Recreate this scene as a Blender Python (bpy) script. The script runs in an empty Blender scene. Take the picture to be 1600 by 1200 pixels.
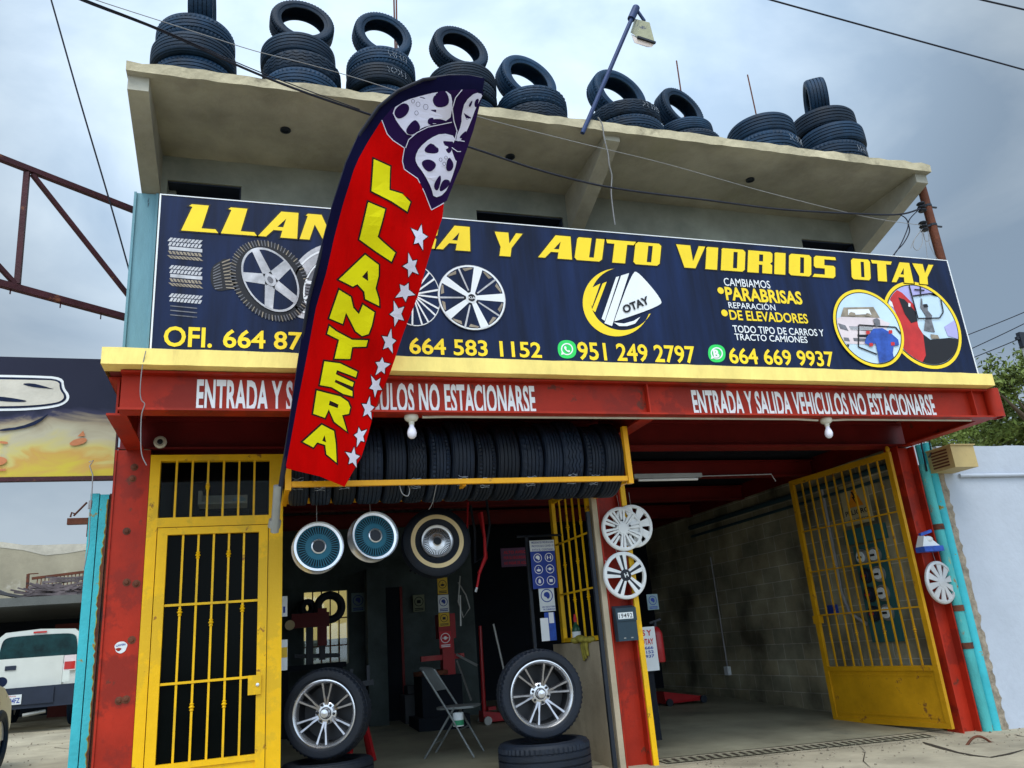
import bpy, bmesh, math, random
import numpy as np
from mathutils import Vector, Matrix, Euler
from mathutils.geometry import tessellate_polygon
random.seed(7)
sc = bpy.context.scene
COL = sc.collection

# ------------------------------------------------------------------ camera
YAW, PITCH, ROLL, FPX = 0.32461727, 0.31392585, -0.08315887, 1245.7
CAM = Vector((0.0, -6.84, 1.19))
_fw = Vector((math.sin(YAW)*math.cos(PITCH), math.cos(YAW)*math.cos(PITCH), math.sin(PITCH)))
_r0 = Vector((math.cos(YAW), -math.sin(YAW), 0)); _u0 = _r0.cross(_fw)
RT = math.cos(ROLL)*_r0 + math.sin(ROLL)*_u0
UP = -math.sin(ROLL)*_r0 + math.cos(ROLL)*_u0
FW = _fw
cd = bpy.data.cameras.new("camera"); cam = bpy.data.objects.new("camera", cd); COL.objects.link(cam)
cd.sensor_width = 36; cd.lens = FPX/1600*36; cd.clip_start = .05; cd.clip_end = 3000
cam.matrix_world = Matrix(((RT.x, UP.x, -FW.x, CAM.x), (RT.y, UP.y, -FW.y, CAM.y), (RT.z, UP.z, -FW.z, CAM.z), (0, 0, 0, 1)))
sc.camera = cam

# ------------------------------------------------------------------ sky, sun, exposure
SUN_EL, SUN_AZ = math.radians(58), math.radians(200)       # azimuth clockwise from +Y
w = bpy.data.worlds.new("World"); sc.world = w; w.use_nodes = True
nt = w.node_tree; N = nt.nodes; L = nt.links; N.clear()
out = N.new('ShaderNodeOutputWorld'); bg = N.new('ShaderNodeBackground'); bg.inputs[1].default_value = .11
sky = N.new('ShaderNodeTexSky'); sky.sky_type = 'NISHITA'; sky.sun_disc = False
sky.sun_elevation = SUN_EL; sky.sun_rotation = SUN_AZ; sky.dust_density = 2
tc = N.new('ShaderNodeTexCoord')
mp = N.new('ShaderNodeMapping'); mp.inputs['Scale'].default_value = (1, 1, 1.9); L.new(tc.outputs['Generated'], mp.inputs[0])
n1 = N.new('ShaderNodeTexNoise'); n1.inputs['Scale'].default_value = 2.6; n1.inputs['Detail'].default_value = 7; n1.inputs['Roughness'].default_value = .52; n1.inputs['Distortion'].default_value = .5
L.new(mp.outputs[0], n1.inputs['Vector'])
cr = N.new('ShaderNodeValToRGB')
cr.color_ramp.elements[0].position = .34; cr.color_ramp.elements[0].color = (3.0, 4.0, 5.2, 1)
cr.color_ramp.elements[1].position = .62; cr.color_ramp.elements[1].color = (5.4, 6.4, 7.3, 1)
L.new(n1.outputs['Fac'], cr.inputs[0])
# glow put into the clouds over the building, away from the sun lamp
vd = N.new('ShaderNodeVectorMath'); vd.operation = 'DOT_PRODUCT'; L.new(tc.outputs['Generated'], vd.inputs[0])
gd = ((690-800)/FPX*RT - (30-600)/FPX*UP + FW).normalized(); vd.inputs[1].default_value = gd
mr = N.new('ShaderNodeMapRange'); mr.interpolation_type = 'SMOOTHSTEP'
mr.inputs['From Min'].default_value = .80; mr.inputs['From Max'].default_value = 1.0
mr.inputs['To Min'].default_value = .64; mr.inputs['To Max'].default_value = 1.60
L.new(vd.outputs['Value'], mr.inputs['Value'])
# added bright lobe in the unseen sky over the street, lights the facade
vd2 = N.new('ShaderNodeVectorMath'); vd2.operation = 'DOT_PRODUCT'; L.new(tc.outputs['Generated'], vd2.inputs[0])
vd2.inputs[1].default_value = Vector((-.25, -.75, .62)).normalized()
mr2 = N.new('ShaderNodeMapRange'); mr2.interpolation_type = 'SMOOTHSTEP'
mr2.inputs['From Min'].default_value = -.1; mr2.inputs['From Max'].default_value = 1.0
mr2.inputs['To Min'].default_value = 0; mr2.inputs['To Max'].default_value = 1.9
L.new(vd2.outputs['Value'], mr2.inputs['Value'])
ad = N.new('ShaderNodeMath'); ad.operation = 'ADD'; L.new(mr.outputs[0], ad.inputs[0]); L.new(mr2.outputs[0], ad.inputs[1])
vs = N.new('ShaderNodeVectorMath'); vs.operation = 'SCALE'; L.new(cr.outputs['Color'], vs.inputs[0]); L.new(ad.outputs[0], vs.inputs['Scale'])
mx = N.new('ShaderNodeMix'); mx.data_type = 'RGBA'; mx.inputs['Factor'].default_value = .93
L.new(sky.outputs[0], mx.inputs['A']); L.new(vs.outputs['Vector'], mx.inputs['B'])
L.new(mx.outputs['Result'], bg.inputs[0]); L.new(bg.outputs[0], out.inputs[0])
sd = bpy.data.lights.new("sun", 'SUN'); sd.energy = 1.5; sd.angle = math.radians(28); sd.color = (1, .95, .86)
so = bpy.data.objects.new("sun", sd); COL.objects.link(so)
sdir = Vector((math.sin(SUN_AZ)*math.cos(SUN_EL), math.cos(SUN_AZ)*math.cos(SUN_EL), math.sin(SUN_EL)))
so.rotation_euler = sdir.to_track_quat('Z', 'Y').to_euler()
sc.view_settings.view_transform = 'Standard'; sc.view_settings.look = 'None'
sc.view_settings.exposure = .30; sc.view_settings.gamma = 1
sc.cycles.max_bounces = 6

# ------------------------------------------------------------------ pixel rays (photograph is 1600 x 1200)
def ray(x, y): return (x-800)/FPX*RT - (y-600)/FPX*UP + FW
def atY(x, y, Y=0.0): d = ray(x, y); return CAM + d*((Y-CAM.y)/d.y)
def atX(x, y, X): d = ray(x, y); return CAM + d*((X-CAM.x)/d.x)
def atZ(x, y, Z): d = ray(x, y); return CAM + d*((Z-CAM.z)/d.z)
def atP(x, y, P0, n): d = ray(x, y); return CAM + d*((Vector(P0)-CAM).dot(n)/d.dot(n))
def floor_z(x, y):
    k = .015+.025*max(0, min(1, (x+1.3)/.45))            # the yard on the left climbs less than the shop floor
    return .03*(6.8-max(-14, min(14, x))) + k*max(0, min(y, 9))
def atF(x, y):
    z = .1
    for _ in range(12): p = atZ(x, y, z); z = .5*z + .5*floor_z(p.x, p.y)
    return atZ(x, y, z)

# ------------------------------------------------------------------ mesh builder
class MB:
    def __init__(s): s.v = []; s.f = []; s.m = []
    def add(s, vs, fs, mi=0):
        o = len(s.v); s.v += [tuple(v) for v in vs]; s.f += [tuple(i+o for i in f) for f in fs]; s.m += [mi]*len(fs); return s
    def hexa(s, p, mi=0):
        return s.add(p, [(0, 3, 2, 1), (4, 5, 6, 7), (0, 1, 5, 4), (1, 2, 6, 5), (2, 3, 7, 6), (3, 0, 4, 7)], mi)
    def box(s, x0, x1, y0, y1, z0, z1, mi=0):
        return s.hexa([(x0, y0, z0), (x1, y0, z0), (x1, y1, z0), (x0, y1, z0), (x0, y0, z1), (x1, y0, z1), (x1, y1, z1), (x0, y1, z1)], mi)
    def bar(s, a, b, w, h=None, up=(0, 0, 1), mi=0):
        a = Vector(a); b = Vector(b); d = (b-a).normalized(); u = Vector(up)
        if abs(d.dot(u)) > .98: u = Vector((0, 1, 0))
        r = d.cross(u).normalized(); u = r.cross(d); h = h or w; r = r*w/2; u = u*h/2
        return s.hexa([a-r-u, a+r-u, a+r+u, a-r+u, b-r-u, b+r-u, b+r+u, b-r+u], mi)
    def tube(s, pts, r, n=8, mi=0, caps=True):
        pts = [Vector(p) for p in pts]; rs = r if isinstance(r, (list, tuple)) else [r]*len(pts)
        o = len(s.v); t0 = (pts[1]-pts[0]).normalized(); u = t0.orthogonal().normalized()
        for i, p in enumerate(pts):
            t = (pts[min(i+1, len(pts)-1)]-pts[max(i-1, 0)]).normalized()
            u = (u-t*u.dot(t)).normalized(); v = t.cross(u)
            for k in range(n):
                a = 2*math.pi*k/n; s.v.append(tuple(p+(u*math.cos(a)+v*math.sin(a))*rs[i]))
        for i in range(len(pts)-1):
            for k in range(n):
                s.f.append((o+i*n+k, o+i*n+(k+1) % n, o+(i+1)*n+(k+1) % n, o+(i+1)*n+k)); s.m.append(mi)
        if caps:
            s.f.append(tuple(o+k for k in range(n))[::-1]); s.f.append(tuple(o+(len(pts)-1)*n+k for k in range(n))); s.m += [mi, mi]
        return s
    def lathe(s, prof, n=48, closed=False, mi=0, M=None, fn=None):
        o = len(s.v); k = len(prof)
        for i in range(n):
            a = 2*math.pi*i/n
            for j, (r, z) in enumerate(prof):
                if fn: r, z = fn(i, j, r, z)
                p = Vector((r*math.cos(a), r*math.sin(a), z)); s.v.append(tuple(M @ p if M else p))
        for i in range(n):
            i2 = (i+1) % n
            for j in range(k if closed else k-1):
                j2 = (j+1) % k
                s.f.append((o+i*k+j, o+i2*k+j, o+i2*k+j2, o+i*k+j2)); s.m.append(mi)
        return s
    def poly(s, loops, M=None, mi=0, z=0.0, thick=0.0):
        """flat polygon(s) with holes from 2-D loops; M maps (x,y,z)->3-D"""
        L3 = [[Vector((p[0], p[1], 0)) for p in lp] for lp in loops]
        flat = [p for lp in L3 for p in lp]
        def area(lp): return sum(lp[i][0]*lp[(i+1) % len(lp)][1]-lp[(i+1) % len(lp)][0]*lp[i][1] for i in range(len(lp)))
        tris = []
        for t in tessellate_polygon(L3):
            a, b, c = (flat[i] for i in t)
            cr = (b.x-a.x)*(c.y-a.y)-(b.y-a.y)*(c.x-a.x)
            if abs(cr) < 1e-12: continue
            tris.append(t if cr > 0 else t[::-1])
        mpf = M if callable(M) else ((lambda p: M @ p) if M else (lambda p: p))
        s.add([mpf(Vector((p.x, p.y, z+thick))) for p in flat], tris, mi)
        if thick:
            n0 = 0; o = len(s.v)
            s.add([mpf(Vector((p.x, p.y, z))) for p in flat], [t[::-1] for t in tris], mi)
            base = o-len(flat)
            for li, lp in enumerate(L3):
                k = len(lp); sg = area([(p.x, p.y) for p in lp]); fwd = (sg > 0) == (li == 0)
                for i in range(k):
                    a, b = n0+i, n0+(i+1) % k
                    q = (base+a, o+a, o+b, base+b) if fwd else (base+b, o+b, o+a, base+a)
                    s.f.append(q if li == 0 or True else q); s.m.append(mi)
                n0 += k
        return s
    def disc(s, c, r, n, ax=(0, -1, 0), mi=0):
        c = Vector(c); ax = Vector(ax).normalized(); u = ax.orthogonal().normalized(); v = ax.cross(u)
        return s.add([c+(u*math.cos(2*math.pi*i/n)+v*math.sin(2*math.pi*i/n))*r for i in range(n)], [tuple(range(n))], mi)
    def ball(s, c, r, n=12, mi=0, sq=(1, 1, 1)):
        c = Vector(c); prof = [(max(1e-4, math.sin(math.pi*i/8))*r, -math.cos(math.pi*i/8)*r) for i in range(9)]
        return s.lathe(prof, n, mi=mi, M=Matrix.Translation(c) @ Matrix.Diagonal((*sq, 1)))

ORG = {}
def mesh_of(mb, mats, smooth=None, off=None):
    me = bpy.data.meshes.new("mesh")
    vs = mb.v if off is None else [(v[0]-off[0], v[1]-off[1], v[2]-off[2]) for v in mb.v]
    me.from_pydata(vs, [], mb.f)
    for m in (mats if isinstance(mats, (list, tuple)) else [mats]): me.materials.append(m)
    if len(me.materials) > 1: me.polygons.foreach_set('material_index', mb.m)
    if smooth is not None:
        me.polygons.foreach_set('use_smooth', [True]*len(me.polygons)); me.set_sharp_from_angle(angle=math.radians(smooth))
    me.update(); return me
def tag(o, label=None, cat=None, group=None, kind=None):
    if label: o['label'] = label
    if cat: o['category'] = cat
    if group: o['group'] = group
    if kind: o['kind'] = kind
    return o
def thing(name, label, cat, loc, rot=(0, 0, 0), group=None):
    o = bpy.data.objects.new(name, None); COL.objects.link(o); o.empty_display_size = .1
    o.location = loc; o.rotation_euler = rot; ORG[o.name] = Vector(loc); return tag(o, label, cat, group)
def part(mb, name, mats, parent, smooth=None, local=False, label=None):
    """child mesh; coordinates are world ones unless local"""
    off = None if local else ORG[parent.name]
    o = bpy.data.objects.new(name, mesh_of(mb, mats, smooth, off)); COL.objects.link(o); o.parent = parent
    ORG[o.name] = ORG[parent.name] if not local else Vector((0, 0, 0))
    if label: o['label'] = label
    return o
def solo(mb, name, mats, label=None, cat=None, group=None, kind=None, smooth=None, loc=None, rot=(0, 0, 0), local=False):
    """a thing that is one mesh"""
    if loc is None:
        a = np.array(mb.v); loc = (float(a[:, 0].mean()), float(a[:, 1].mean()), float(a[:, 2].min()))
    o = bpy.data.objects.new(name, mesh_of(mb, mats, smooth, None if local else loc)); COL.objects.link(o)
    o.location = loc; o.rotation_euler = rot; ORG[o.name] = Vector(loc); return tag(o, label, cat, group, kind)
def copy_tree(o, parent=None):
    c = o.copy(); COL.objects.link(c)
    if parent: c.parent = parent
    for ch in list(o.children): copy_tree(ch, c)
    return c
def mid(pts): 
    v = Vector((0, 0, 0))
    for p in pts: v += Vector(p)
    return v/len(pts)

# ------------------------------------------------------------------ materials
def mat(name, rgb, rough=.5, metal=0.0, var=.14, vscale=3.0, bump=.15, bscale=40.0, spec=.25, coat=0.0,
        dirt=None, dirt_amt=.5, dirt_scale=2.5, dirt_edge=.1, stretch=(1, 1, 1), dirt2=None, dirt2_scale=1.2, dirt2_amt=.5, emit=None):
    m = bpy.data.materials.new(name); m.use_nodes = True; t = m.node_tree; n = t.nodes; l = t.links
    b = n['Principled BSDF']; b.inputs['Roughness'].default_value = rough; b.inputs['Metallic'].default_value = metal
    b.inputs['Specular IOR Level'].default_value = spec; b.inputs['Coat Weight'].default_value = coat
    if emit: b.inputs['Emission Color'].default_value = (*emit[:3], 1); b.inputs['Emission Strength'].default_value = emit[3]
    co = n.new('ShaderNodeTexCoord'); mp = n.new('ShaderNodeMapping'); mp.inputs['Scale'].default_value = stretch
    l.new(co.outputs['Object'], mp.inputs[0])
    a = n.new('ShaderNodeTexNoise'); a.inputs['Scale'].default_value = vscale; a.inputs['Detail'].default_value = 6; a.inputs['Roughness'].default_value = .62
    l.new(mp.outputs[0], a.inputs['Vector'])
    hs = n.new('ShaderNodeHueSaturation'); hs.inputs['Color'].default_value = (*rgb, 1)
    mr = n.new('ShaderNodeMapRange'); mr.inputs['From Min'].default_value = .25; mr.inputs['From Max'].default_value = .75
    mr.inputs['To Min'].default_value = 1-var*1.6; mr.inputs['To Max'].default_value = 1+var*1.2
    l.new(a.outputs['Fac'], mr.inputs['Value']); l.new(mr.outputs[0], hs.inputs['Value'])
    colr = hs.outputs[0]
    for d, sc_, am in ((dirt2, dirt2_scale, dirt2_amt), (dirt, dirt_scale, dirt_amt)):
        if d is None: continue
        q = n.new('ShaderNodeTexNoise'); q.inputs['Scale'].default_value = sc_; q.inputs['Detail'].default_value = 9; q.inputs['Roughness'].default_value = .68
        l.new(mp.outputs[0], q.inputs['Vector'])
        r = n.new('ShaderNodeMapRange'); r.interpolation_type = 'SMOOTHSTEP'
        r.inputs['From Min'].default_value = .72-am*.36; r.inputs['From Max'].default_value = .72-am*.36+dirt_edge
        l.new(q.outputs['Fac'], r.inputs['Value'])
        x = n.new('ShaderNodeMix'); x.data_type = 'RGBA'; l.new(r.outputs[0], x.inputs['Factor'])
        l.new(colr, x.inputs['A']); x.inputs['B'].default_value = (*d, 1); colr = x.outputs['Result']
    l.new(colr, b.inputs['Base Color'])
    rr = n.new('ShaderNodeMapRange'); rr.inputs['To Min'].default_value = max(.03, rough-.12); rr.inputs['To Max'].default_value = min(1, rough+.14)
    l.new(a.outputs['Fac'], rr.inputs['Value']); l.new(rr.outputs[0], b.inputs['Roughness'])
    if bump:
        g = n.new('ShaderNodeTexNoise'); g.inputs['Scale'].default_value = bscale; g.inputs['Detail'].default_value = 4
        l.new(mp.outputs[0], g.inputs['Vector'])
        bp = n.new('ShaderNodeBump'); bp.inputs['Strength'].default_value = bump; bp.inputs['Distance'].default_value = .02
        l.new(g.outputs['Fac'], bp.inputs['Height']); l.new(bp.outputs[0], b.inputs['Normal'])
    return m
def block_mat(name, c1, c2, mortar, sx=.4, sz=.2, axis='X'):
    m = mat(name, c1, .9, bump=.7, bscale=14); t = m.node_tree; n = t.nodes; l = t.links; b = n['Principled BSDF']
    co = n.new('ShaderNodeTexCoord'); sp = n.new('ShaderNodeSeparateXYZ'); cb = n.new('ShaderNodeCombineXYZ')
    l.new(co.outputs['Object'], sp.inputs[0]); l.new(sp.outputs['Y' if axis == 'X' else 'X'], cb.inputs[0]); l.new(sp.outputs['Z'], cb.inputs[1])
    br = n.new('ShaderNodeTexBrick'); br.inputs['Scale'].default_value = 1; br.inputs['Brick Width'].default_value = sx; br.inputs['Row Height'].default_value = sz
    br.inputs['Mortar Size'].default_value = .007; br.inputs['Mortar Smooth'].default_value = .4
    br.inputs['Color1'].default_value = (*c1, 1); br.inputs['Color2'].default_value = (*c2, 1); br.inputs['Mortar'].default_value = (*mortar, 1)
    l.new(cb.outputs[0], br.inputs['Vector'])
    q = n.new('ShaderNodeTexNoise'); q.inputs['Scale'].default_value = 1.6; q.inputs['Detail'].default_value = 7
    l.new(co.outputs['Object'], q.inputs['Vector'])
    r = n.new('ShaderNodeMapRange'); r.inputs['From Min'].default_value = .3; r.inputs['From Max'].default_value = .7; r.inputs['To Min'].default_value = .28; r.inputs['To Max'].default_value = 1.6
    l.new(q.outputs['Fac'], r.inputs['Value'])
    x = n.new('ShaderNodeVectorMath'); x.operation = 'SCALE'; l.new(br.outputs['Color'], x.inputs[0]); l.new(r.outputs[0], x.inputs['Scale'])
    l.new(x.outputs['Vector'], b.inputs['Base Color'])
    bp = n.new('ShaderNodeBump'); bp.inputs['Strength'].default_value = .6; bp.inputs['Distance'].default_value = .012; bp.invert = True
    l.new(br.outputs['Fac'], bp.inputs['Height']); old = [k for k in n if k.type == 'BUMP' and k != bp][0]
    l.new(old.outputs[0], bp.inputs['Normal']); l.new(bp.outputs[0], b.inputs['Normal'])
    return m

RUST = (.12, .045, .02)
M = {}
M['concrete'] = mat('stained_concrete', (.37, .355, .30), .85, var=.3, vscale=1.1, bump=.35, bscale=18, dirt=(.20, .185, .16), dirt_amt=.6, dirt_scale=.8, dirt_edge=.3, dirt2=(.29, .285, .21), dirt2_scale=1.3, dirt2_amt=.62)
M['roof_edge'] = mat('weathered_roof_edge', (.50, .44, .30), .85, var=.25, vscale=3, bump=.5, bscale=20, dirt=(.22, .19, .13), dirt_amt=.5, dirt_scale=3.5, dirt_edge=.2)
M['plaster'] = mat('green_grey_plaster', (.26, .275, .235), .9, var=.3, vscale=1.3, bump=.3, bscale=14, dirt=(.13, .16, .15), dirt_amt=.65, dirt_scale=.9, dirt_edge=.3)
M['yellow_ledge'] = mat('pale_yellow_paint', (.92, .72, .22), .7, var=.12, vscale=2, bump=.3, bscale=14, dirt=(.50, .33, .12), dirt_amt=.40, dirt_scale=3.0, dirt_edge=.3, stretch=(2.2, 1, .7))
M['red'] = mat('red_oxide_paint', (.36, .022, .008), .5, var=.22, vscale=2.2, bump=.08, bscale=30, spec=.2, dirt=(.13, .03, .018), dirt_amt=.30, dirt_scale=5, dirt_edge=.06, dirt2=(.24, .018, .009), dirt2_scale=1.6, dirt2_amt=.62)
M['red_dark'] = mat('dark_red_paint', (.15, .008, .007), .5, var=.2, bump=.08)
M['yellow'] = mat('yellow_gate_paint', (.84, .475, .003), .42, var=.10, vscale=3, bump=.08, bscale=30, dirt=(.30, .13, .02), dirt_amt=.26, dirt_scale=7, dirt_edge=.05, dirt2=(.68, .40, .01), dirt2_scale=1.5, dirt2_amt=.6)
M['yellow_old'] = mat('worn_yellow_gate_paint', (.50, .25, .005), .5, var=.18, vscale=3, bump=.15, bscale=30, dirt=(.20, .085, .02), dirt_amt=.34, dirt_scale=6, dirt_edge=.07)
M['orange_rail'] = mat('orange_yellow_paint', (.85, .40, .01), .4, var=.12, bump=.06, dirt=(.35, .15, .02), dirt_amt=.22, dirt_scale=8, dirt_edge=.06)
M['blue_post'] = mat('pale_blue_paint', (.17, .35, .42), .6, var=.14, vscale=2, bump=.12, dirt=(.06, .10, .12), dirt_amt=.2, dirt_scale=5, dirt_edge=.05, stretch=(3, 3, .6))
M['teal'] = mat('peeling_teal_paint', (.05, .46, .53), .55, var=.14, bump=.2, dirt=(.30, .21, .03), dirt_amt=.30, dirt_scale=7, dirt_edge=.03, dirt2=RUST, dirt2_scale=5, dirt2_amt=.12)
M['teal_rust'] = mat('rusted_teal_paint', (.07, .40, .40), .55, var=.18, bump=.25, dirt=(.28, .13, .035), dirt_amt=.36, dirt_scale=4.5, dirt_edge=.06, stretch=(1.5, 1.5, .8), dirt2=(.42, .34, .10), dirt2_scale=4, dirt2_amt=.3)
M['navy'] = mat('navy_vinyl', (.006, .015, .054), .5, spec=.15, var=.5, vscale=1.4, bump=.35, bscale=1.6, stretch=(4, 1, .4), dirt=(.018, .038, .10), dirt_amt=.3, dirt_scale=2.4, dirt_edge=.3)
M['ink_yellow'] = mat('yellow_vinyl_print', (.92, .66, .025), .5, var=.05, bump=0)
M['ink_white'] = mat('white_vinyl_print', (.80, .82, .84), .45, var=.05, bump=0)
M['ink_black'] = mat('black_vinyl_print', (.012, .012, .016), .5, var=.05, bump=0)
M['ink_green'] = mat('green_vinyl_print', (.03, .62, .12), .45, var=.05, bump=0)
M['ink_grey'] = mat('grey_vinyl_print', (.16, .16, .18), .45, var=.35, vscale=20, bump=0)
M['ink_silver'] = mat('silver_vinyl_print', (.50, .50, .53), .4, var=.3, vscale=9, bump=0)
M['ink_tan'] = mat('tan_vinyl_print', (.30, .25, .19), .45, var=.3, vscale=12, bump=0)
M['ink_sky'] = mat('pale_blue_vinyl_print', (.55, .70, .82), .45, var=.08, bump=0)
M['ink_red'] = mat('red_vinyl_print', (.55, .03, .03), .45, var=.2, vscale=6, bump=0)
M['ink_blue'] = mat('blue_vinyl_print', (.03, .09, .42), .45, var=.3, vscale=14, bump=0)
M['ink_pink'] = mat('pale_pink_vinyl_print', (.72, .62, .64), .45, var=.1, bump=0)
M['ink_purple'] = mat('lilac_vinyl_print', (.42, .40, .70), .45, var=.12, bump=0)
M['flag_red'] = mat('red_flag_cloth', (.60, .001, .001), .85, spec=.05, var=.14, vscale=2, bump=.5, bscale=2.5, stretch=(3, 1, .8))
M['flag_navy'] = mat('navy_flag_cloth', (.006, .006, .036), .85, spec=.06, var=.2, bump=.05, bscale=200)
M['flag_purple'] = mat('dark_purple_flag_cloth', (.022, .008, .06), .85, spec=.06, var=.2, bump=.05, bscale=200)
M['flag_yellow'] = mat('yellow_flag_print', (.88, .80, .0), .75, var=.05, bump=0)
M['flag_white'] = mat('lilac_white_flag_print', (.74, .72, .88), .75, var=.05, bump=0)
M['flag_black'] = mat('black_flag_print', (.02, .006, .008), .75, var=.05, bump=0)
M['rubber'] = mat('sky_tinted_rubber', (.004, .020, .046), .6, var=.35, vscale=6, bump=.2, bscale=60, spec=.22, dirt=(.018, .046, .082), dirt_amt=.45, dirt_scale=5, dirt_edge=.3)  # blue sky reflection put into the colour of black tyres
M['rubber2'] = mat('darker_rubber', (.004, .009, .020), .6, spec=.35, var=.3, vscale=8, bump=.15, bscale=60, dirt=(.010, .020, .036), dirt_amt=.4, dirt_scale=5, dirt_edge=.3)  # darker, less blue copy for rack, floor and hanging tyres
M['chalk'] = mat('white_chalk', (.36, .40, .46), .9, var=.4, vscale=40, bump=0)
M['chrome'] = mat('bright_chrome', (.74, .76, .80), .3, .85, var=.06, bump=.0)
M['alloy_grey'] = mat('graphite_alloy', (.36, .36, .39), .24, .9, var=.15, bump=.02)
M['alloy'] = mat('silver_alloy', (.62, .63, .66), .25, .9, var=.1, bump=.02)
M['alloy_dark'] = mat('dark_alloy_barrel', (.035, .037, .042), .45, .6, var=.2, bump=.02)
M['wire_teal'] = mat('teal_tinted_spokes', (.014, .11, .17), .45, .1, var=.15, bump=.02)
M['dark_teal'] = mat('dark_wheel_back', (.006, .020, .032), .6, var=.2, bump=.02)
M['cream'] = mat('cream_whitewall', (.72, .58, .33), .6, var=.1, bump=.03)
M['white_plastic'] = mat('white_plastic', (.74, .76, .77), .4, var=.08, bump=.05, coat=.1)
M['cap_silver'] = mat('silver_hubcap_paint', (.55, .55, .56), .4, .3, var=.14, bump=.05)
M['black_plastic'] = mat('black_plastic', (.015, .02, .03), .45, var=.2, bump=.05)
M['dark_glass'] = mat('dark_window_glass', (.002, .003, .003), .10, var=.1, bump=0, spec=.035)
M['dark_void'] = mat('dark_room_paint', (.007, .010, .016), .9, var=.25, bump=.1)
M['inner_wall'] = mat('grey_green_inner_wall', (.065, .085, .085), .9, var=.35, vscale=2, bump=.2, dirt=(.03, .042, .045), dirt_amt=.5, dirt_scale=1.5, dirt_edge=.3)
M['block'] = block_mat('grey_concrete_blocks', (.30, .265, .17), (.23, .22, .155), (.42, .39, .31))
M['floor'] = mat('oily_shop_floor', (.30, .28, .20), .55, var=.3, vscale=1.2, bump=.12, bscale=15, dirt=(.12, .125, .10), dirt_amt=.6, dirt_scale=.9, dirt_edge=.25)
M['ground'] = mat('beige_concrete_paving', (.38, .335, .245), .85, var=.3, vscale=1.2, bump=.35, bscale=22, dirt=(.24, .205, .145), dirt_amt=.46, dirt_scale=1.1, dirt_edge=.3, dirt2=(.47, .42, .31), dirt2_scale=3, dirt2_amt=.5)
M['asphalt'] = mat('street_asphalt', (.055, .053, .05), .9, var=.2, bump=.4, bscale=60)
M['crack'] = mat('dark_crack', (.045, .035, .025), .95, bump=0)
M['rust'] = mat('rusted_steel', (.13, .042, .022), .75, var=.3, vscale=5, bump=.3, bscale=40, dirt=(.05, .03, .028), dirt_amt=.5, dirt_scale=6)
M['rust_red'] = mat('rusty_maroon_paint', (.055, .014, .020), .6, var=.25, vscale=5, bump=.2, dirt=(.17, .06, .03), dirt_amt=.3, dirt_scale=6, dirt_edge=.06)
M['white_wall'] = mat('whitewashed_wall', (.43, .47, .54), .9, var=.06, vscale=1.5, bump=.3, bscale=12, dirt=(.34, .37, .43), dirt_amt=.4, dirt_scale=1.6, dirt_edge=.3)
M['broken'] = mat('broken_masonry', (.30, .25, .19), .95, var=.35, vscale=14, bump=.6, bscale=40)
M['tan_metal'] = mat('tan_painted_metal', (.50, .38, .17), .55, var=.12, bump=.05, dirt=(.30, .21, .09), dirt_amt=.3, dirt_scale=7)
M['cable'] = mat('black_cable', (.015, .017, .03), .6, bump=0)
M['grey_cable'] = mat('grey_cable', (.28, .28, .29), .6, bump=0)
M['grey_metal'] = mat('grey_galvanised_pipe', (.30, .31, .30), .45, .5, var=.2, bump=.08)
M['steel_blue'] = mat('blue_grey_painted_pole', (.025, .045, .12), .5, .2, var=.25, vscale=6, bump=.1, dirt=(.22, .08, .04), dirt_amt=.2, dirt_scale=9)
M['bulb'] = mat('frosted_bulb_glass', (.82, .80, .90), .25, bump=0)
M['ceramic'] = mat('white_lamp_base', (.62, .60, .52), .45, bump=.02)
M['chair_grey'] = mat('grey_folding_chair_paint', (.20, .22, .22), .45, .2, var=.15, bump=.05)
M['jack_red'] = mat('red_jack_paint', (.30, .010, .014), .4, bump=.05, coat=.2)
M['paper'] = mat('white_sign_board', (.66, .70, .72), .6, var=.06, bump=.02)
M['sign_blue'] = mat('blue_sign_print', (.02, .05, .30), .5, var=.08, bump=0)
M['sign_yellow'] = mat('yellow_sign_print', (.62, .40, .03), .5, var=.08, bump=0)
M['sign_red'] = mat('red_sign_print', (.50, .02, .03), .5, var=.08, bump=0)
M['truck'] = mat('white_truck_paint', (.60, .62, .58), .3, var=.05, bump=.0, coat=.4)
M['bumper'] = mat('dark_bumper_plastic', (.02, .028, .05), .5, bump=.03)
M['lamp_red'] = mat('red_tail_lamp_plastic', (.45, .015, .01), .2, bump=0, coat=.4)
M['tan_wall'] = mat('old_tan_render', (.34, .30, .215), .9, var=.2, vscale=1.2, bump=.3, dirt=(.46, .42, .34), dirt_amt=.4, dirt_scale=.8, dirt_edge=.1)
M['flame'] = mat('flame_banner_print', (.62, .46, .06), .5, var=.12, vscale=2, bump=0, dirt=(.52, .24, .08), dirt_amt=.36, dirt_scale=2.8, dirt_edge=.14, dirt2=(.58, .54, .42), dirt2_scale=1.6, dirt2_amt=.5)
M['leaf'] = mat('tree_leaves', (.14, .19, .04), .6, var=.6, vscale=1.3, bump=0)
M['bark'] = mat('tree_bark', (.10, .075, .05), .9, bump=.4)
M['meter_teal'] = mat('teal_meter_board', (.030, .11, .115), .5, var=.12, bump=.04)
M['glass_bottle'] = mat('dark_green_bottle', (.012, .07, .035), .15, bump=0)
M['cloth_rag'] = mat('olive_yellow_rag', (.28, .24, .04), .9, var=.3, vscale=12, bump=.4)
M['beige_wall'] = mat('beige_low_wall', (.42, .35, .25), .9, var=.18, vscale=2.5, bump=.25, dirt=(.22, .18, .125), dirt_amt=.4, dirt_scale=2, dirt_edge=.25)
M['wood'] = mat('split_wood', (.14, .115, .12), .9, var=.4, vscale=4, bump=.3)
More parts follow.
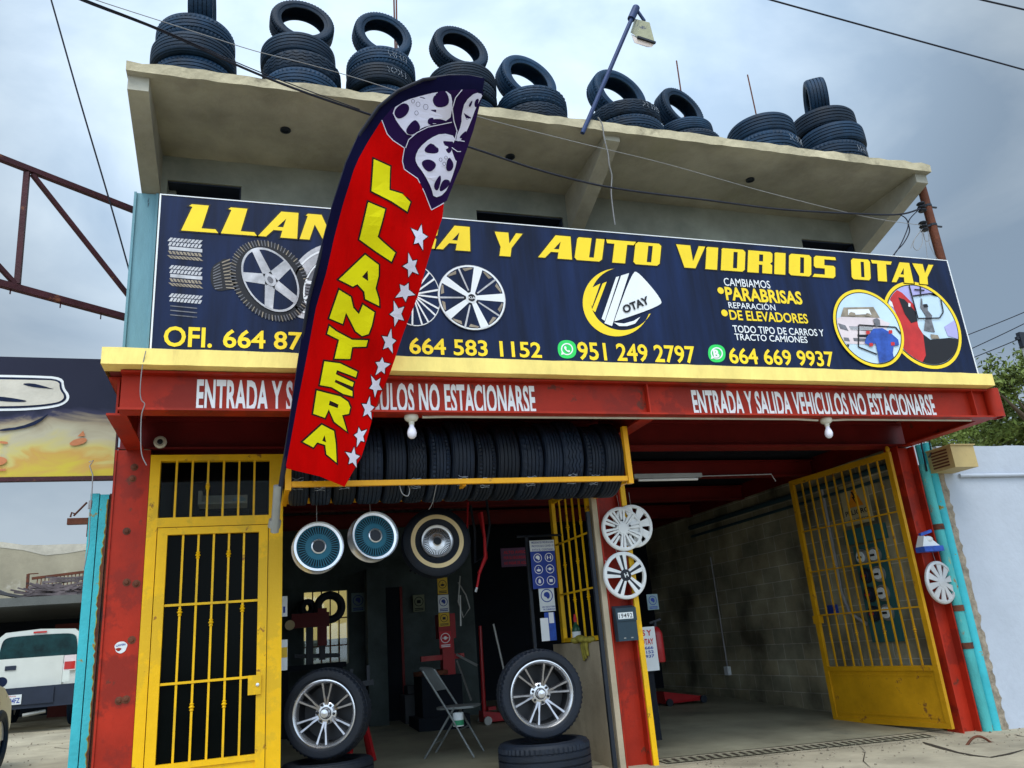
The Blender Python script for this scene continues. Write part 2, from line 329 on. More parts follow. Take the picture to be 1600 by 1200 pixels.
M['corrug'] = mat('dark_roof_sheeting', (.018, .022, .032), .6, .3, var=.2, bump=.1)

for k_ in ('rubber', 'rubber2'):
    t_ = M[k_].node_tree; b_ = t_.nodes['Principled BSDF']; src = b_.inputs['Base Color'].links[0].from_socket
    oi = t_.nodes.new('ShaderNodeObjectInfo'); mr_ = t_.nodes.new('ShaderNodeMapRange'); mr_.inputs['To Min'].default_value = .55; mr_.inputs['To Max'].default_value = 1.7
    t_.links.new(oi.outputs['Random'], mr_.inputs['Value']); sv = t_.nodes.new('ShaderNodeVectorMath'); sv.operation = 'SCALE'
    t_.links.new(src, sv.inputs[0]); t_.links.new(mr_.outputs[0], sv.inputs['Scale']); t_.links.new(sv.outputs['Vector'], b_.inputs['Base Color'])
# ------------------------------------------------------------------ lettering
_tc = {}
def text_polys(s, off=0.0, space=1.0, shear=0.0):
    """triangles of a string in the built-in font: (verts 2-D, faces, x0, x1, cap height)"""
    k = (s, off, space, shear)
    if k in _tc: return _tc[k]
    c = bpy.data.curves.new("t", 'FONT'); c.body = s; c.offset = off; c.space_character = space; c.shear = shear; c.resolution_u = 3; c.fill_mode = 'FRONT'
    o = bpy.data.objects.new("t", c); COL.objects.link(o)
    dg = bpy.context.evaluated_depsgraph_get(); me = bpy.data.meshes.new_from_object(o.evaluated_get(dg))
    vs = [(v.co.x, v.co.y) for v in me.vertices]; fs = [tuple(p.vertices) for p in me.polygons]
    bpy.data.objects.remove(o); bpy.data.curves.remove(c); bpy.data.meshes.remove(me)
    xs = [v[0] for v in vs]
    _tc[k] = (vs, fs, min(xs), max(xs)); return _tc[k]
CAPH = .70
def put_text(mb, s, org, ux, uz, width, height, off=.015, space=1.0, shear=0.0, mi=0, cap=None):
    """string fitted to width x cap height, baseline starting at org, facing ux x uz"""
    vs, fs, x0, x1 = text_polys(s, off, space, shear)
    ys = [v[1] for v in vs]; ch = cap or max(.5, min(.76, max(ys)))
    org = Vector(org); ux = Vector(ux).normalized(); uz = Vector(uz).normalized()
    sx = width/max(1e-6, x1-x0); sy = height/ch
    pts = [org+ux*((v[0]-x0)*sx)+uz*(v[1]*sy) for v in vs]
    n = ux.cross(uz); out = []
    for f in fs:
        a, b, c = pts[f[0]], pts[f[1]], pts[f[2]]
        out.append(f if (b-a).cross(c-a).dot(n) > 0 else f[::-1])
    mb.add(pts, out, mi)
def px_text(mb, s, l, r, top, bot, Y, off=.015, space=1.0, shear=0.0, mi=0, rbot=None):
    """string on the plane y = Y between two photograph columns"""
    a = atY(l, bot, Y); t = atY(l, top, Y); b = atY(r, bot if rbot is None else rbot, Y)
    put_text(mb, s, (a.x, Y, a.z), (1, 0, 0), (0, 0, 1), b.x-a.x, t.z-a.z, off, space, shear, mi)

def offset_poly(pts, d):
    n = len(pts); ar = sum(pts[i][0]*pts[(i+1) % n][1]-pts[(i+1) % n][0]*pts[i][1] for i in range(n)); s = 1 if ar > 0 else -1
    out = []
    for i in range(n):
        p0, p1, p2 = Vector(pts[i-1]), Vector(pts[i]), Vector(pts[(i+1) % n])
        e1 = (p1-p0); e2 = (p2-p1)
        if e1.length < 1e-6 or e2.length < 1e-6: out.append(tuple(p1)); continue
        e1.normalize(); e2.normalize()
        n1 = Vector((e1.y, -e1.x))*s; n2 = Vector((e2.y, -e2.x))*s
        b = n1+n2
        if b.length < .2: b = n1
        b.normalize(); k = d/max(.5, b.dot(n1)); out.append(tuple(p1+b*k))
    return out
def smooth_poly(pts, it=2):
    for _ in range(it):
        q = []
        for i in range(len(pts)):
            a, b = Vector(pts[i]), Vector(pts[(i+1) % len(pts)]); q += [tuple(a*.75+b*.25), tuple(a*.25+b*.75)]
        pts = q
    return pts

# ================================================================== SETTING
def sheet(xs, ys, zf, noise=0.0):
    mb = MB(); nx, ny = len(xs), len(ys)
    mb.v = [(x, y, zf(x, y)+(random.uniform(-noise, noise) if noise else 0)) for y in ys for x in xs]
    mb.f = [(j*nx+i, j*nx+i+1, (j+1)*nx+i+1, (j+1)*nx+i) for j in range(ny-1) for i in range(nx-1)]; mb.m = [0]*len(mb.f); return mb
def frange(a, b, n): return [a+(b-a)*i/n for i in range(n+1)]
gz = lambda x, y: floor_z(x, y)-(.012*max(0, -2.2-y) if y > -30 else .33)
solo(sheet([-900, -300, -80]+frange(-14, 14, 28)+[40, 80, 300, 900], [-900, -200, -60]+frange(-30, -4, 13)+frange(-3.5, 10, 27)+[20, 60, 200, 1500], gz), 'ground', M['ground'], kind='structure', loc=(0, 0, 0))
solo(sheet(frange(-.9, 6.74, 20), frange(.26, 6.4, 14), lambda x, y: floor_z(x, y)+.006), 'floor', M['floor'], kind='structure', loc=(0, 0, 0))
solo(sheet([-200]+frange(-14, 14, 14)+[200], frange(-16, -7.6, 6), lambda x, y: gz(x, y)+.01), 'road', M['asphalt'], kind='structure', loc=(0, 0, 0))

# ================================================================== THE SHOP BUILDING
B = thing('shop_building', 'two-storey tyre shop with red steel frame, yellow ledge and concrete canopy', 'building', (2.9, 0, .1))
# roof slab with a ragged edge
mb = MB(); xs = frange(-1.01, 6.75, 70)
def edge(x, k): return .005*math.sin(x*7+k)+.006*math.sin(x*23+2*k)+random.uniform(-.006, .006)
ft = [(x, -1.25+edge(x, 1)*.6, 5.665+edge(x, 0)) for x in xs]; fb = [(x, -1.25+edge(x, 4)*.4, 5.575+edge(x, 3)*.35) for x in xs]
bt = [(x, 4.95, 5.665) for x in xs]; bb = [(x, 4.95, 5.575) for x in xs]; n = len(xs)
mb.v = ft+fb+bt+bb
for i in range(n-1):
    mb.f += [(n+i, n+i+1, i+1, i), (i, i+1, 2*n+i+1, 2*n+i), (3*n+i, 3*n+i+1, n+i+1, n+i), (2*n+i, 2*n+i+1, 3*n+i+1, 3*n+i)]; mb.m += [1, 1, 0, 0]
mb.f += [(0, 2*n, 3*n, n), (n-1, 2*n-1, 4*n-1, 3*n-1)]; mb.m += [1, 1]
roof = part(mb, 'roof', [M['concrete'], M['roof_edge']], B)
for q in ((446, 203), (797, 245), (1172, 281)):
    p = atZ(*q, 5.57); mb = MB(); mb.lathe([(.03, -.012), (.045, -.012), (.045, .03), (.03, .03)], 14, closed=True, M=Matrix.Translation((p.x, p.y, 5.572))); mb.disc((p.x, p.y, 5.569), .03, 14, (0, 0, -1), 0)
    part(mb, 'drain_pipe', M['black_plastic'], roof)
# tapered canopy brackets
for x0, x1, zf, zb in ((-1.0, -.85, 5.45, 5.16), (3.0, 3.15, 5.52, 5.12), (6.58, 6.73, 5.47, 5.12)):
    mb = MB(); mb.hexa([(x0, -1.19, zf), (x1, -1.19, zf), (x1, -.12, zb), (x0, -.12, zb), (x0, -1.19, 5.578), (x1, -1.19, 5.578), (x1, -.12, 5.578), (x0, -.12, 5.578)])
    part(mb, 'canopy_bracket', M['concrete'], B)
# upper wall: front with three recessed windows
wins = [(-.80, -.18, 5.33), (2.03, 2.95, 5.30), (5.86, 6.58, 5.30)]
WY = -.15; mb = MB(); xa = -.86
for a, b, zt in wins:
    if a > xa: mb.box(xa, a, WY, 0, 3.305, 5.577)
    mb.box(a, b, WY, .28, zt, 5.577); mb.box(a, b, WY, .28, 3.305, 4.4); mb.box(a-.1, a, .0, .28, 4.3, zt+.1); mb.box(b, b+.1, .0, .28, 4.3, zt+.1); xa = b
mb.box(xa, 6.74, WY, 0, 3.305, 5.577)
mb.box(-.86, -.74, 0, 4.93, 3.305, 5.577); mb.box(6.62, 6.74, 0, 4.93, 3.305, 5.577); mb.box(-.74, 6.62, 4.81, 4.93, 3.305, 5.577)
part(mb, 'upper_wall', M['plaster'], B)
for a, b, zt in wins:
    mb = MB(); mb.box(a, b, .24, .27, 4.4, zt); wn = part(mb, 'window', M['dark_glass'], B)
    mb = MB()
    for u0, u1, v0, v1 in ((a, a+.04, 4.4, zt), (b-.04, b, 4.4, zt), (a+.04, b-.04, zt-.04, zt), ((a+b)/2-.02, (a+b)/2+.02, 4.4, zt-.04)): mb.box(u0, u1, .21, .238, v0, v1)
    part(mb, 'window_frame', M['black_plastic'], wn)
    mb = MB(); mb.box(a+.001, b-.001, WY+.02, .205, zt-.014, zt-.001); mb.box(b-.013, b-.001, WY+.02, .205, 4.401, zt-.015); part(mb, 'reveal_shade', M['bumper'], wn)  # near-black strips that paint the recess shade; no real lining
mb = MB(); mb.box(-1.05, -.862, -.16, .1, 3.312, 5.165); mb.box(-1.055, -1.035, -.18, -.162, 3.312, 5.165); mb.box(-.88, -.86, -.18, -.162, 3.312, 5.165)
part(mb, 'corner_post', M['blue_post'], B)
# yellow ledge slab
mb = MB(); xs = frange(-1.01, 6.80, 60); n = len(xs)
ft = [(x, -1.25, 3.31+edge(x, 2)*.25) for x in xs]; fb = [(x, -1.25, 3.192+edge(x, 6)*.15) for x in xs]; bt = [(x, -.16, 3.306) for x in xs]; bb = [(x, -1.10, 3.19) for x in xs]
mb.v = ft+fb+bt+bb
for i in range(n-1): mb.f += [(n+i, n+i+1, i+1, i), (i, i+1, 2*n+i+1, 2*n+i), (3*n+i, 3*n+i+1, n+i+1, n+i)]; mb.m += [0]*3
o = len(mb.v); mb.add([(-1.01, -1.25, 3.192), (-1.01, -1.25, 3.31), (-1.01, -.16, 3.306), (-1.01, -.16, 3.19), (6.8, -1.25, 3.192), (6.8, -1.25, 3.31), (6.8, -.16, 3.306), (6.8, -.16, 3.19)], [(0, 1, 2, 3), (4, 7, 6, 5)])
part(mb, 'ledge', M['yellow_ledge'], B)
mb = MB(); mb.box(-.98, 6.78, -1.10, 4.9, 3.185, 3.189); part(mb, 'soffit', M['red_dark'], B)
# steel beams
def ibeam(mb, a, b, h, fw, tw=.014, tf=.016):
    """I-section between two points on its top centre line"""
    a = Vector(a); b = Vector(b); dz = Vector((0, 0, 1))
    mb.bar(a-dz*tf/2, b-dz*tf/2, fw, tf); mb.bar(a-dz*(h-tf/2), b-dz*(h-tf/2), fw, tf); mb.bar(a-dz*h/2, b-dz*h/2, tw, h-2*tf)
mb = MB(); ibeam(mb, (-.90, -1.08, 3.184), (6.84, -1.08, 3.184), .285, .15)
xs_ = atY(1010, 630, -1.09).x
mb.box(xs_-.006, xs_+.006, -1.145, -1.088, 2.916, 3.166); mb.box(6.60, 6.612, -1.145, -1.088, 2.916, 3.166)
fbm = part(mb, 'steel_beam', M['red'], B)
mb = MB()
px_text(mb, 'ENTRADA Y SALIDA VEHICULOS NO ESTACIONARSE', 306, 838, 592, 641, -1.0905, off=.03, space=1.04, rbot=643)
part(mb, 'lettering', M['ink_white'], fbm)
mb = MB()
px_text(mb, 'ENTRADA Y SALIDA VEHICULOS NO ESTACIONARSE', 1085, 1465, 609, 647, -1.0905, off=.03, space=1.04, rbot=652)
part(mb, 'lettering', M['ink_white'], fbm)
mb = MB(); mb.lathe([(.07, 0), (.07, .285), (.055, .285), (.055, 0)], 20, closed=True, M=Matrix.Translation((6.86, -1.13, 2.90))); part(mb, 'beam_end_pipe', M['red'], B, smooth=40)
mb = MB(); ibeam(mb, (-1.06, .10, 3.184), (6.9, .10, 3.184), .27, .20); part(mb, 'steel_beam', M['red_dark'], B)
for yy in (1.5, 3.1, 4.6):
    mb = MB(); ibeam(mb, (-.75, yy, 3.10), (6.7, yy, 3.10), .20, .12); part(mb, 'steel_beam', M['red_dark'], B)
for xc in (-.93, 3.15, 6.80):
    mb = MB(); ibeam(mb, (xc, -1.0, 3.183), (xc, .0, 3.183), .28, .13); part(mb, 'cantilever_beam', M['red'], B)
# columns
def column(x0, x1, zb):
    mb = MB(); mb.box(x0, x0+.014, .0, .20, zb, 2.905); mb.box(x1-.014, x1, .0, .20, zb, 2.905); mb.box(x0+.014, x1-.014, .085, .10, zb, 2.905)
    return part(mb, 'steel_column', M['red'], B)
column(3.04, 3.285, .08); column(6.66, 6.895, -.02)
mb = MB(); mb.box(-1.06, -.815, .0, .015, .15, 2.905); mb.box(-1.06, -1.046, .015, .22, .15, 2.905); mb.box(-.829, -.815, .015, .22, .15, 2.905); mb.box(-1.075, -1.0605, -.012, .03, .15, 2.905)
lc = part(mb, 'steel_column', M['red'], B)
for q in ((210, 730), (207, 748), (198, 830), (213, 912), (198, 910), (206, 1000), (197, 1093), (186, 1095)):
    p = atY(*q, 0); mb = MB(); mb.lathe([(1e-4, .013), (.013, .011), (.018, .003), (.03, .001), (1e-4, .001)], 9, M=Matrix.Translation((p.x, -.001, p.z)) @ Matrix.Rotation(math.radians(90), 4, 'X'))
    part(mb, 'bolt', M['rust'], lc)
mb = MB(); mb.box(3.287, 3.335, -.02, .0, .09, 2.9); mb.box(3.287, 3.293, .0, .05, .09, 2.9); part(mb, 'angle_bar', M['yellow'], B)
# inner walls and ceiling
WB = [atY(475, 925, 4.6), atY(545, 1036, 4.6)]
wx0, wx1, wz0, wz1 = WB[0].x, WB[1].x, WB[1].z, WB[0].z
mb = MB(); mb.box(-.8, wx0, 4.6, 4.75, .1, 3.18); mb.box(wx1, 3.0, 4.6, 4.75, .1, 3.18); mb.box(wx0, wx1, 4.6, 4.75, .1, wz0); mb.box(wx0, wx1, 4.6, 4.75, wz1, 3.18)
bw = part(mb, 'back_wall', M['inner_wall'], B)
wn = None
mb = MB(); mb.box(wx0, wx1, 4.70, 4.71, wz0, wz1)
gm = bpy.data.materials.new('clear_window_glass'); gm.use_nodes = True; gn = gm.node_tree.nodes; gn.clear()
_o = gn.new('ShaderNodeOutputMaterial'); _m = gn.new('ShaderNodeMixShader'); _t = gn.new('ShaderNodeBsdfTransparent'); _g = gn.new('ShaderNodeBsdfGlossy'); _g.inputs['Roughness'].default_value = .03
_m.inputs[0].default_value = .06; gm.node_tree.links.new(_t.outputs[0], _m.inputs[1]); gm.node_tree.links.new(_g.outputs[0], _m.inputs[2]); gm.node_tree.links.new(_m.outputs[0], _o.inputs[0])
wn = part(mb, 'window', gm, B)
mb = MB()
for k in range(1, 5):
    x = wx0+(wx1-wx0)*k/5; mb.box(x-.008, x+.008, 4.64, 4.655, wz0, wz1)
for k in (.25, .62): z = wz0+(wz1-wz0)*k; mb.box(wx0, wx1, 4.656, 4.668, z-.008, z+.008)
part(mb, 'window_bars', M['rust'], wn)
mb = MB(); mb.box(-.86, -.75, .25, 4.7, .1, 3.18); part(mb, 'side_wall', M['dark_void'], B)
mb = MB(); mb.box(-.75, .16, 1.3, 1.38, .1, 3.12); part(mb, 'added_dark_wall', M['dark_void'], B)  # added near-black wall, keeps the view through the transom dark
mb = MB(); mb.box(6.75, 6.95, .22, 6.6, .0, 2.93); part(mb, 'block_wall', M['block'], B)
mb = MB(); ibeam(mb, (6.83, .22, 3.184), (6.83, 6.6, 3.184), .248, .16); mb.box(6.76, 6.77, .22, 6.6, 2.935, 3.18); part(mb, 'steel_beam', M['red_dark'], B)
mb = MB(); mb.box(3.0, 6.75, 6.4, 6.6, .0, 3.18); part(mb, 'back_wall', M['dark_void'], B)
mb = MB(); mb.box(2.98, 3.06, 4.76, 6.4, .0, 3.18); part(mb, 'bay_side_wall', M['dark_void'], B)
mb = MB(); mb.box(3.06, 6.95, 4.952, 6.6, 3.185, 3.30); part(mb, 'rear_roof', M['concrete'], B)
mb = MB(); mb.box(3.06, 6.75, 4.901, 6.4, 3.13, 3.18); part(mb, 'rear_ceiling', M['corrug'], B)
mb = MB()
for i in range(76):
    x = -.85+i*.1; mb.add([(x, .2, 3.155), (x+.05, .2, 3.125), (x+.1, .2, 3.155), (x, 4.9, 3.155), (x+.05, 4.9, 3.125), (x+.1, 4.9, 3.155)], [(0, 1, 4, 3), (1, 2, 5, 4)])
part(mb, 'ceiling', M['corrug'], B)
# half wall between the two bays, a strip of wall beside the column
mb = MB(); mb.box(2.93, 3.035, .06, 1.25, .08, 1.15); part(mb, 'half_wall', M['beige_wall'], B)
mb = MB(); mb.box(2.985, 3.036, .0, .058, .08, 2.9); part(mb, 'wall_strip', M['beige_wall'], B)
mb = MB(); mb.bar((2.945, .03, .08), (2.945, .03, 2.3), .035); part(mb, 'down_pipe', M['black_plastic'], B)
# ladder-like partition stubs and doorway on the back wall
dx0, dx1 = atY(598, 1000, 4.58).x, atY(626, 1000, 4.58).x
mb = MB(); mb.box(dx0, dx1, 4.55, 4.598, .35, atY(612, 918, 4.58).z); dr = part(mb, 'door', M['dark_void'], B)
mb = MB(); mb.box(dx1, dx1+.035, 4.53, 4.598, .35, atY(612, 918, 4.58).z); mb.box(dx0-.12, dx0-.002, 4.50, 4.598, .35, atY(612, 918, 4.58).z); part(mb, 'door_frame', M['red_dark'], dr)
p0, p1 = atY(576, 1120, 4.3), atY(600, 900, 4.3)
mb = MB(); mb.box(p0.x, p1.x, 4.2, 4.48, .3, 2.3); part(mb, 'wall_pier', M['inner_wall'], B)

# yard wall seen through the back window
yb = MB(); yb.box(-2, 3.4, 7.6, 7.75, .2, 3.0); yb.box(-2, 3.4, 7.56, 7.78, 3.0, 3.08)
solo(yb, 'yard_wall', mat('sunny_yellow_render', (.80, .62, .22), .9, var=.1, bump=.2), 'yellow rendered yard wall seen through the barred back window', 'wall', loc=(1.5, 7.6, .2))
mb = MB(); mb.box(.4, 2.6, 7.3, 7.5, .9, 1.45); mb.box(.4, 2.6, 7.28, 7.52, 1.45, 1.5)
solo(mb, 'planter_box', mat('green_grey_crate', (.12, .15, .13), .8), 'grey green box standing before the yellow yard wall', 'box')

# ================================================================== YELLOW DOOR (left bay)
D = thing('barred_door', 'tall yellow barred entrance door with barred transom beside the left red column', 'door', (-.3, 0, .2))
mb = MB()
Z0, ZT, ZM = .18, 2.86, 2.31
mb.box(-.81, -.735, -.02, .05, Z0, ZT); mb.box(.105, .215, -.02, .07, Z0, ZT); mb.box(-.735, .105, -.02, .05, ZT-.05, ZT); mb.box(-.735, .105, -.02, .05, ZM-.035, ZM+.04)
part(mb, 'door_frame', M['yellow'], D)
mb = MB()
bx = [-.735+.84*(k+1)/7 for k in range(6)]
for k, x in enumerate(bx): mb.box(x-.008, x+.008, .0, .016, ZM+.04, ZT-.05)
def knob(mb, x, y, z, s=1.0): mb.lathe([(.008, -.03*s), (.016, -.022*s), (.011, -.012*s), (.021, 0), (.011, .012*s), (.016, .022*s), (.008, .03*s)], 10, M=Matrix.Translation((x, y, z)))
knob(mb, bx[2], .008, 2.6)
part(mb, 'transom_bars', M['yellow'], D, smooth=50)
mb = MB(); mb.box(-.735, .105, .03, .036, ZM+.04, ZT-.05); tg_ = gm.copy(); tg_.name = 'tinted_glass'; tg_.node_tree.nodes['Transparent BSDF'].inputs[0].default_value = (.80, .84, .84, 1); tg_.node_tree.nodes['Mix Shader'].inputs[0].default_value = .004
part(mb, 'transom_glass', tg_, D)
p0 = atY(310, 767, .7); p1 = atY(386, 786, .7); t = thing('wall_shelf', 'pale shelf box glimpsed through the barred transom over the yellow door', 'shelf', (p0.x, .7, p1.z)); mb = MB(); mb.box(p0.x, p1.x, .7, .95, p1.z, p1.z+.02); mb.box(p0.x, p0.x+.03, .7, .95, p1.z+.02, p0.z); mb.box(p0.x+.03, p1.x, .93, .95, p1.z+.02, p0.z); part(mb, 'box', M['ceramic'], t)
mb = MB(); mb.ball((p1.x-.07, .8, p1.z+.05), .045, 10, sq=(1.3, 1, .7)); part(mb, 'cloth', M['ink_sky'], t)
mb = MB(); zl = ZM-.042
mb.box(-.728, -.655, -.03, .02, Z0+.03, zl); mb.box(.03, .10, -.03, .02, Z0+.03, zl); mb.box(-.655, .03, -.03, .02, zl-.055, zl); mb.box(-.655, .03, -.03, .02, .52, .56)
leaf = part(mb, 'door_leaf', M['yellow'], D)
mb = MB(); mb.box(-.655, .03, -.015, .01, Z0+.03, .52); part(mb, 'kick_panel', M['yellow'], leaf)
mb = MB(); bx = [-.655+.685*(k+1)/6 for k in range(5)]
for x in bx: mb.box(x-.008, x+.008, -.012, .004, .56, zl-.055)
for y_ in (947, 1070): z = atY(250, y_, -.01).z; mb.box(-.655, .03, -.019, -.012, z-.009, z+.009)
for i, (x, zk) in enumerate([(bx[1], 2.05), (bx[3], 2.05), (bx[0], 1.62), (bx[2], 1.53), (bx[4], 1.62), (bx[1], .93), (bx[3], .93)]): knob(mb, x, -.004, zk)
part(mb, 'bars', M['yellow'], leaf, smooth=50)
mb = MB(); mb.box(-.655, .03, .012, .018, .56, zl-.055); part(mb, 'door_glass', M['dark_glass'], leaf)
p = atY(398, 1070, -.03); mb = MB(); mb.box(p.x-.05, p.x+.045, -.05, -.032, p.z-.07, p.z+.07); lk = part(mb, 'lock_box', M['yellow'], leaf)
mb = MB(); mb.lathe([(1e-4, .014), (.012, .012), (.014, 0)], 12, M=Matrix.Translation((p.x+.02, -.05, p.z)) @ Matrix.Rotation(math.radians(90), 4, 'X')); part(mb, 'lock_cylinder', M['chrome'], lk, smooth=40)

# ================================================================== OPEN GATE (right bay)
G = thing('open_gate', 'worn yellow barred gate leaf swung open into the right bay', 'gate', (6.53, -.02, .05), (0, 0, 0))
a0 = Vector((6.53, -.02, 0)); a1 = Vector((6.36, 1.52, 0)); gl = (a1-a0).length; gd_ = (a1-a0).normalized(); gn_ = Vector((-gd_.y, gd_.x, 0))
def gpt(u, z, o=0): return a0+gd_*u+gn_*o+Vector((0, 0, z))
def gbar(mb, u0, z0, u1, z1, w_, t_=.035, o=0): mb.bar(gpt(u0, z0, o), gpt(u1, z1, o), t_ if abs(u1-u0) < abs(z1-z0) else w_, w_ if abs(u1-u0) < abs(z1-z0) else t_, up=gn_ if abs(u1-u0) < abs(z1-z0) else (0, 0, 1))
def gbox(mb, u0, u1, o0, o1, z0, z1):
    mb.hexa([gpt(u0, z0, o0), gpt(u1, z0, o0), gpt(u1, z0, o1), gpt(u0, z0, o1), gpt(u0, z1, o0), gpt(u1, z1, o0), gpt(u1, z1, o1), gpt(u0, z1, o1)])
mb = MB(); gz0, gz1 = .06, 2.84
gbox(mb, 0, .06, -.02, .02, gz0, gz1); gbox(mb, gl-.06, gl, -.02, .02, gz0, gz1); gbox(mb, .06, gl-.06, -.02, .02, gz1-.06, gz1); gbox(mb, .06, gl-.06, -.02, .02, .60, .65); gbox(mb, .06, gl-.06, -.02, .02, gz0, gz0+.05)
part(mb, 'gate_frame', M['yellow_old'], G)
mb = MB(); gbox(mb, .06, gl-.06, -.006, .006, gz0+.05, .60); gbox(mb, .10, gl-.10, .0065, .012, gz0+.09, gz0+.105); gbox(mb, .10, gl-.10, .0065, .012, .55, .565); part(mb, 'kick_panel', M['yellow_old'], G)
mb = MB(); NB = 10
for k in range(NB):
    u = .06+(gl-.12)*(k+1)/(NB+1); gbox(mb, u-.008, u+.008, -.008, .008, .65, gz1-.06)
    for zk in ((2.5, 1.0) if k % 3 == 0 else ((1.75,) if k % 3 == 1 else ())):
        c = gpt(u, zk); knob(mb, c.x, c.y, c.z, 1.1)
for zz in (1.22, 1.72, 2.2): gbox(mb, .06, gl-.06, .009, .016, zz-.008, zz+.008)
part(mb, 'bars', M['yellow_old'], G, smooth=50)
mb = MB(); gbox(mb, gl-.085, gl+.012, -.035, .035, 1.13, 1.22); part(mb, 'latch', M['yellow_old'], G)
mb = MB(); c = gpt(.02, gz1+.03); mb.lathe([(.016, -.03), (.026, 0), (.016, .03), (1e-4, .04)], 10, M=Matrix.Translation(c)); part(mb, 'hinge_pin', M['yellow_old'], G, smooth=40)

# grille leaf over the half wall
G2 = thing('window_grille', 'narrow yellow bar grille standing on the beige half wall', 'grille', (2.98, .6, 1.15))
mb = MB(); mb.box(2.96, 3.0, 1.0, 1.07, 1.16, 2.6); mb.box(2.96, 3.0, .08, .12, 1.16, 2.6); mb.box(2.965, 2.995, .12, 1.0, 2.55, 2.6); mb.box(2.965, 2.995, .12, 1.0, 1.16, 1.2)
part(mb, 'frame', M['yellow'], G2)
mb = MB()
for k in range(4):
    y = .12+.88*(k+1)/5; mb.box(2.972, 2.988, y-.008, y+.008, 1.2, 2.55)
    for zk in (1.55, 2.25) if k % 2 == 0 else (1.9,): knob(mb, 2.98, y, zk)
for zz in (1.62, 2.12): mb.box(2.964, 2.971, .12, 1.0, zz-.009, zz+.009)
part(mb, 'bars', M['yellow'], G2, smooth=50)

# ================================================================== BILLBOARD
SY = -1.15
S = thing('billboard', 'long navy signboard with yellow title, wheel pictures and phone numbers on the yellow ledge', 'signboard', (3, SY, 3.32))
sx0, sx1, sz0, sz1 = -.715, 6.735, 3.345, 4.575
mb = MB(); mb.box(sx0, sx1, SY, SY+.05, sz0, sz1); panel = part(mb, 'panel', M['navy'], S)
mb = MB(); mb.box(sx0-.012, sx0-.001, SY-.004, SY+.05, sz0, sz1); mb.box(sx1+.001, sx1+.012, SY-.004, SY+.05, sz0, sz1); mb.box(sx0-.012, sx1+.012, SY-.004, SY+.05, sz1+.001, sz1+.009)
mb.box(sx0-.012, sx1+.012, SY-.004, SY+.05, sz0-.014, sz0-.001)
part(mb, 'edge_trim', M['ink_white'], S)
mb = MB()
for x in frange(-.4, 6.4, 7): mb.bar((x, SY+.055, 3.32), (x, SY+.055, 4.5), .03); mb.bar((x, SY+.06, 4.2), (x, -.16, 4.0), .025)
part(mb, 'support_struts', M['rust'], S)
GL = {
 'L': (1.10, [[(.0, 0), (1.12, 0), (1.0, .13), (.58, .13), (.58, 1), (.06, 1), (0, .93), (.1, .9)]]),
 'A': (1.18, [[(-.05, 0), (.2, 0), (.38, .27), (.66, .27), (.66, 0), (1.2, 0), (1.02, 1), (.46, 1)], [(.47, .40), (.66, .40), (.68, .74)]]),
 'N': (1.15, [[(0, 0), (.32, 0), (.36, .6), (.78, 0), (1.12, 0), (1.12, 1), (.86, 1), (.86, .42), (.5, 1), (.05, 1), (0, .93), (.06, .9)]]),
 'T': (1.0, [[(.28, 0), (.78, 0), (.78, .84), (1.04, .84), (1.12, 1), (-.06, 1), (.0, .84), (.28, .84)]]),
 'E': (1.05, [[(0, 0), (1.02, 0), (.94, .15), (.55, .15), (.55, .43), (.92, .43), (.92, .57), (.55, .57), (.55, .85), (1.02, .85), (1.06, 1), (.04, 1), (0, .93)]]),
 'R': (1.10, [[(0, 0), (.5, 0), (.5, .38), (.66, .38), (.66, 0), (1.1, 0), (1.1, .38), (1.0, .46), (1.1, .55), (1.1, .92), (1.0, 1), (0, 1)], [(.5, .53), (.68, .53), (.68, .85), (.5, .85)]]),
 'Y': (1.1, [[(.26, 0), (.74, 0), (.74, .36), (1.15, 1), (.86, 1), (.62, .55), (.52, 1), (-.08, 1), (-.02, .88), (.26, .38)]]),
 'U': (1.06, [[(.1, 0), (.94, 0), (1.04, .1), (1.04, 1), (.72, 1), (.72, .15), (.54, .15), (.54, 1), (.05, 1), (0, .93), (0, .1)]]),
 'O': (1.06, [[(.1, 0), (.94, 0), (1.04, .1), (1.04, .9), (.94, 1), (.1, 1), (0, .9), (0, .1)], [(.52, .13), (.70, .13), (.70, .87), (.52, .87)]]),
 'V': (1.14, [[(.36, 0), (.82, 0), (1.18, 1), (.9, 1), (.70, .3), (.54, 1), (-.06, 1), (0, .88)]]),
 'I': (.56, [[(0, 0), (.5, 0), (.5, 1), (.04, 1), (-.02, .93), (0, .9)]]),
 'D': (1.06, [[(0, 0), (.94, 0), (1.04, .1), (1.04, .9), (.94, 1), (.04, 1), (-.02, .93), (0, .9)], [(.52, .13), (.70, .13), (.70, .87), (.52, .87)]]),
 'S': (1.04, [[(-.06, .0), (.92, 0), (1.02, .1), (1.02, .5), (.94, .58), (.5, .58), (.5, .86), (1.06, .86), (1.02, 1), (.1, 1), (0, .9), (0, .52), (.08, .43), (.52, .43), (.52, .14), (.02, .14)]])}
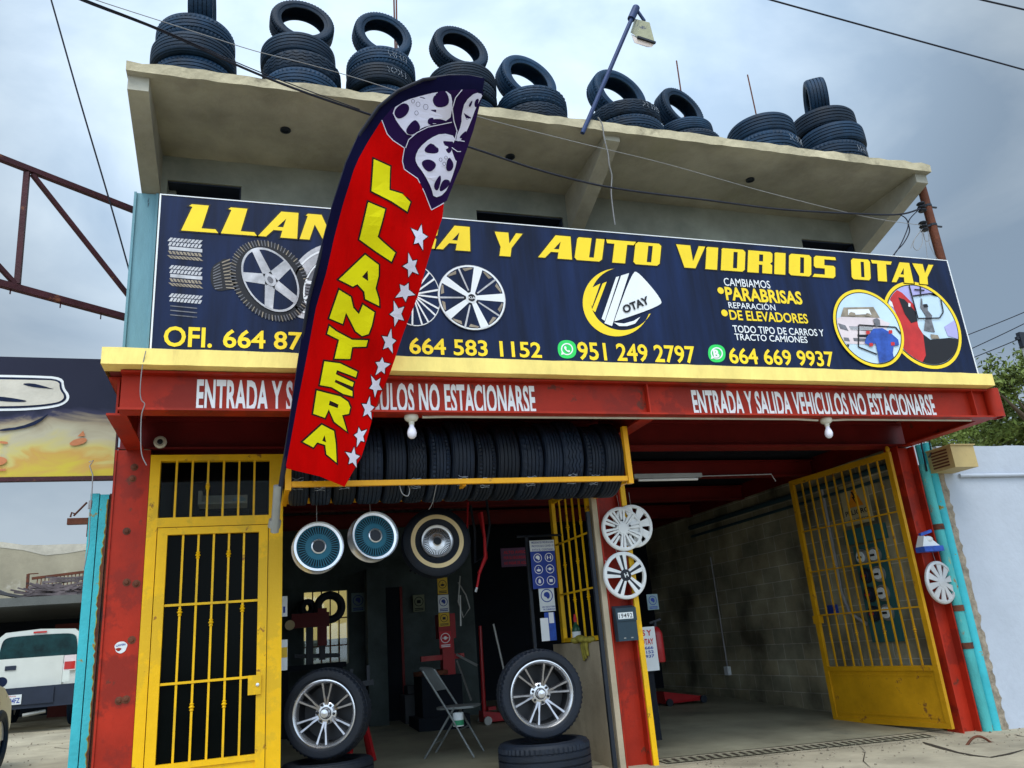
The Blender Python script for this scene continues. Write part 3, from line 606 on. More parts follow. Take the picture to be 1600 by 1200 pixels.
def title(mb, word, l, r, top, bot, rbot, Y, shear=.22, mi=0, grow=0.0):
    a = atY(l, bot, Y); t = atY(l+4, top, Y); b = atY(r, rbot, Y); h = t.z-a.z
    tot = sum(GL[c][0] for c in word)+.10*(len(word)-1)
    wreal = b.x-a.x; k = wreal/(tot+shear*.6); x = 0
    for c in word:
        wd, loops = GL[c]
        lp = []
        for j, q in enumerate(loops):
            pts = [((x+p[0]+shear*p[1])*k, p[1]*h) for p in q]
            if grow: pts = offset_poly(pts, grow if j == 0 else -grow)
            lp.append([(a.x+p[0], a.z+p[1]) for p in pts])
        mb.poly(lp, M=lambda p: Vector((p.x, Y, p.y)), mi=mi); x += wd+.10
words = [('LLANTERA', 283, 740, 318, 360, 398), ('Y', 771, 815, 362, 399, 401), ('AUTO', 843, 1036, 366, 402, 414), ('VIDRIOS', 1056, 1310, 382, 417, 434), ('OTAY', 1331, 1463, 404, 436, 445)]
mb = MB(); mb2 = MB()
for wd in words:
    mb = MB(); mb2 = MB(); title(mb, *wd, SY-.006); title(mb2, *wd, SY-.003, grow=.012); tw = part(mb, 'title_word', M['ink_yellow'], panel); part(mb2, 'word_outline', M['ink_black'], panel)
Y1 = SY-.004
mb = MB()
for c_ in (('OFI.', 255, 331, 509, 540, .02, 542), ('664 87', 348, 472, 514, 542, .02, 546), ('664 583 1152', 640, 847, 527, 552, .02, 558), ('951 249 2797', 904, 1088, 534, 561, .02, 565), ('664 669 9937', 1141, 1305, 543, 567, .02, 571), ('PARABRISAS', 1135, 1254, 448, 468, .03, 472), ('DE ELEVADORES', 1141, 1263, 484, 499, .02, 503)):
    mb = MB(); px_text(mb, *c_[:5], Y1, off=c_[5], rbot=c_[6]); part(mb, 'yellow_lettering', M['ink_yellow'], panel)
for q in ((1126, 454), (1132, 489)):
    mb = MB(); p = atY(*q, Y1); mb.lathe([(1e-4, 0), (.033, 0)], 16, M=Matrix.Translation((p.x, Y1, p.z)) @ Matrix.Rotation(math.radians(90), 4, 'X'))
    part(mb, 'bullet', M['ink_yellow'], panel)
mb = MB()
for c_ in (('CAMBIAMOS', 1132, 1204, 434, 446, .005, 449), ('REPARACIÓN', 1139, 1212, 471, 481, .005, 484), ('TODO TIPO DE CARROS Y', 1146, 1288, 508, 519, .01, 524), ('TRACTO CAMIONES', 1149, 1262, 521, 531, .01, 534)):
    mb = MB(); px_text(mb, *c_[:5], Y1, off=c_[5], rbot=c_[6]); part(mb, 'white_lettering', M['ink_white'], panel)
def plane_px(Y):
    def f(pts): return [(lambda p: (p.x, p.z))(atY(x, y, Y)) for x, y in pts]
    return f
def sp(mb, pts, k, mi=0, holes=()):
    """polygon given in photograph pixels laid on the sign, k layers proud of it"""
    Y = SY-.003-.0022*k; f = plane_px(Y)
    mb.poly([f(pts)]+[f(h) for h in holes], M=lambda p: Vector((p.x, Y, p.y)), mi=mi)
def affine(c, u, v): return lambda x, y: (c[0]+u[0]*x+v[0]*y, c[1]+u[1]*x+v[1]*y)
def circ(A, r, n=48, a0=0, a1=2*math.pi): 
    full = abs(a1-a0) > 6.28; m = n if full else n+1
    return [A(r*math.cos(a0+(a1-a0)*i/n), r*math.sin(a0+(a1-a0)*i/n)) for i in range(m)]
def ring(mb, A, r0, r1, k, mi, n=48): sp(mb, circ(A, r1, n), k, mi, [circ(A, r0, n)])
SM = [M['ink_yellow'], M['ink_white'], M['ink_black'], M['ink_green'], M['ink_grey'], M['ink_silver'], M['ink_tan'], M['ink_sky'], M['ink_red'], M['ink_blue'], M['ink_pink'], M['ink_purple'], M['navy']]
YEL, WHI, BLK, GRN, GRY, SIL, TAN, SKY, RED_, BLU, PNK, PUR, NVY = range(13)
def spoke_wheel(mb, A, ns, w0, w1, k, rim=SIL, back=BLK, twin=False, phase=0.0, hub=.16, rimw=.08, edge=BLK):
    sp(mb, circ(A, 1.0), k, edge); ring(mb, A, 1-rimw, .985, k+1, rim); sp(mb, circ(A, 1-rimw), k+1, back)
    for i in range(ns):
        a = phase+2*math.pi*i/ns
        for da in ((-.13, .13) if twin else (0,)):
            c, s_ = math.cos(a+da), math.sin(a+da); q = []
            for r, w_ in ((.12, w0), (1-rimw, w1)): q += [(r, w_)]
            pts = [(.10, -w0), (1-rimw+.01, -w1), (1-rimw+.01, w1), (.10, w0)]
            sp(mb, [A(x*c-y*s_, x*s_+y*c) for x, y in pts], k+2+(.3 if da > 0 else 0), rim)
    sp(mb, circ(A, hub, 24), k+3, rim)
    for i in range(5):
        a = phase+2*math.pi*(i+.5)/5; sp(mb, circ(lambda x, y: A(hub*1.15*math.cos(a)+x, hub*1.15*math.sin(a)+y), .035, 10), k+4, BLK)
    sp(mb, circ(A, hub*.5, 20), k+4, GRY)
# tread pictures
mb = MB()
for (x0, x1, y0, y1, rows) in ((262, 320, 371, 405, 5), (264, 320, 414, 448, 5), (264, 320, 458, 472, 2)):
    mb = MB()
    rh = (y1-y0)/rows
    for r in range(rows):
        ya = y0+r*rh; yb = ya+rh*.78; sk = (1.5, 1, 0, -1, -2)[r % 5]*1.6
        n_ = 9 if r % 5 != 2 else 1
        for i in range(n_):
            xa = x0+2+(x1-x0-6)*i/n_; xb = xa+(x1-x0-6)/n_*.72
            if n_ == 1: xa, xb, sk = x0+2, x1-4, 0
            tilt = .085
            sp(mb, [(xa+sk, ya+(xa-x0)*tilt), (xb+sk, ya+(xb-x0)*tilt), (xb-sk, yb+(xb-x0)*tilt), (xa-sk, yb+(xa-x0)*tilt)], 0, SIL if r < 3 else TAN)
    if rows == 2:
        for r in range(3): sp(mb, [(266, 477+r*7), (308, 481+r*7), (308, 482.5+r*7), (266, 478.5+r*7)], 0, GRY)
    part(mb, 'tread_picture', SM, panel)
# tyre with five-spoke wheel
mb = MB(); C4 = lambda x, y: (250+x*.2167, 300+y*.2167)
T_ = affine(C4(795, 640), (C4(1010, 880)[0]-C4(795, 640)[0], C4(1010, 880)[1]-C4(795, 640)[1]), (C4(985, 480)[0]-C4(795, 640)[0], C4(985, 480)[1]-C4(795, 640)[1]))
W_ = affine(C4(795, 632), (C4(955, 840)[0]-C4(795, 632)[0], C4(955, 840)[1]-C4(795, 632)[1]), (C4(935, 520)[0]-C4(795, 632)[0], C4(935, 520)[1]-C4(795, 632)[1]))
sidept = [C4(*q) for q in ((430, 500), (480, 470), (540, 560), (560, 690), (520, 700), (400, 720), (360, 640), (370, 540))]
sp(mb, smooth_poly(sidept, 2), 0, BLK)
for i in range(9): 
    f_ = i/8; sp(mb, [C4(385-20*f_+30*f_*f_, 545+150*f_), C4(430+20*f_, 515+170*f_), C4(431+20*f_, 523+170*f_), C4(386-20*f_+30*f_*f_, 552+150*f_)], 1, GRY); sp(mb, [C4(445+30*f_, 505+180*f_), C4(505+45*f_, 480+210*f_), C4(507+45*f_, 490+210*f_), C4(447+30*f_, 513+180*f_)], 1, TAN)
sp(mb, circ(T_, 1.0, 64), 1, BLK)
for i in range(72):
    a = 2*math.pi*i/72; c, s_ = math.cos(a), math.sin(a); d = .018
    sp(mb, [T_(.87*c+d*s_, .87*s_-d*c), T_(1.02*c+d*s_, 1.02*s_-d*c), T_(1.02*c-d*s_*.2, 1.02*s_+d*c*.2), T_(.87*c-d*s_*.2, .87*s_+d*c*.2)], 2, GRY if i % 3 else TAN)
spoke_wheel(mb, W_, 5, .17, .14, 3, SIL, NVY, phase=.35, hub=.2)
part(mb, 'tyre_picture', SM, panel)
# rim half hidden behind it, thin spoke wheel, ten spoke wheel
mb = MB(); A_ = affine((497, 440), (46, 6), (-22, 58)); sp(mb, circ(A_, 1), 0, SIL); ring(mb, A_, .8, .86, 1, WHI); A2_ = affine((512, 445), (36, 5), (-15, 46)); spoke_wheel(mb, A2_, 10, .05, .05, 1, WHI, GRY)
part(mb, 'rim_picture', SM, panel)
mb = MB(); A_ = affine((645, 460), (44, 4), (-3, -50)); spoke_wheel(mb, A_, 10, .025, .03, 0, WHI, NVY, twin=True, phase=.1, hub=.13, rimw=.04, edge=GRY)
part(mb, 'thin_spoke_picture', SM, panel)
mb = MB(); A_ = affine((737, 465), (53, 3), (-3, -51)); spoke_wheel(mb, A_, 5, .06, .13, 5, WHI, NVY, phase=math.radians(75), hub=.17, rimw=.06, edge=SIL)
for i in range(5):
    a = math.radians(75)+2*math.pi*(i+.5)/5; c, s_ = math.cos(a), math.sin(a)
    sp(mb, [A_(x*c-y*s_, x*s_+y*c) for x, y in ((.15, -.02), (.95, -.028), (.95, .028), (.15, .02))], 7.6, SIL)
    sp(mb, [A_(x*c-y*s_, x*s_+y*c) for x, y in ((.80, -.40), (.86, -.36), (.90, -.10), (.80, -.14))], 7.6, TAN); sp(mb, [A_(x*c-y*s_, x*s_+y*c) for x, y in ((.80, .14), (.90, .10), (.86, .36), (.80, .40))], 7.6, TAN)
sp(mb, circ(A_, .11, 20), 9.6, BLK)
part(mb, 'wheel_picture', SM, panel)
mb = MB(); px_text(mb, 'KIA', 732, 743, 463, 467, SY-.003-.0022*11, off=.01); part(mb, 'wheel_lettering', M['ink_white'], panel)
# emblem
mb = MB(); C7 = lambda x, y: (800+x/4, 300+y/4)
oc, ic = (655, 690), (690, 668)
arc = [(oc[0]+213*math.cos(a), oc[1]+212*math.sin(a)) for a in [math.radians(20+i*(265-20)/40) for i in range(41)]]
arc2 = [(ic[0]+200*math.cos(a), ic[1]+196*math.sin(a)) for a in [math.radians(262-i*(262-28)/40) for i in range(41)]]
sp(mb, [C7(*q) for q in arc+arc2], 0, YEL)
sp(mb, [C7(*q) for q in ((482, 607), (552, 572), (500, 720), (488, 690))], 1, YEL); sp(mb, [C7(*q) for q in ((566, 572), (592, 560), (520, 752), (500, 735))], 1, YEL)
sp(mb, [C7(*q) for q in ((650, 532), (670, 526), (580, 805), (560, 792))], 2, WHI); sp(mb, [C7(*q) for q in ((682, 522), (732, 507), (625, 838), (578, 820))], 2, WHI)
sp(mb, smooth_poly([C7(*q) for q in ((752, 500), (790, 498), (940, 675), (925, 712), (640, 812), (640, 800))], 2), 2, WHI)
sp(mb, [C7(*q) for q in ((636, 815), (700, 822), (760, 805), (802, 780), (770, 822), (720, 838), (670, 838))], 2, WHI)
part(mb, 'emblem', SM, panel)
mb = MB(); p = atY(*C7(705, 757), SY-.014); q = atY(*C7(868, 690), SY-.014); ux = (q-p); ux.y = 0; uz = Vector((-ux.z, 0, ux.x)).normalized(); h_ = (atY(*C7(705, 712), SY)-atY(*C7(705, 757), SY)).length
put_text(mb, 'OTAY', (p.x, SY-.014, p.z), ux, uz, ux.length, h_, off=.04, shear=.15); part(mb, 'emblem_lettering', M['ink_black'], panel)
# green call icons
for (x0, x1, y0, y1, kind) in ((871, 900, 531, 560, 'phone'), (1106, 1133, 538, 566, 'B')):
    mb = MB(); sp(mb, smooth_poly([(x0, y0), (x1, y0+1), (x1+1, y1), (x0+1, y1)], 3), 0, GRN); A_ = affine(((x0+x1)/2+.5, (y0+y1)/2), (9.5, .4), (0, 9.5)); ring(mb, A_, .8, 1, 1, WHI, 28)
    sp(mb, [A_(-.95, .98), A_(-.85, .3), A_(-.35, .8)], 1.4, WHI)
    if kind == 'phone': sp(mb, smooth_poly([A_(-.5, -.35), A_(-.25, -.55), A_(-.05, -.2), A_(-.15, 0), A_(.15, .25), A_(.3, .1), A_(.55, .3), A_(.4, .52), A_(.1, .5), A_(-.4, .05)], 1), 2, WHI)
    part(mb, 'call_icon', SM, panel)
mb = MB(); px_text(mb, 'B', 1115.5, 1124.5, 546, 558, SY-.010, off=.05); part(mb, 'icon_lettering', M['ink_white'], panel)
# two round pictures
C5 = lambda x, y: (1290+x*.14375, 430+y*.14375)
def P5(mb, pts, k, mi, sm=0): 
    pp = [C5(*q) for q in pts]; sp(mb, smooth_poly(pp, sm) if sm else pp, k, mi)
mb = MB()
def wcirc(cx, cz, r, n=64): return [(cx+r*math.cos(2*math.pi*i/n), cz+r*math.sin(2*math.pi*i/n)) for i in range(n)]
def disc_at(mb, l, r, t, b, k, mi, fr=1.0, hole=0):
    Y = SY-.003-.0022*k; a = atY(*l, Y); c = atY(*r, Y); d = atY(*t, Y); e = atY(*b, Y); cx = (a.x+c.x)/2; cz = (d.z+e.z)/2; R = ((c.x-a.x)/2+(d.z-e.z)/2)/2
    lp = [wcirc(cx, cz, R*fr)]+([wcirc(cx, cz, R*hole)] if hole else [])
    mb.poly(lp, M=lambda p: Vector((p.x, Y, p.y)), mi=mi); return cx, cz, R
def clip_disc(pts, c, Y):
    """keep a pixel polygon inside the round picture"""
    cx, cz, R = c; out = []
    n_ = len(pts); dense = []
    for i in range(n_):
        a = atY(*pts[i], Y); b = atY(*pts[(i+1) % n_], Y)
        for t in range(6): p = a.lerp(b, t/6); dense.append((p.x, p.z))
    for x, z in dense:
        d = math.hypot(x-cx, z-cz)
        if d > R: x, z = cx+(x-cx)*R/d, cz+(z-cz)*R/d
        if not out or math.hypot(out[-1][0]-x, out[-1][1]-z) > 1e-4: out.append((x, z))
    return out
def PD(mb, pts, k, mi, c):
    Y = SY-.003-.0022*k; pp = clip_disc([C5(*q) for q in pts], c, Y); mb.poly([pp], M=lambda p: Vector((p.x, Y, p.y)), mi=mi)
Rr = (C5(630, 500), C5(1490, 650), C5(900, 75), C5(1190, 1010)); Ll = (C5(78, 440), C5(862, 720), C5(370, 146), C5(600, 1012))
disc_at(mb, *Rr, 0, YEL, 1.0, .93); disc_at(mb, *Rr, 0, BLK, .93, .905); cR = disc_at(mb, *Rr, 0, SKY, .905); cR = (cR[0], cR[1], cR[2]*.9)
PD(mb, ((600, 60), (900, 60), (930, 200), (960, 420), (700, 420), (560, 300)), 1, PUR, cR); PD(mb, ((900, 60), (1180, 60), (1240, 200), (950, 230)), 1, PUR, cR)
PD(mb, ((720, 130), (830, 190), (960, 320), (985, 440), (1010, 560), (1060, 640), (1090, 870), (1040, 1010), (850, 900), (830, 560), (700, 260), (620, 230)), 2, RED_, cR)
PD(mb, ((790, 240), (860, 265), (980, 400), (1000, 500), (930, 520), (860, 420)), 3, BLK, cR); PD(mb, ((900, 300), (925, 310), (920, 345), (900, 340)), 4, WHI, cR)
PD(mb, ((640, 230), (720, 290), (740, 350), (700, 330)), 3, WHI, cR)
PD(mb, ((1060, 640), (1140, 700), (1350, 680), (1480, 700), (1440, 900), (1200, 1010), (1040, 980), (1090, 870)), 2, BLK, cR); PD(mb, ((1140, 640), (1220, 650), (1240, 690), (1150, 690)), 3, TAN, cR)
PD(mb, ((1290, 560), (1400, 490), (1480, 620), (1460, 700), (1330, 660)), 2, PUR, cR)
PD(mb, ((1055, 320), (1110, 330), (1110, 380), (1160, 440), (1150, 480), (1190, 620), (1070, 600), (1090, 440), (1030, 350), (1035, 250), (1050, 255)), 3, GRY, cR); PD(mb, ((1060, 315), (1105, 312), (1118, 345), (1070, 350)), 4, BLK, cR)
for a, b in (((905, 100), (1005, 470)), ((1005, 470), (1240, 465)), ((1240, 465), (1280, 400)), ((1280, 400), (1240, 190)), ((950, 225), (1230, 185)), ((1030, 100), (1035, 230)), ((965, 155), (1075, 165))):
    d = Vector(b)-Vector(a); n_ = Vector((-d.y, d.x)).normalized()*7
    PD(mb, (tuple(Vector(a)-n_), tuple(Vector(b)-n_), tuple(Vector(b)+n_), tuple(Vector(a)+n_)), 5+random.random()*.6, BLK, cR)
part(mb, 'round_truck_picture', SM, panel)
mb = MB()
disc_at(mb, *Ll, 6, YEL, 1.0, .93); disc_at(mb, *Ll, 6, BLK, .93, .905); cL = disc_at(mb, *Ll, 6, SKY, .905); cL = (cL[0], cL[1], cL[2]*.9)
PD(mb, ((120, 470), (200, 440), (560, 450), (640, 500), (700, 520), (560, 760), (160, 740), (110, 600)), 7, PNK, cL)
PD(mb, ((195, 350), (520, 345), (590, 462), (165, 448)), 8, TAN, cL); PD(mb, ((245, 372), (470, 368), (500, 430), (430, 425), (300, 430), (245, 432)), 9, WHI, cL); PD(mb, ((255, 415), (275, 398), (320, 410), (330, 445), (250, 440)), 10, TAN, cL); PD(mb, ((430, 430), (450, 410), (485, 420), (490, 445), (430, 445)), 10, TAN, cL)
PD(mb, ((135, 520), (215, 545), (250, 605), (160, 580)), 8, GRY, cL); PD(mb, ((255, 555), (520, 560), (500, 610), (275, 590)), 8, GRY, cL)
for i in range(3): PD(mb, ((262, 562+i*12), (510, 566+i*12), (510, 570+i*12), (262, 566+i*12)), 9, WHI, cL)
PD(mb, ((345, 645), (470, 645), (470, 675), (350, 672)), 8, BLK, cL); PD(mb, ((300, 682), (440, 688), (440, 720), (310, 715)), 8, GRY, cL); PD(mb, ((195, 675), (250, 680), (265, 718), (205, 712)), 8, GRY, cL); PD(mb, ((195, 750), (260, 752), (250, 785), (215, 785)), 8, BLK, cL)
for a, b in (((360, 540), (760, 565)), ((760, 565), (820, 640)), ((358, 780), (560, 860)), ((360, 540), (358, 780))):
    d = Vector(b)-Vector(a); n_ = Vector((-d.y, d.x)).normalized()*7
    PD(mb, (tuple(Vector(a)-n_), tuple(Vector(b)-n_), tuple(Vector(b)+n_), tuple(Vector(a)+n_)), 9+random.random()*.6, BLK, cL)
PD(mb, ((520, 580), (620, 575), (700, 620), (790, 700), (800, 760), (740, 770), (730, 850), (745, 900), (760, 1010), (590, 990), (570, 860), (545, 740), (480, 760), (425, 740), (440, 680)), 11, BLU, cL)
PD(mb, ((515, 480), (560, 465), (590, 490), (595, 550), (545, 560)), 12, GRY, cL)
for q in ((460, 622), (705, 615), (495, 755), (730, 745)): PD(mb, ((q[0]-20, q[1]-18), (q[0]+20, q[1]-18), (q[0]+22, q[1]+16), (q[0]-18, q[1]+20)), 12, RED_, cL)
part(mb, 'round_car_picture', SM, panel)

# ================================================================== FEATHER FLAG
FP0 = Vector((.2, -.95, 2.5)); FN = Vector((0, 1, .6)).normalized(); FU = Vector((1, 0, 0)); FV = FU.cross(-FN)
FV = FV if FV.z > 0 else -FV
def fl(px, py):
    p = atP(px, py, FP0, FN)-FP0; return (p.dot(FU), p.dot(FV))
def fwave(u, v): return .045*math.sin(v*3.1+u*4.2)*min(1, max(0, u+.15)*1.2)+.020*math.sin(v*7.5+u*11)*min(1, max(0, u+.1))+.010*math.sin(v*15-u*13)*min(1, max(0, u-.1))
F = thing('feather_flag', 'tall red feather flag reading LLANTERA with white stars and wheel pictures', 'flag', tuple(FP0))
def fpoly(mb, pts, k, mi=0, holes=(), cut=.06):
    bm = bmesh.new(); loops = [[fl(*q) for q in pts]]+[[fl(*q) for q in h] for h in holes]
    t = MB(); t.poly(loops)
    vs = [bm.verts.new(v) for v in t.v]
    for f in t.f:
        try: bm.faces.new([vs[i] for i in f])
        except ValueError: pass
    us = [p[0] for p in loops[0]]; vv = [p[1] for p in loops[0]]
    for i in range(int(min(vv)/cut)-1, int(max(vv)/cut)+2):
        bmesh.ops.bisect_plane(bm, geom=bm.verts[:]+bm.edges[:]+bm.faces[:], plane_co=(0, i*cut, 0), plane_no=(0, 1, 0))
    for i in range(int(min(us)/.1)-1, int(max(us)/.1)+2):
        bmesh.ops.bisect_plane(bm, geom=bm.verts[:]+bm.edges[:]+bm.faces[:], plane_co=(i*.1, 0, 0), plane_no=(1, 0, 0))
    bm.verts.index_update()
    P = [FP0+FU*v.co.x+FV*v.co.y-FN*(fwave(v.co.x, v.co.y)+.0022*k) for v in bm.verts]
    fs = []
    for f in bm.faces:
        ix = [v.index for v in f.verts]; a, b, c = P[ix[0]], P[ix[1]], P[ix[2]]
        fs.append(tuple(ix) if (b-a).cross(c-a).dot(-FN) > 0 else tuple(ix[::-1]))
    mb.add(P, fs, mi); bm.free()
K1 = lambda x, y: (560+x*.18333, 110+y*.18333); K2 = lambda x, y: (490+x*.21668, 240+y*.21668); K3 = lambda x, y: (430+x*.24176, 480+y*.24176)
outer = [(441, 735), (455, 640), (468, 548), (480, 470), (500, 393), (520, 318), (540, 255), (562, 207), (590, 167), (620, 142), (660, 124), (700, 118.5), (730, 119)]
right = [(755, 124), (748, 162), (738, 205), (722, 262), (700, 313), (692, 340), (680, 375), (660, 430), (644, 480), (609, 586), (585, 649), (564, 712), (538, 759)]
inner = [(447, 727), (463.9, 634.8), (478.4, 562), (494, 482), (509.5, 428.5), (522.5, 370), (536.6, 316), (551.8, 266), (560, 247.5), (573.8, 223.7), (597.6, 187)]
bound = [(606, 209), (615, 219), (633, 231), (631, 243), (630, 252), (633, 264), (653.5, 279), (664.5, 301), (675.5, 328), (686.5, 322), (694.8, 317)]
mb = MB(); fpoly(mb, [(448, 732)]+inner+bound+right[5:]+[(500, 743)], 0); cl = part(mb, 'cloth', M['flag_red'], F, smooth=60)
mb = MB(); fpoly(mb, outer+[(755, 124), (750, 150)]+[K1(*q) for q in ((1055, 185), (980, 170), (770, 175), (660, 178), (560, 200), (420, 245), (290, 320), (205, 420))]+inner[::-1][1:]+[(448, 732)], 0); part(mb, 'sleeve', M['flag_navy'], F, smooth=60)
mb = MB(); fpoly(mb, [K1(*q) for q in ((205, 420), (290, 320), (420, 245), (560, 200), (660, 178), (770, 175), (980, 170), (1055, 185))]+right[1:5]+bound[::-1], 0); part(mb, 'printed_top', M['flag_purple'], F, smooth=60)
def fw(pts, ws, k=1):
    wh = MB(); dk = MB()
    fpoly(wh, smooth_poly([K1(*q) for q in pts], 1), k)
    for w_ in ws: fpoly(dk, smooth_poly([K1(*q) for q in w_], 2), k+1)
    pw = part(wh, 'wheel_print', M['flag_white'], F); part(dk, 'spoke_gaps', M['flag_purple'], pw)
fw(((285, 330), (420, 245), (560, 205), (670, 182), (775, 182), (800, 300), (785, 432), (590, 470), (530, 497), (445, 575), (340, 450)),
   (((300, 345), (385, 265), (450, 295), (425, 375), (340, 420)), ((630, 240), (690, 170), (750, 180), (778, 300), (670, 320)), ((395, 515), (480, 410), (520, 440), (540, 500), (450, 558)), ((595, 470), (605, 385), (775, 430), (745, 450))))
fw(((490, 730), (525, 655), (620, 575), (725, 528), (845, 560), (800, 660), (832, 760), (852, 775), (800, 940), (740, 1055), (650, 1090), (625, 1000), (555, 870), (497, 790)),
   (((545, 695), (630, 600), (700, 660), (685, 712)), ((535, 775), (610, 750), (680, 800), (620, 870), (565, 845)), ((725, 565), (835, 600), (790, 715), (755, 685)), ((635, 985), (700, 880), (712, 930), (680, 1040)), ((685, 1045), (722, 925), (800, 935), (770, 1000)), ((745, 850), (775, 720), (828, 800), (800, 862))), 3)
fw(((875, 370), (895, 270), (980, 195), (1048, 212), (1020, 262), (985, 330), (955, 430), (905, 560), (860, 610), (838, 575), (880, 460)),
   (((855, 575), (925, 500), (905, 582)), ((920, 310), (960, 250), (945, 320)), ((970, 300), (985, 250), (1018, 250), (990, 330))))
# white outlines of the printed tyres
def stroke(mb, pts, w_, k, closed=False):
    for i in range(len(pts)-(0 if closed else 1)):
        a = Vector(pts[i]); b = Vector(pts[(i+1) % len(pts)]); d = b-a
        if d.length < .01: continue
        n_ = Vector((-d.y, d.x)).normalized()*w_/2; fpoly(mb, [tuple(a-n_), tuple(b-n_), tuple(b+n_), tuple(a+n_)], k, cut=.2)
wh = MB(); dk = MB()
stroke(wh, [(597.6, 187)]+bound, 1.3, 1)
stroke(wh, [K1(*q) for q in ((405, 660), (430, 590), (500, 530), (600, 480), (800, 440))], 1.3, 6); stroke(wh, [K1(*q) for q in ((865, 175), (815, 240), (795, 330), (815, 430), (845, 515), (830, 590), (905, 605))], 1.3, 6); stroke(wh, [K1(*q) for q in ((805, 655), (850, 690), (878, 690))], 1.2, 6)
for q, r in (((515, 285), 18), ((580, 308), 20), ((500, 360), 16), ((472, 258), 14), ((705, 760), 13), ((735, 795), 13), ((752, 742), 12), ((918, 408), 12)):
    stroke(dk, [K1(q[0]+r*math.cos(a*math.pi/5), q[1]+r*1.2*math.sin(a*math.pi/5)) for a in range(10)], .6, 9, True)
part(dk, 'nut_outlines', M['flag_purple'], cl); part(wh, 'print_outlines', M['flag_white'], cl)
LT = [([K2(*q) for q in ((432, 40), (555, 92), (545, 262), (640, 290), (700, 350), (675, 418), (560, 345), (412, 270))], []),
      ([K2(*q) for q in ((388, 350), (508, 400), (455, 598), (490, 632), (578, 710), (552, 775), (440, 700), (328, 618))], []),
      ([K2(*q) for q in ((370, 728), (465, 800), (465, 880), (445, 970), (470, 1050), (472, 1098), (372, 1048), (365, 995), (315, 940), (282, 958), (182, 908))], [K2(*q) for q in ((388, 842), (348, 888), (392, 918))]),
      ([(530, 453), (548, 464), (552, 481), (561, 491), (567, 476), (585, 488), (581, 508), (576, 522), (566, 525.5), (556, 518), (548, 502), (541, 489), (536, 507), (515, 498)], []),
      ([K3(*q) for q in ((352, 125), (400, 162), (500, 215), (600, 215), (590, 258), (500, 262), (487, 340), (385, 335), (415, 215), (338, 175))], []),
      ([K3(*q) for q in ((318, 350), (420, 366), (535, 425), (525, 460), (400, 408), (392, 434), (510, 492), (502, 518), (390, 468), (384, 484), (500, 545), (500, 577), (440, 560), (365, 515), (288, 500))], []),
      ([K3(*q) for q in ((268, 535), (420, 575), (470, 610), (484, 645), (474, 685), (430, 692), (462, 798), (380, 735), (345, 655), (320, 710), (245, 685))], [K3(*q) for q in ((352, 600), (408, 625), (402, 648), (345, 628))]),
      ([K3(*q) for q in ((300, 755), (378, 795), (390, 880), (395, 998), (330, 945), (322, 885), (270, 868), (245, 900), (178, 865))], [K3(*q) for q in ((318, 822), (302, 858), (328, 868))])]
ly = MB(); lb = MB()
for pts, h in LT: fpoly(ly, pts, 3, 0, [h] if h else []); fpoly(lb, offset_poly(pts, 2.6), 1.2)
sw = MB(); sb = MB()
for i, (x, y, r, a0) in enumerate(((655, 370, 18, .3), (640, 415, 17, -.3), (631, 455, 17, .5), (620, 490, 17, .9), (608, 534, 16.5, .2), (597, 573, 15, .1), (588, 605, 15, .7), (576, 640, 15, .2), (562, 680, 14, -.2), (551, 713, 14.5, .15))):
    pts = []
    for k in range(10):
        a = a0-math.pi/2+k*math.pi/5; rr = r*(1.0+.18*math.sin(i*2.1+k*1.7)) if k % 2 == 0 else r*.46
        pts.append((x+rr*math.cos(a)*.78, y+rr*math.sin(a)*1.12))
    fpoly(sw, pts, 3); fpoly(sb, offset_poly(pts, 1.2), 1.2)
part(lb, 'letter_outline', M['flag_black'], cl); part(ly, 'lettering', M['flag_yellow'], cl); part(sb, 'star_outline', M['flag_black'], cl); part(sw, 'stars', M['flag_white'], cl)
mb = MB()
pp = [FP0+FU*u+FV*v+FN*.012 for u, v in [fl(x+2, y) for x, y in [(431, 800), (436, 765)]+outer+[(752, 123)]]]
mb.tube(pp, [.018]*3+[.012]*(len(pp)-3), 8); part(mb, 'pole', M['cable'], F, smooth=60)
mb = MB(); mb.tube([FP0+FU*u+FV*v+FN*.012 for u, v in [fl(429, 832), fl(434, 760)]], .03, 12)
mb.tube([FP0+FU*u+FV*v+FN*.03 for u, v in [fl(428, 826), fl(430, 815)]], .045, 12); part(mb, 'pole_socket', M['grey_metal'], F, smooth=50)

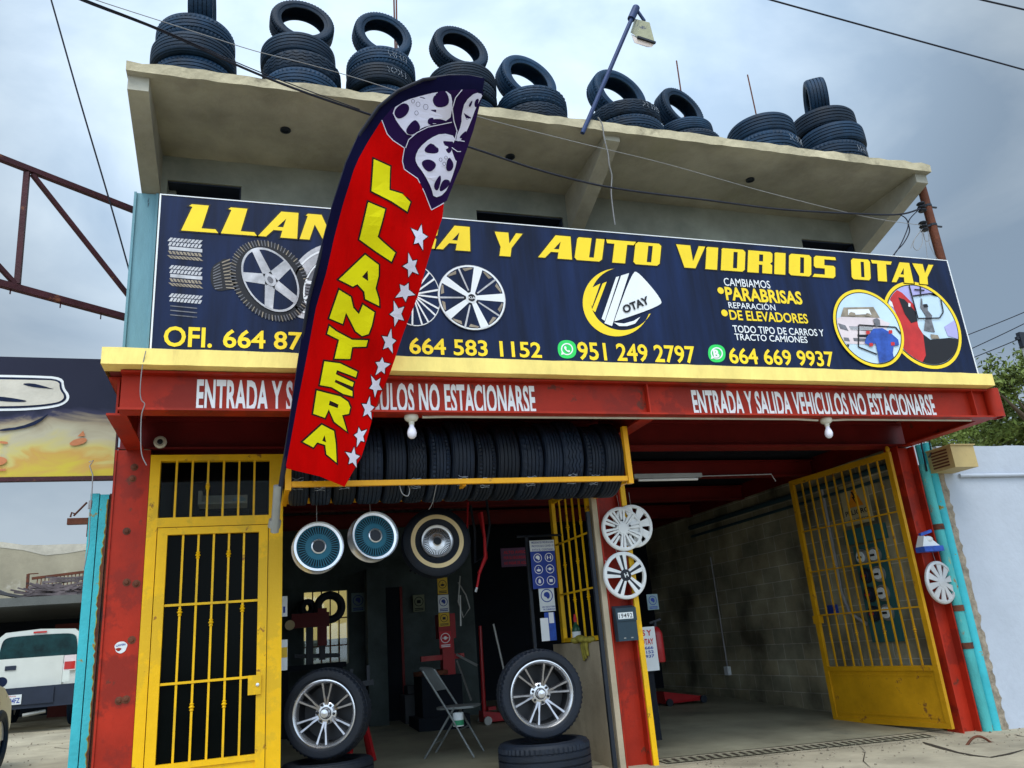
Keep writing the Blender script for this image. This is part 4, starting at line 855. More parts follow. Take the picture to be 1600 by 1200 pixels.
# ================================================================== TYRES
_ty = {}
def tyre_mesh(R, W, ri, pattern=0, m=None):
    key = (round(R, 3), round(W, 3), round(ri, 3), pattern, m or 'rubber')
    if key in _ty: return _ty[key]
    h = R-ri; pr = []
    side = [(ri, .33), (ri-.004, .40), (ri+.012, .44), (ri+.10*h+.01, .455), (ri+.25*h, .485), (ri+.27*h, .492), (ri+.5*h, .50), (ri+.70*h, .492), (ri+.72*h, .484), (ri+.86*h, .465), (R-.016, .435), (R-.006, .405)]
    pr += [(r, -z*W) for r, z in side]
    gro = [(-.25, .02), (-.085, .022), (.085, .022), (.25, .02)]
    pr.append((R-.003, -.375*W))
    for g, gw in gro:
        pr += [(R+.001-abs(g)*.008, (g-gw)*W), (R-.011, (g-gw*.7)*W), (R-.011, (g+gw*.7)*W), (R+.001-abs(g)*.008, (g+gw)*W)]
    pr.append((R-.003, .375*W)); pr += [(r, z*W) for r, z in side[::-1]]
    pr += [(ri+.25*h, .43*W), (R-.03, .40*W), (R-.022, 0), (R-.03, -.40*W), (ri+.25*h, -.43*W)]
    J = len(side)
    def fn(i, j, r, z):
        tread = r > R-.0135
        if pattern == 1 and tread and abs(z) > .26*W and i % 2: r -= .009
        if pattern == 2 and tread:
            z += (.018 if i % 4 < 2 else -.018)*W*(1.6 if abs(z) < .3*W else .3)
            if abs(z) > .27*W and i % 4 == 0: r -= .008
        if pattern == 3 and tread:
            if (i+int(z/W*14)) % 3 == 0 and abs(z) > .11*W: r -= .008
        return r, z
    mb = MB(); mb.lathe(pr, 112 if pattern else 80, closed=True, fn=fn)
    me = mesh_of(mb, M[m or 'rubber'], 32); _ty[key] = me; return me
def tyre(R, W, ri, pattern, loc, rot, label, group, m=None, parent=None, name='tyre'):
    o = bpy.data.objects.new(name, tyre_mesh(R, W, ri, pattern, m)); COL.objects.link(o); o.location = loc
    if isinstance(rot, Matrix): o.rotation_euler = rot.to_euler()
    else: o.rotation_euler = rot
    if parent: o.parent = parent
    else: tag(o, label, 'tyre', group)
    ORG[o.name] = Vector((0, 0, 0)); return o
def chalk(o, R, a0, a1, z0, z1, seed, W_=.0026):
    """scrawled figures on the tread, as a child in the tyre's own coordinates"""
    rnd = random.Random(seed); mb = MB(); n = 6
    for k in range(n):
        a = a0+(a1-a0)*(k+.1)/n; da = (a1-a0)/n*.62; pts = []
        for t in range(5): pts.append((a+da*rnd.choice((0, .5, 1)), z0+(z1-z0)*(1-t/4)))
        mb.tube([((R+.0015)*math.cos(u), 0+(R+.0015)*math.sin(u), z) for u, z in pts], W_, 4)
    return part(mb, 'chalk_marking', M['chalk'], o, local=True)
ZR = 5.672
ordi = ['first', 'second', 'third', 'fourth', 'fifth', 'sixth', 'seventh', 'eighth', 'ninth']
lvl3 = ['bottom', 'middle', 'top lying']; lvl2 = ['bottom', 'top lying']
GR = 'used tyres stacked along the roof edge'
stacks = [  # l, r, ytop, n, upright (l, r, top) or None, patterns, yaw of the upright, tall
 (238, 378, 20, 3, (296, 338, -60), (1, 0, 1), 90), (405, 533, 45, 3, (417, 525, 4), (1, 2, 0), 4), (538, 650, 69, 3, (546, 644, 25), (1, 0, 1), 6),
 (666, 775, 94, 3, (665, 760, 45), (0, 1, 0), 9), (776, 888, 131, 2, (774, 873, 92), (2, 3), 11), (916, 1030, 151, 2, (919, 1013, 115), (1, 2), 10),
 (1026, 1116, 177, 2, (1025, 1105, 143), (1, 0), 14), (1132, 1239, 166, 2, None, (1, 0), 0), (1231, 1341, 154, 3, (1231, 1295, 122), (1, 0, 0), 56)]
for si, (l, r, yt, n, up, pats, yaw) in enumerate(stacks):
    yb_ = yt+28; Yc = -.86
    a = atY(l, yb_+15, Yc); b = atY(r, yb_+22, Yc); R = (b.x-a.x)/2*.955; R = min(R, .375); cx = (a.x+b.x)/2
    zt = atY((l+r)/2, yt, Yc-R*.96).z; W = (zt-ZR)/n
    if si == 0: pass
    where = f'{ordi[si]} roof edge stack from the left'
    z = ZR
    for k in range(n):
        lv = (lvl3 if n == 3 else lvl2)[k]
        o = tyre(R*random.choice((.93, .96, .99, 1.0)), W*1.0, R*.62, pats[k], (cx+random.uniform(-.022, .022), Yc+random.uniform(-.03, .02), z+W/2), (random.uniform(-.02, .02), random.uniform(-.02, .02), random.random()*6), f'{lv} tyre of the {where}', GR, m='rubber')
        if (si, k) in ((2, 2), (2, 1), (5, 1), (7, 0), (8, 0)):
            az = -math.pi/2-o.rotation_euler.z; chalk(o, R, az+.05, az+.70, -.16*W, .16*W, si*10+k, .0017)
        z += W
    if up:
        ul, ur, ut = up
        if si == 0: Ru, Wu, cxu = .31, .20, atY((ul+ur)/2, 10, -.85).x
        elif si == 8: Ru, Wu, cxu = .27, .20, atY(1266, 140, -.8).x
        else:
            A_, B_ = atY(ul, ut+30, Yc-.02), atY(ur, ut+35, Yc-.02); Ru = (B_.x-A_.x)/2*.93; Wu = Ru*.62; cxu = (A_.x+B_.x)/2
        # height from the top edge seen in the photograph
        ztop = atY((ul+ur)/2, ut, Yc-.05).z; zc = z+Ru-.004
        Yu = Yc+.02
        if si not in (0, 8):
            # stand it where its top meets the photograph's height
            d = ray((ul+ur)/2, ut); t = (zc+Ru-CAM.z)/d.z; Yu = min(Yc+.16, max(Yc-.14, CAM.y+d.y*t))
        yw = math.radians(yaw)
        rot = Matrix.Rotation(yw, 4, 'Z') @ Matrix.Rotation(math.radians(-random.uniform(6, 13) if si not in (0, 8) else 0), 4, 'X') @ Matrix.Rotation(math.radians(90), 4, 'X')
        o = tyre(Ru, Wu, Ru*.68, 0 if si in (0, 8) else 1, (cxu, Yu, zc), rot, f'upright tyre on top of the {where}', 'upright tyres topping the roof stacks')
        if si == 8: chalk(o, Ru, math.radians(20), math.radians(80), .05*Wu, .2*Wu, 99)

# tyre rack under the beam
RK = thing('tyre_rack', 'orange yellow steel tyre rack hung under the red beam above the open bay', 'rack', (1.6, -.75, 2.45))
xl, xr = .225, 3.03
mb = MB(); mb.box(xl+.025, xr-.025, -.775, -.74, 2.425, 2.465); part(mb, 'front_rail', M['orange_rail'], RK)
mb = MB(); mb.box(xl, xr, -.10, -.065, 2.425, 2.465); part(mb, 'rear_rail', M['orange_rail'], RK)
for x in (xl, xr):
    mb = MB(); mb.box(x-.02, x+.024, -.78, -.735, 2.40, 2.60 if x == xl else 2.90); part(mb, 'post', M['orange_rail'], RK)
    mb = MB(); mb.bar((x, -.735, 2.435), (x, .0, 2.435), .035); part(mb, 'side_rail', M['orange_rail'], RK)
mb = MB(); p = atY(725, 752, -.73); mb.bar((p.x, -.735, 2.43), (p.x, -.10, 2.43), .03); part(mb, 'cross_bar', M['orange_rail'], RK)
NR = 15
rw = random.Random(31); wts = [rw.uniform(.82, 1.12) for _ in range(NR)]; kk = 2.80/sum(wts); xcur = .235
for i in range(NR):
    wt_ = wts[i]*kk; x = xcur+wt_/2; xcur += wt_; R = rw.choice((.305, .318, .325, .332, .342)); Wt = wt_*rw.uniform(.90, .97)
    o = tyre(R, Wt, R*.62, (0, 1, 0, 3, 0, 2, 1)[i % 7], (x, -.415, 2.385+R-.035), Matrix.Rotation(math.radians(random.uniform(-3, 3)), 4, 'Z') @ Matrix.Rotation(math.radians(90), 4, 'Y') @ Matrix.Rotation(random.random()*.0, 4, 'Z'),
             ('leftmost tyre' if i == 0 else 'rightmost tyre' if i == NR-1 else f'tyre number {i+1} from the left')+' in the yellow overhead tyre rack', 'tyres hanging in the overhead rack', m='rubber2')
    if i in (0, 1, 2, 5, 7, 8, 10, 12, 13):
        a0 = math.atan2(-.82, .50); # lower front of the tread in local axes
        base = math.atan2(-.86, .52)
        chalk(o, R, base+.02, base+.34, -.05, .03, 200+i, .0022)

# ================================================================== WHEELS
def alloy_wheel(loc, rot, R, W, rim_r, ns, label, group=None, twin=True):
    """tyre and alloy rim, axis along local Z, face towards +Z"""
    t = thing('alloy_wheel', label, 'wheel', loc, (0, 0, 0), group); t.rotation_euler = rot.to_euler(); ORG[t.name] = Vector((0, 0, 0))
    tyre(R, W, rim_r-.004, 1, (0, 0, 0), (0, 0, 0), None, None, m='rubber2', parent=t)
    mb = MB(); zf = W*.40
    mb.lathe([(rim_r-.012, zf-.035), (rim_r+.004, zf-.008), (rim_r+.006, zf+.004), (rim_r-.006, zf+.008), (rim_r-.02, zf-.004), (rim_r-.028, zf-.03), (rim_r-.034, zf-.05)], 72)
    rim = part(mb, 'rim', M['alloy'], t, smooth=50, local=True)
    mb = MB(); mb.lathe([(rim_r-.033, zf-.05), (rim_r-.045, -W*.3), (.09, -W*.33), (1e-4, -W*.33)], 48); part(mb, 'rim_barrel', M['alloy_dark'], rim, smooth=60, local=True)
    mb = MB(); rs = rim_r-.026
    for k in range(ns):
        for sg in (-1, 1):
            a = 2*math.pi*k/ns; b = a+sg*math.radians(360/ns*.155); a1 = a+sg*math.radians(360/ns*.10)
            prs = []
            for t_, ang, hw in ((.055, a1, .015), (.11, a+sg*math.radians(360/ns*.11), .0145), (rs*.62, a+sg*math.radians(360/ns*.14), .0105), (rs, b, .015)):
                zz = zf-.052+.030*(t_/rs)**1.5-(.012 if t_ < .08 else 0); c, s_ = math.cos(ang), math.sin(ang)
                prs.append([(t_*c+hw*s_, t_*s_-hw*c, zz-.03), (t_*c-hw*s_, t_*s_+hw*c, zz-.03), (t_*c-hw*.55*s_, t_*s_+hw*.55*c, zz+.006), (t_*c+hw*.55*s_, t_*s_-hw*.55*c, zz+.006)])
            for u in range(3): mb.add(prs[u]+prs[u+1], [(0, 1, 5, 4), (1, 2, 6, 5), (2, 3, 7, 6), (3, 0, 4, 7)])
    part(mb, 'spokes', M['alloy_grey'], rim, smooth=30, local=True)
    mb = MB(); mb.lathe([(.085, zf-.09), (.085, zf-.062), (.07, zf-.052), (.045, zf-.052)], 36); mb.lathe([(.04, zf-.055), (.038, zf-.022), (.03, zf-.012), (1e-4, zf-.008)], 28); part(mb, 'hub_cap', M['alloy'], rim, smooth=40, local=True)
    mb = MB()
    for k in range(6):
        a = 2*math.pi*(k+.5)/6; mb.lathe([(.011, -.005), (.011, .014), (.007, .018), (1e-4, .018)], 6, M=Matrix.Translation((.068*math.cos(a), .068*math.sin(a), zf-.056)))
    part(mb, 'lug_nuts', M['alloy_dark'], rim, local=True)
    return t
FX = Matrix.Rotation(math.radians(90), 4, 'X')       # local +Z to world -Y
p = atY(846, 1086, -.2); zc = (atY(845, 1016, -.25).z+atY(845, 1156, -.25).z)/2
alloy_wheel((p.x, -.15, zc), Matrix.Rotation(math.radians(-5), 4, 'Z') @ FX @ Matrix.Rotation(math.radians(10), 4, 'Z'), .352, .235, .262, 6, 'alloy wheel with twin spokes resting on a lying tyre beside the beige half wall')
zt = zc-.350; zf_ = floor_z(p.x, -.15)
tyre(.375, zt-zf_, .24, 1, (p.x, -.15, (zt+zf_)/2), (0, 0, .4), 'fat lying tyre carrying the alloy wheel beside the beige half wall', 'floor tyres under the display wheels', m='rubber2')
p = atY(503, 1118, .12); zc2 = (atY(500, 1047, .1).z+atY(500, 1188, .1).z)/2
alloy_wheel((p.x+.05, .22, zc2), Matrix.Rotation(math.radians(-22), 4, 'Z') @ FX @ Matrix.Rotation(math.radians(24), 4, 'Z'), .345, .24, .255, 6, 'alloy wheel with twin spokes standing right behind the yellow door frame')
zt = zc2-.343; tyre(.36, zt-.2, .23, 0, (p.x+.05, .22, (zt+.2)/2), (0, 0, 1), 'lying tyre under the alloy wheel behind the yellow door frame', 'floor tyres under the display wheels', m='rubber2')

def wire_wheel(loc, rot, R, teal, label, white=False):
    t = thing('wire_wheel', label, 'wheel', loc, (0, 0, 0), 'wire spoke wheels hung in the open bay'); t.rotation_euler = rot.to_euler(); ORG[t.name] = Vector((0, 0, 0))
    rr = R if not white else R*.60
    mb = MB(); mb.lathe([(rr*.955, .03), (rr*.985, .058), (rr, .05), (rr*.99, .03), (rr*.9, .01), (rr*.9, -.035), (rr*.97, -.055), (rr, -.065), (rr*.98, -.075), (rr*.86, -.055), (rr*.84, .0), (rr*.86, .026), (rr*.955, .03)], 56)
    rim = part(mb, 'rim', M['chrome'], t, smooth=50, local=True)
    mb = MB(); mb.lathe([(rr*.86, .020), (rr*.6, .012), (.02, .012), (1e-4, .012)], 40); part(mb, 'wheel_back', M['dark_teal'], rim, local=True)
    mb = MB(); ns = 44
    mb.lathe([(rr*.26, .036), (rr*.52, .030)], 48)
    for k in range(ns):
        a = 2*math.pi*k/ns; c, s_ = math.cos(a), math.sin(a)
        mb.bar((rr*.50*c, rr*.50*s_, .030), (rr*.82*c, rr*.82*s_, .025), rr*.036, .005)
    mb.lathe([(rr*.79, .022), (rr*.82, .03), (rr*.85, .022)], 48)
    part(mb, 'spokes', M['wire_teal'] if teal else M['alloy'], rim, local=True)
    mb = MB(); mb.lathe([(rr*.29, .035), (rr*.29, .048), (rr*.25, .052), (rr*.235, .046)], 36); part(mb, 'hub_ring', M['chrome'], rim, smooth=40, local=True)
    mb = MB(); mb.lathe([(rr*.235, .044), (1e-4, .046)], 30); part(mb, 'hub_cap', M['black_plastic'], rim, local=True)
    if white:
        tyre(R*1.28, .19, rr*.99, 0, (0, 0, -.045), (0, 0, 0), None, None, m='rubber2', parent=t)
        mb = MB(); mb.lathe([(R*.83, .0512), (R*.90, .0535), (R*.985, .0528)], 60); part(mb, 'whitewall', M['cream'], t, smooth=60, local=True)
    mb = MB(); mb.tube([(0, 0, 0)]*0+[Vector((0, rr*.95, -.04)), Vector((0.0, rr+.25, -.04))], .003, 5); part(mb, 'hanger_wire', M['grey_cable'], t, local=True)
    return t
p = atY(497, 855, -.3); wire_wheel((p.x, -.28, p.z), Matrix.Rotation(math.radians(4), 4, 'Z') @ Matrix.Rotation(math.radians(-4), 4, 'X') @ FX, .197, True, 'teal wire spoke wheel hanging lowest at the left of the open bay')
p = atY(584, 838, -.3); wire_wheel((p.x, -.28, p.z), Matrix.Rotation(math.radians(13), 4, 'Z') @ Matrix.Rotation(math.radians(-5), 4, 'X') @ FX, .197, True, 'teal wire spoke wheel hanging turned a little, between its plain twin and the whitewall wheel')
p = atY(682, 847, .35); wire_wheel((p.x, .35, p.z), Matrix.Rotation(math.radians(-2), 4, 'Z') @ Matrix.Rotation(math.radians(-4), 4, 'X') @ FX, .245, False, 'wire spoke wheel with cream whitewall tyre hanging in the open bay', white=True)

# hubcaps
def hubcap(loc, rot, R, ns, label, style='plain'):
    t = thing('hubcap', label, 'hubcap', loc, (0, 0, 0), 'hubcaps hung on the red columns'); t.rotation_euler = rot.to_euler(); ORG[t.name] = Vector((0, 0, 0))
    mb = MB(); mb.lathe([(R, -.01), (R, .008), (R*.97, .016), (R*.86, .018), (R*.84, .008), (R*.84, -.008), (R, -.01)], 56)
    ring_ = part(mb, 'outer_ring', M['white_plastic'] if style != 'silver' else M['cap_silver'], t, smooth=50, local=True)
    mb = MB(); dm = MB()
    for k in range(ns):
        a = 2*math.pi*k/ns+.2; c, s_ = math.cos(a), math.sin(a)
        def q(r, y, z): return (r*c-y*s_, r*s_+y*c, z)
        if style == 'two_tone':
            for sg in (-1, 1):
                w0, w1 = R*.06, R*.25
                P_ = [q(R*.18, sg*R*.035, .022), q(R*.18, sg*R*.12, .022), q(R*.87, sg*w1, .012), q(R*.87, sg*R*.07, .016)]
                P2 = [(x, y, z-.012) for x, y, z in P_]
                f = [(0, 1, 2, 3), (0, 4, 5, 1), (1, 5, 6, 2), (2, 6, 7, 3), (3, 7, 4, 0)]
                mb.add(P_+P2, f if sg < 0 else [i[::-1] for i in f])
            P_ = [q(R*.1, -R*.05, .018), q(R*.95, -R*.075, .014), q(R*.95, R*.075, .014), q(R*.1, R*.05, .018)]; dm.add(P_+[(x, y, z-.01) for x, y, z in P_], [(0, 1, 2, 3), (0, 4, 5, 1), (2, 6, 7, 3), (1, 5, 6, 2)])
        else:
            w0, w1 = R*(.10 if ns < 10 else .075), R*(.20 if ns < 10 else .165)
            if style == 'double': 
                for sg in (-1, 1):
                    P_ = [q(R*.2, sg*R*.01, .024), q(R*.2, sg*w0, .022), q(R*.87, sg*w1*.92, .012), q(R*.87, sg*R*.028, .016)]
                    f = [(0, 1, 2, 3), (0, 4, 5, 1), (1, 5, 6, 2), (2, 6, 7, 3), (3, 7, 4, 0)]
                    mb.add(P_+[(x, y, z-.012) for x, y, z in P_], f if sg < 0 else [i[::-1] for i in f])
            else:
                P_ = [q(R*.2, -w0, .024), q(R*.87, -w1, .012), q(R*.87, w1, .012), q(R*.2, w0, .024)]
                mb.add(P_+[(x, y, z-.012) for x, y, z in P_], [(0, 1, 2, 3), (0, 4, 5, 1), (1, 5, 6, 2), (2, 6, 7, 3), (3, 7, 4, 0)])
    part(mb, 'spokes', M['white_plastic'] if style != 'silver' else M['cap_silver'], ring_, local=True)
    if dm.v: part(dm, 'dark_spokes', M['black_plastic'], ring_, local=True)
    mb = MB(); mb.lathe([(R*.26, .012), (R*.24, .026), (R*.12, .03), (1e-4, .031)], 30); part(mb, 'centre_cap', M['black_plastic'] if style == 'two_tone' else M['white_plastic'] if style != 'silver' else M['cap_silver'], ring_, smooth=50, local=True)
    if style == 'two_tone':
        mb = MB(); e = R*.09
        for x0, x1, y0, y1 in ((-e, -e*.55, -e, e), (e*.55, e, -e, e), (-e*.55, e*.55, -e*.2, e*.2)): mb.box(x0, x1, y0, y1, .0315, .034)
        part(mb, 'emblem', M['white_plastic'], ring_, local=True)
    else:
        mb = MB()
        for k in range(5): 
            a = 2*math.pi*k/5; mb.lathe([(R*.05, 0.0), (1e-4, 0)], 10, M=Matrix.Translation((R*.36*math.cos(a+.3), R*.36*math.sin(a+.3), .0245)))
        if style == 'double': part(mb, 'nut_holes', M['black_plastic'], ring_, local=True)
    mb = MB(); mb.tube([(0, R*.98, 0), (0, R+.12, -.01)], .002, 5); part(mb, 'hanger_wire', M['grey_cable'], t, local=True)
    return t
p = atY(973, 826, -.06); hubcap((p.x, -.05, p.z), Matrix.Rotation(math.radians(-4), 4, 'X') @ FX, .205, 10, 'white many-spoked hubcap hanging uppermost on the middle red column', 'double')
p = atY(985, 822, -.03); hubcap((p.x+.03, -.021, p.z), Matrix.Rotation(math.radians(2), 4, 'X') @ FX, .20, 8, 'white hubcap mostly hidden behind the many-spoked one on the middle red column', 'plain')
p = atY(976, 899, -.05); hubcap((p.x, -.055, p.z), FX @ Matrix.Rotation(math.radians(14), 4, 'Z'), .212, 5, 'white and black five-spoke hubcap hanging on the middle red column above the mailbox', 'two_tone')
p = atY(1470, 910, -.05); hubcap((p.x, -.045, p.z), Matrix.Rotation(math.radians(8), 4, 'Z') @ FX, .218, 10, 'silver hubcap hanging on the right red column', 'silver')

# ================================================================== FIXTURES ON THE FACADE
# mailbox with house number
p0 = atY(958, 948, -.03); p1 = atY(996, 1000, -.03)
mb_ = thing('mailbox', 'dark blue grey mailbox numbered 19492 on the middle red column', 'mailbox', ((p0.x+p1.x)/2, -.06, p1.z))
mx0, mx1, mz0, mz1 = p0.x+.0, p1.x-.01, p1.z, p0.z
mbm = mat('dark_mailbox_paint', (.022, .045, .065), .45, bump=.05)
mb = MB(); mb.box(mx0, mx1, -.075, .0, mz0, mz1-.02); part(mb, 'box', mbm, mb_)
mb = MB(); mb.hexa([(mx0-.006, -.085, mz1-.13), (mx1+.006, -.085, mz1-.13), (mx1+.006, -.0755, mz1-.13), (mx0-.006, -.0755, mz1-.13), (mx0-.006, -.083, mz1-.019), (mx1+.006, -.083, mz1-.019), (mx1+.006, .0, mz1+.004), (mx0-.006, .0, mz1+.004)]); part(mb, 'lid', mbm, mb_)
mb = MB(); zq = mz1-.085; mb.box(mx0+.012, mx0+.158, -.0875, -.0853, zq-.028, zq+.028); pl = part(mb, 'number_plate', M['paper'], mb_)
mb = MB(); put_text(mb, '19492', (mx0+.02, -.088, zq-.019), (1, 0, 0), (0, 0, 1), .13, .038, off=.01, space=1.1); part(mb, 'number', M['ink_black'], pl)
mb = MB(); mb.box(mx0+.05, mx0+.07, -.078, -.0755, mz0+.02, mz0+.03); mb.box(mx0+.12, mx0+.14, -.078, -.0755, mz0+.02, mz0+.03); part(mb, 'rivets', M['grey_metal'], mb_)
# painted letters half hidden behind the hubcaps
mb = MB(); q = atY(955, 895, -.0); mb.box(3.056, 3.10, .06, .084, q.z-.18, q.z+.15)
st = solo(mb, 'notice', M['sign_red'], 'small red notice with white letters behind the hubcaps on the middle column', 'notice'); 
mb = MB()
for k, c in enumerate('CER'): put_text(mb, c, (3.062, .0585, q.z+.07-.08*k), (1, 0, 0), (0, 0, 1), .03, .05, off=.02)
part(mb, 'lettering', M['ink_white'], st)
# round sticker
p = atY(189, 1011, 0); k_ = thing('sticker', 'torn round white sticker on the left red column', 'sticker', (p.x, -.003, p.z))
mb = MB(); mb.poly([[(p.x+(.042+.003*math.sin(5*a))*math.cos(a), p.z+(.042+.003*math.sin(3*a))*math.sin(a)) for a in [2*math.pi*i/28 for i in range(28)]]], M=lambda v: Vector((v.x, -.0025, v.y))); part(mb, 'backing', M['paper'], k_)
mb = MB(); put_text(mb, 'LLANTERA', (p.x-.033, -.004, p.z+.004), (1, 0, .12), (-.12, 0, 1), .066, .014, off=.02); part(mb, 'lettering', M['sign_blue'], k_)
mb = MB(); mb.poly([[(p.x-.015+.018*math.cos(a)*(1+.3*math.sin(3*a)), p.z-.016+.012*math.sin(a)) for a in [2*math.pi*i/14 for i in range(14)]]], M=lambda v: Vector((v.x, -.004, v.y))); part(mb, 'torn_spot', M['red'], k_)
# light bulbs with their bases, and the conduit between them
for (x, y, nm, side) in ((643, 660, 'bare bulb in a white holder under the beam near the feather flag', 0), (1293, 668, 'bare bulb in a white holder under the beam over the right bay', 1)):
    p = atZ(x, y-10, 2.9); px_, py_ = p.x, -1.06
    q = atY(x, y, py_); px_ = q.x
    t = thing('light_bulb', nm, 'light bulb', (px_, py_, 2.9), group='bare bulbs under the beam'); T0 = Matrix.Translation((px_, py_, 2.9))
    mb = MB(); mb.lathe([(1e-4, -.001), (.052, -.002), (.055, -.02), (.05, -.032), (.036, -.045), (.022, -.05), (.02, -.075), (1e-4, -.075)], 28, M=T0); part(mb, 'lamp_base', M['ceramic'], t, smooth=40)
    mb = MB(); mb.lathe([(.017, -.075), (.019, -.09), (.031, -.115), (.036, -.14), (.031, -.165), (.017, -.18), (1e-4, -.184)], 24, M=T0); part(mb, 'bulb', M['bulb'], t, smooth=80)
p = atY(250, 690, -.04); t = thing('light_bulb', 'spare round lamp socket on the dark red beam above the yellow door', 'light bulb', (p.x, -.02, p.z), group='bare bulbs under the beam')
mb = MB(); RX = Matrix.Translation((p.x, -.01, p.z)) @ FX; mb.lathe([(.05, 0), (.05, .02), (.035, .03), (.034, .02), (1e-4, .018)], 24, M=RX); part(mb, 'lamp_base', M['ceramic'], t, smooth=40)
mb = MB(); mb.lathe([(.02, .019), (.022, .028), (.012, .034), (1e-4, .034)], 14, M=RX); part(mb, 'socket', M['black_plastic'], t, smooth=40)
b1 = atY(660, 656, -1.06).x; b2 = atY(1283, 661, -1.06).x; b3 = atY(1518, 660, -1.06).x
mb = MB(); mb.tube([(b1, -1.06, 2.888), (b1+.2, -1.06, 2.894), (b2-.25, -1.06, 2.894), (b2-.03, -1.06, 2.884)], .011, 8); mb.tube([(b2+.08, -1.06, 2.884), (b2+.3, -1.06, 2.894), (b3, -1.06, 2.894)], .011, 8)
solo(mb, 'conduit', M['ceramic'], 'thin white conduit running along the underside of the red beam to the bulbs', 'conduit', smooth=60)
# fluorescent tube fixture, wall conduit band
p0 = atY(990, 745, .35); p1 = atY(1096, 745, .35)
t = thing('tube_light', 'grey fluorescent batten over the front of the right bay', 'tube light', (p0.x, .35, p0.z)); mb = MB(); mb.box(p0.x, p1.x, .33, .38, p0.z-.02, p0.z+.025); part(mb, 'batten', M['grey_metal'], t)
mb = MB(); mb.tube([(p0.x+.05, .35, p0.z-.035), (p1.x-.05, .35, p0.z-.035)], .014, 10); part(mb, 'tube', M['white_plastic'], t, smooth=60)
mb = MB(); pp = [atY(1096, 744, .36), atY(1205, 741, .36), atY(1212, 752, .38)]; mb.tube(pp, .006, 6); solo(mb, 'lamp_cable', M['grey_cable'], 'thin grey cable leaving the fluorescent batten towards the block wall', 'cable')
mb = MB(); mb.tube([(6.71, .25, 2.74), (6.71, 4.7, 2.74)], .035, 10); mb.tube([(6.72, .25, 2.62), (6.72, 4.7, 2.60)], .02, 8)
solo(mb, 'wall_pipe', mat('dark_blue_pipe', (.025, .06, .075), .5), 'dark pipes running along the top of the block wall', 'pipe', smooth=60)
pA, pB = atX(1121, 868, 6.73), atX(1138, 1048, 6.73)
t = thing('wall_conduit', 'thin pale conduit with outlet box running down the block wall', 'conduit', tuple(pB))
mb = MB(); mb.tube([(6.725, pB.y, pA.z), (6.725, pB.y, pB.z+.06)], .011, 8); part(mb, 'pipe', M['grey_cable'], t)
mb = MB(); mb.box(6.69, 6.745, pB.y-.05, pB.y+.05, pB.z-.06, pB.z+.06); part(mb, 'outlet_box', M['paper'], t)
# electric meter board with four rows of meters behind the gate
MT = thing('meter_board', 'teal electric meter board on the block wall behind the open gate', 'meter board', (6.72, .9, .9))
mb = MB(); mb.box(6.70, 6.745, .55, 1.05, .88, 1.0+.95); mb.box(6.69, 6.745, .50, 1.15, 1.98, 2.15); part(mb, 'board', M['meter_teal'], MT)
RYm = Matrix.Rotation(math.radians(-90), 4, 'Y')
for r in range(4):
    for c in range(2):
        T0 = Matrix.Translation((6.70, .70+.21*c, 1.82-.21*r)) @ RYm
        mb = MB(); mb.lathe([(.088, 0), (.088, .03), (.078, .035), (.075, .03), (1e-4, .03)], 24, M=T0); mt = part(mb, 'meter', M['black_plastic'] if (c == 1 and r) else M['grey_metal'], MT, smooth=40)
        mb = MB(); mb.lathe([(.062, .031), (.06, .05), (1e-4, .052)], 20, M=T0); part(mb, 'meter_dial', M['paper'] if c == 0 or r == 0 else M['bumper'], mt)
        mb = MB(); mb.box(6.644, 6.647, .665+.21*c, .735+.21*c, 1.805-.21*r, 1.83-.21*r); part(mb, 'counter', M['ink_black'] if c == 0 or r == 0 else M['sign_red'], mt)
mb = MB(); mb.tube([(6.72, 1.40, 2.75), (6.72, 1.42, 1.45), (6.72, 1.35, 1.22), (6.72, 1.1, 1.08)], .02, 8); mb.tube([(6.72, 1.62, 2.6), (6.72, 1.63, 1.35)], .012, 8)
solo(mb, 'meter_conduit', M['grey_cable'], 'bent pale conduits on the block wall beside the teal meter board', 'conduit', smooth=60)
mb = MB(); mb.box(6.70, 6.745, 1.57, 1.71, 1.22, 1.33); ob = solo(mb, 'outlet_box', M['sign_blue'], 'small blue outlet box on the block wall behind the gate', 'outlet')
# danger sign
dz = thing('danger_sign', 'cream danger sign with orange lightning triangle on the block wall behind the gate', 'sign', (6.72, .85, 2.2))
mb = MB(); mb.box(6.735, 6.747, .66, 1.12, 2.2, 2.68); part(mb, 'board', mat('cream_sign_board', (.42, .37, .22), .7), dz)
mb = MB(); fX = lambda X: (lambda v: Vector((X, v.x, v.y)))
mb.poly([[(1.02, 2.4), (.76, 2.4), (.89, 2.64)]], M=lambda v: Vector((6.733, v.x, v.y))); part(mb, 'triangle', mat('orange_sign_print', (.72, .26, .02), .6), dz)
mb = MB(); mb.poly([[(.90, 2.58), (.86, 2.50), (.89, 2.50), (.87, 2.42), (.93, 2.52), (.90, 2.52), (.93, 2.58)]], M=lambda v: Vector((6.731, v.x, v.y)))
put_text(mb, 'PELIGRO', (6.732, 1.09, 2.315), (0, -1, 0), (0, 0, 1), .40, .055, off=.02); put_text(mb, 'ALTA TENSION', (6.732, 1.07, 2.235), (0, -1, 0), (0, 0, 1), .36, .035, off=.01)
part(mb, 'lettering', M['ink_black'], dz)
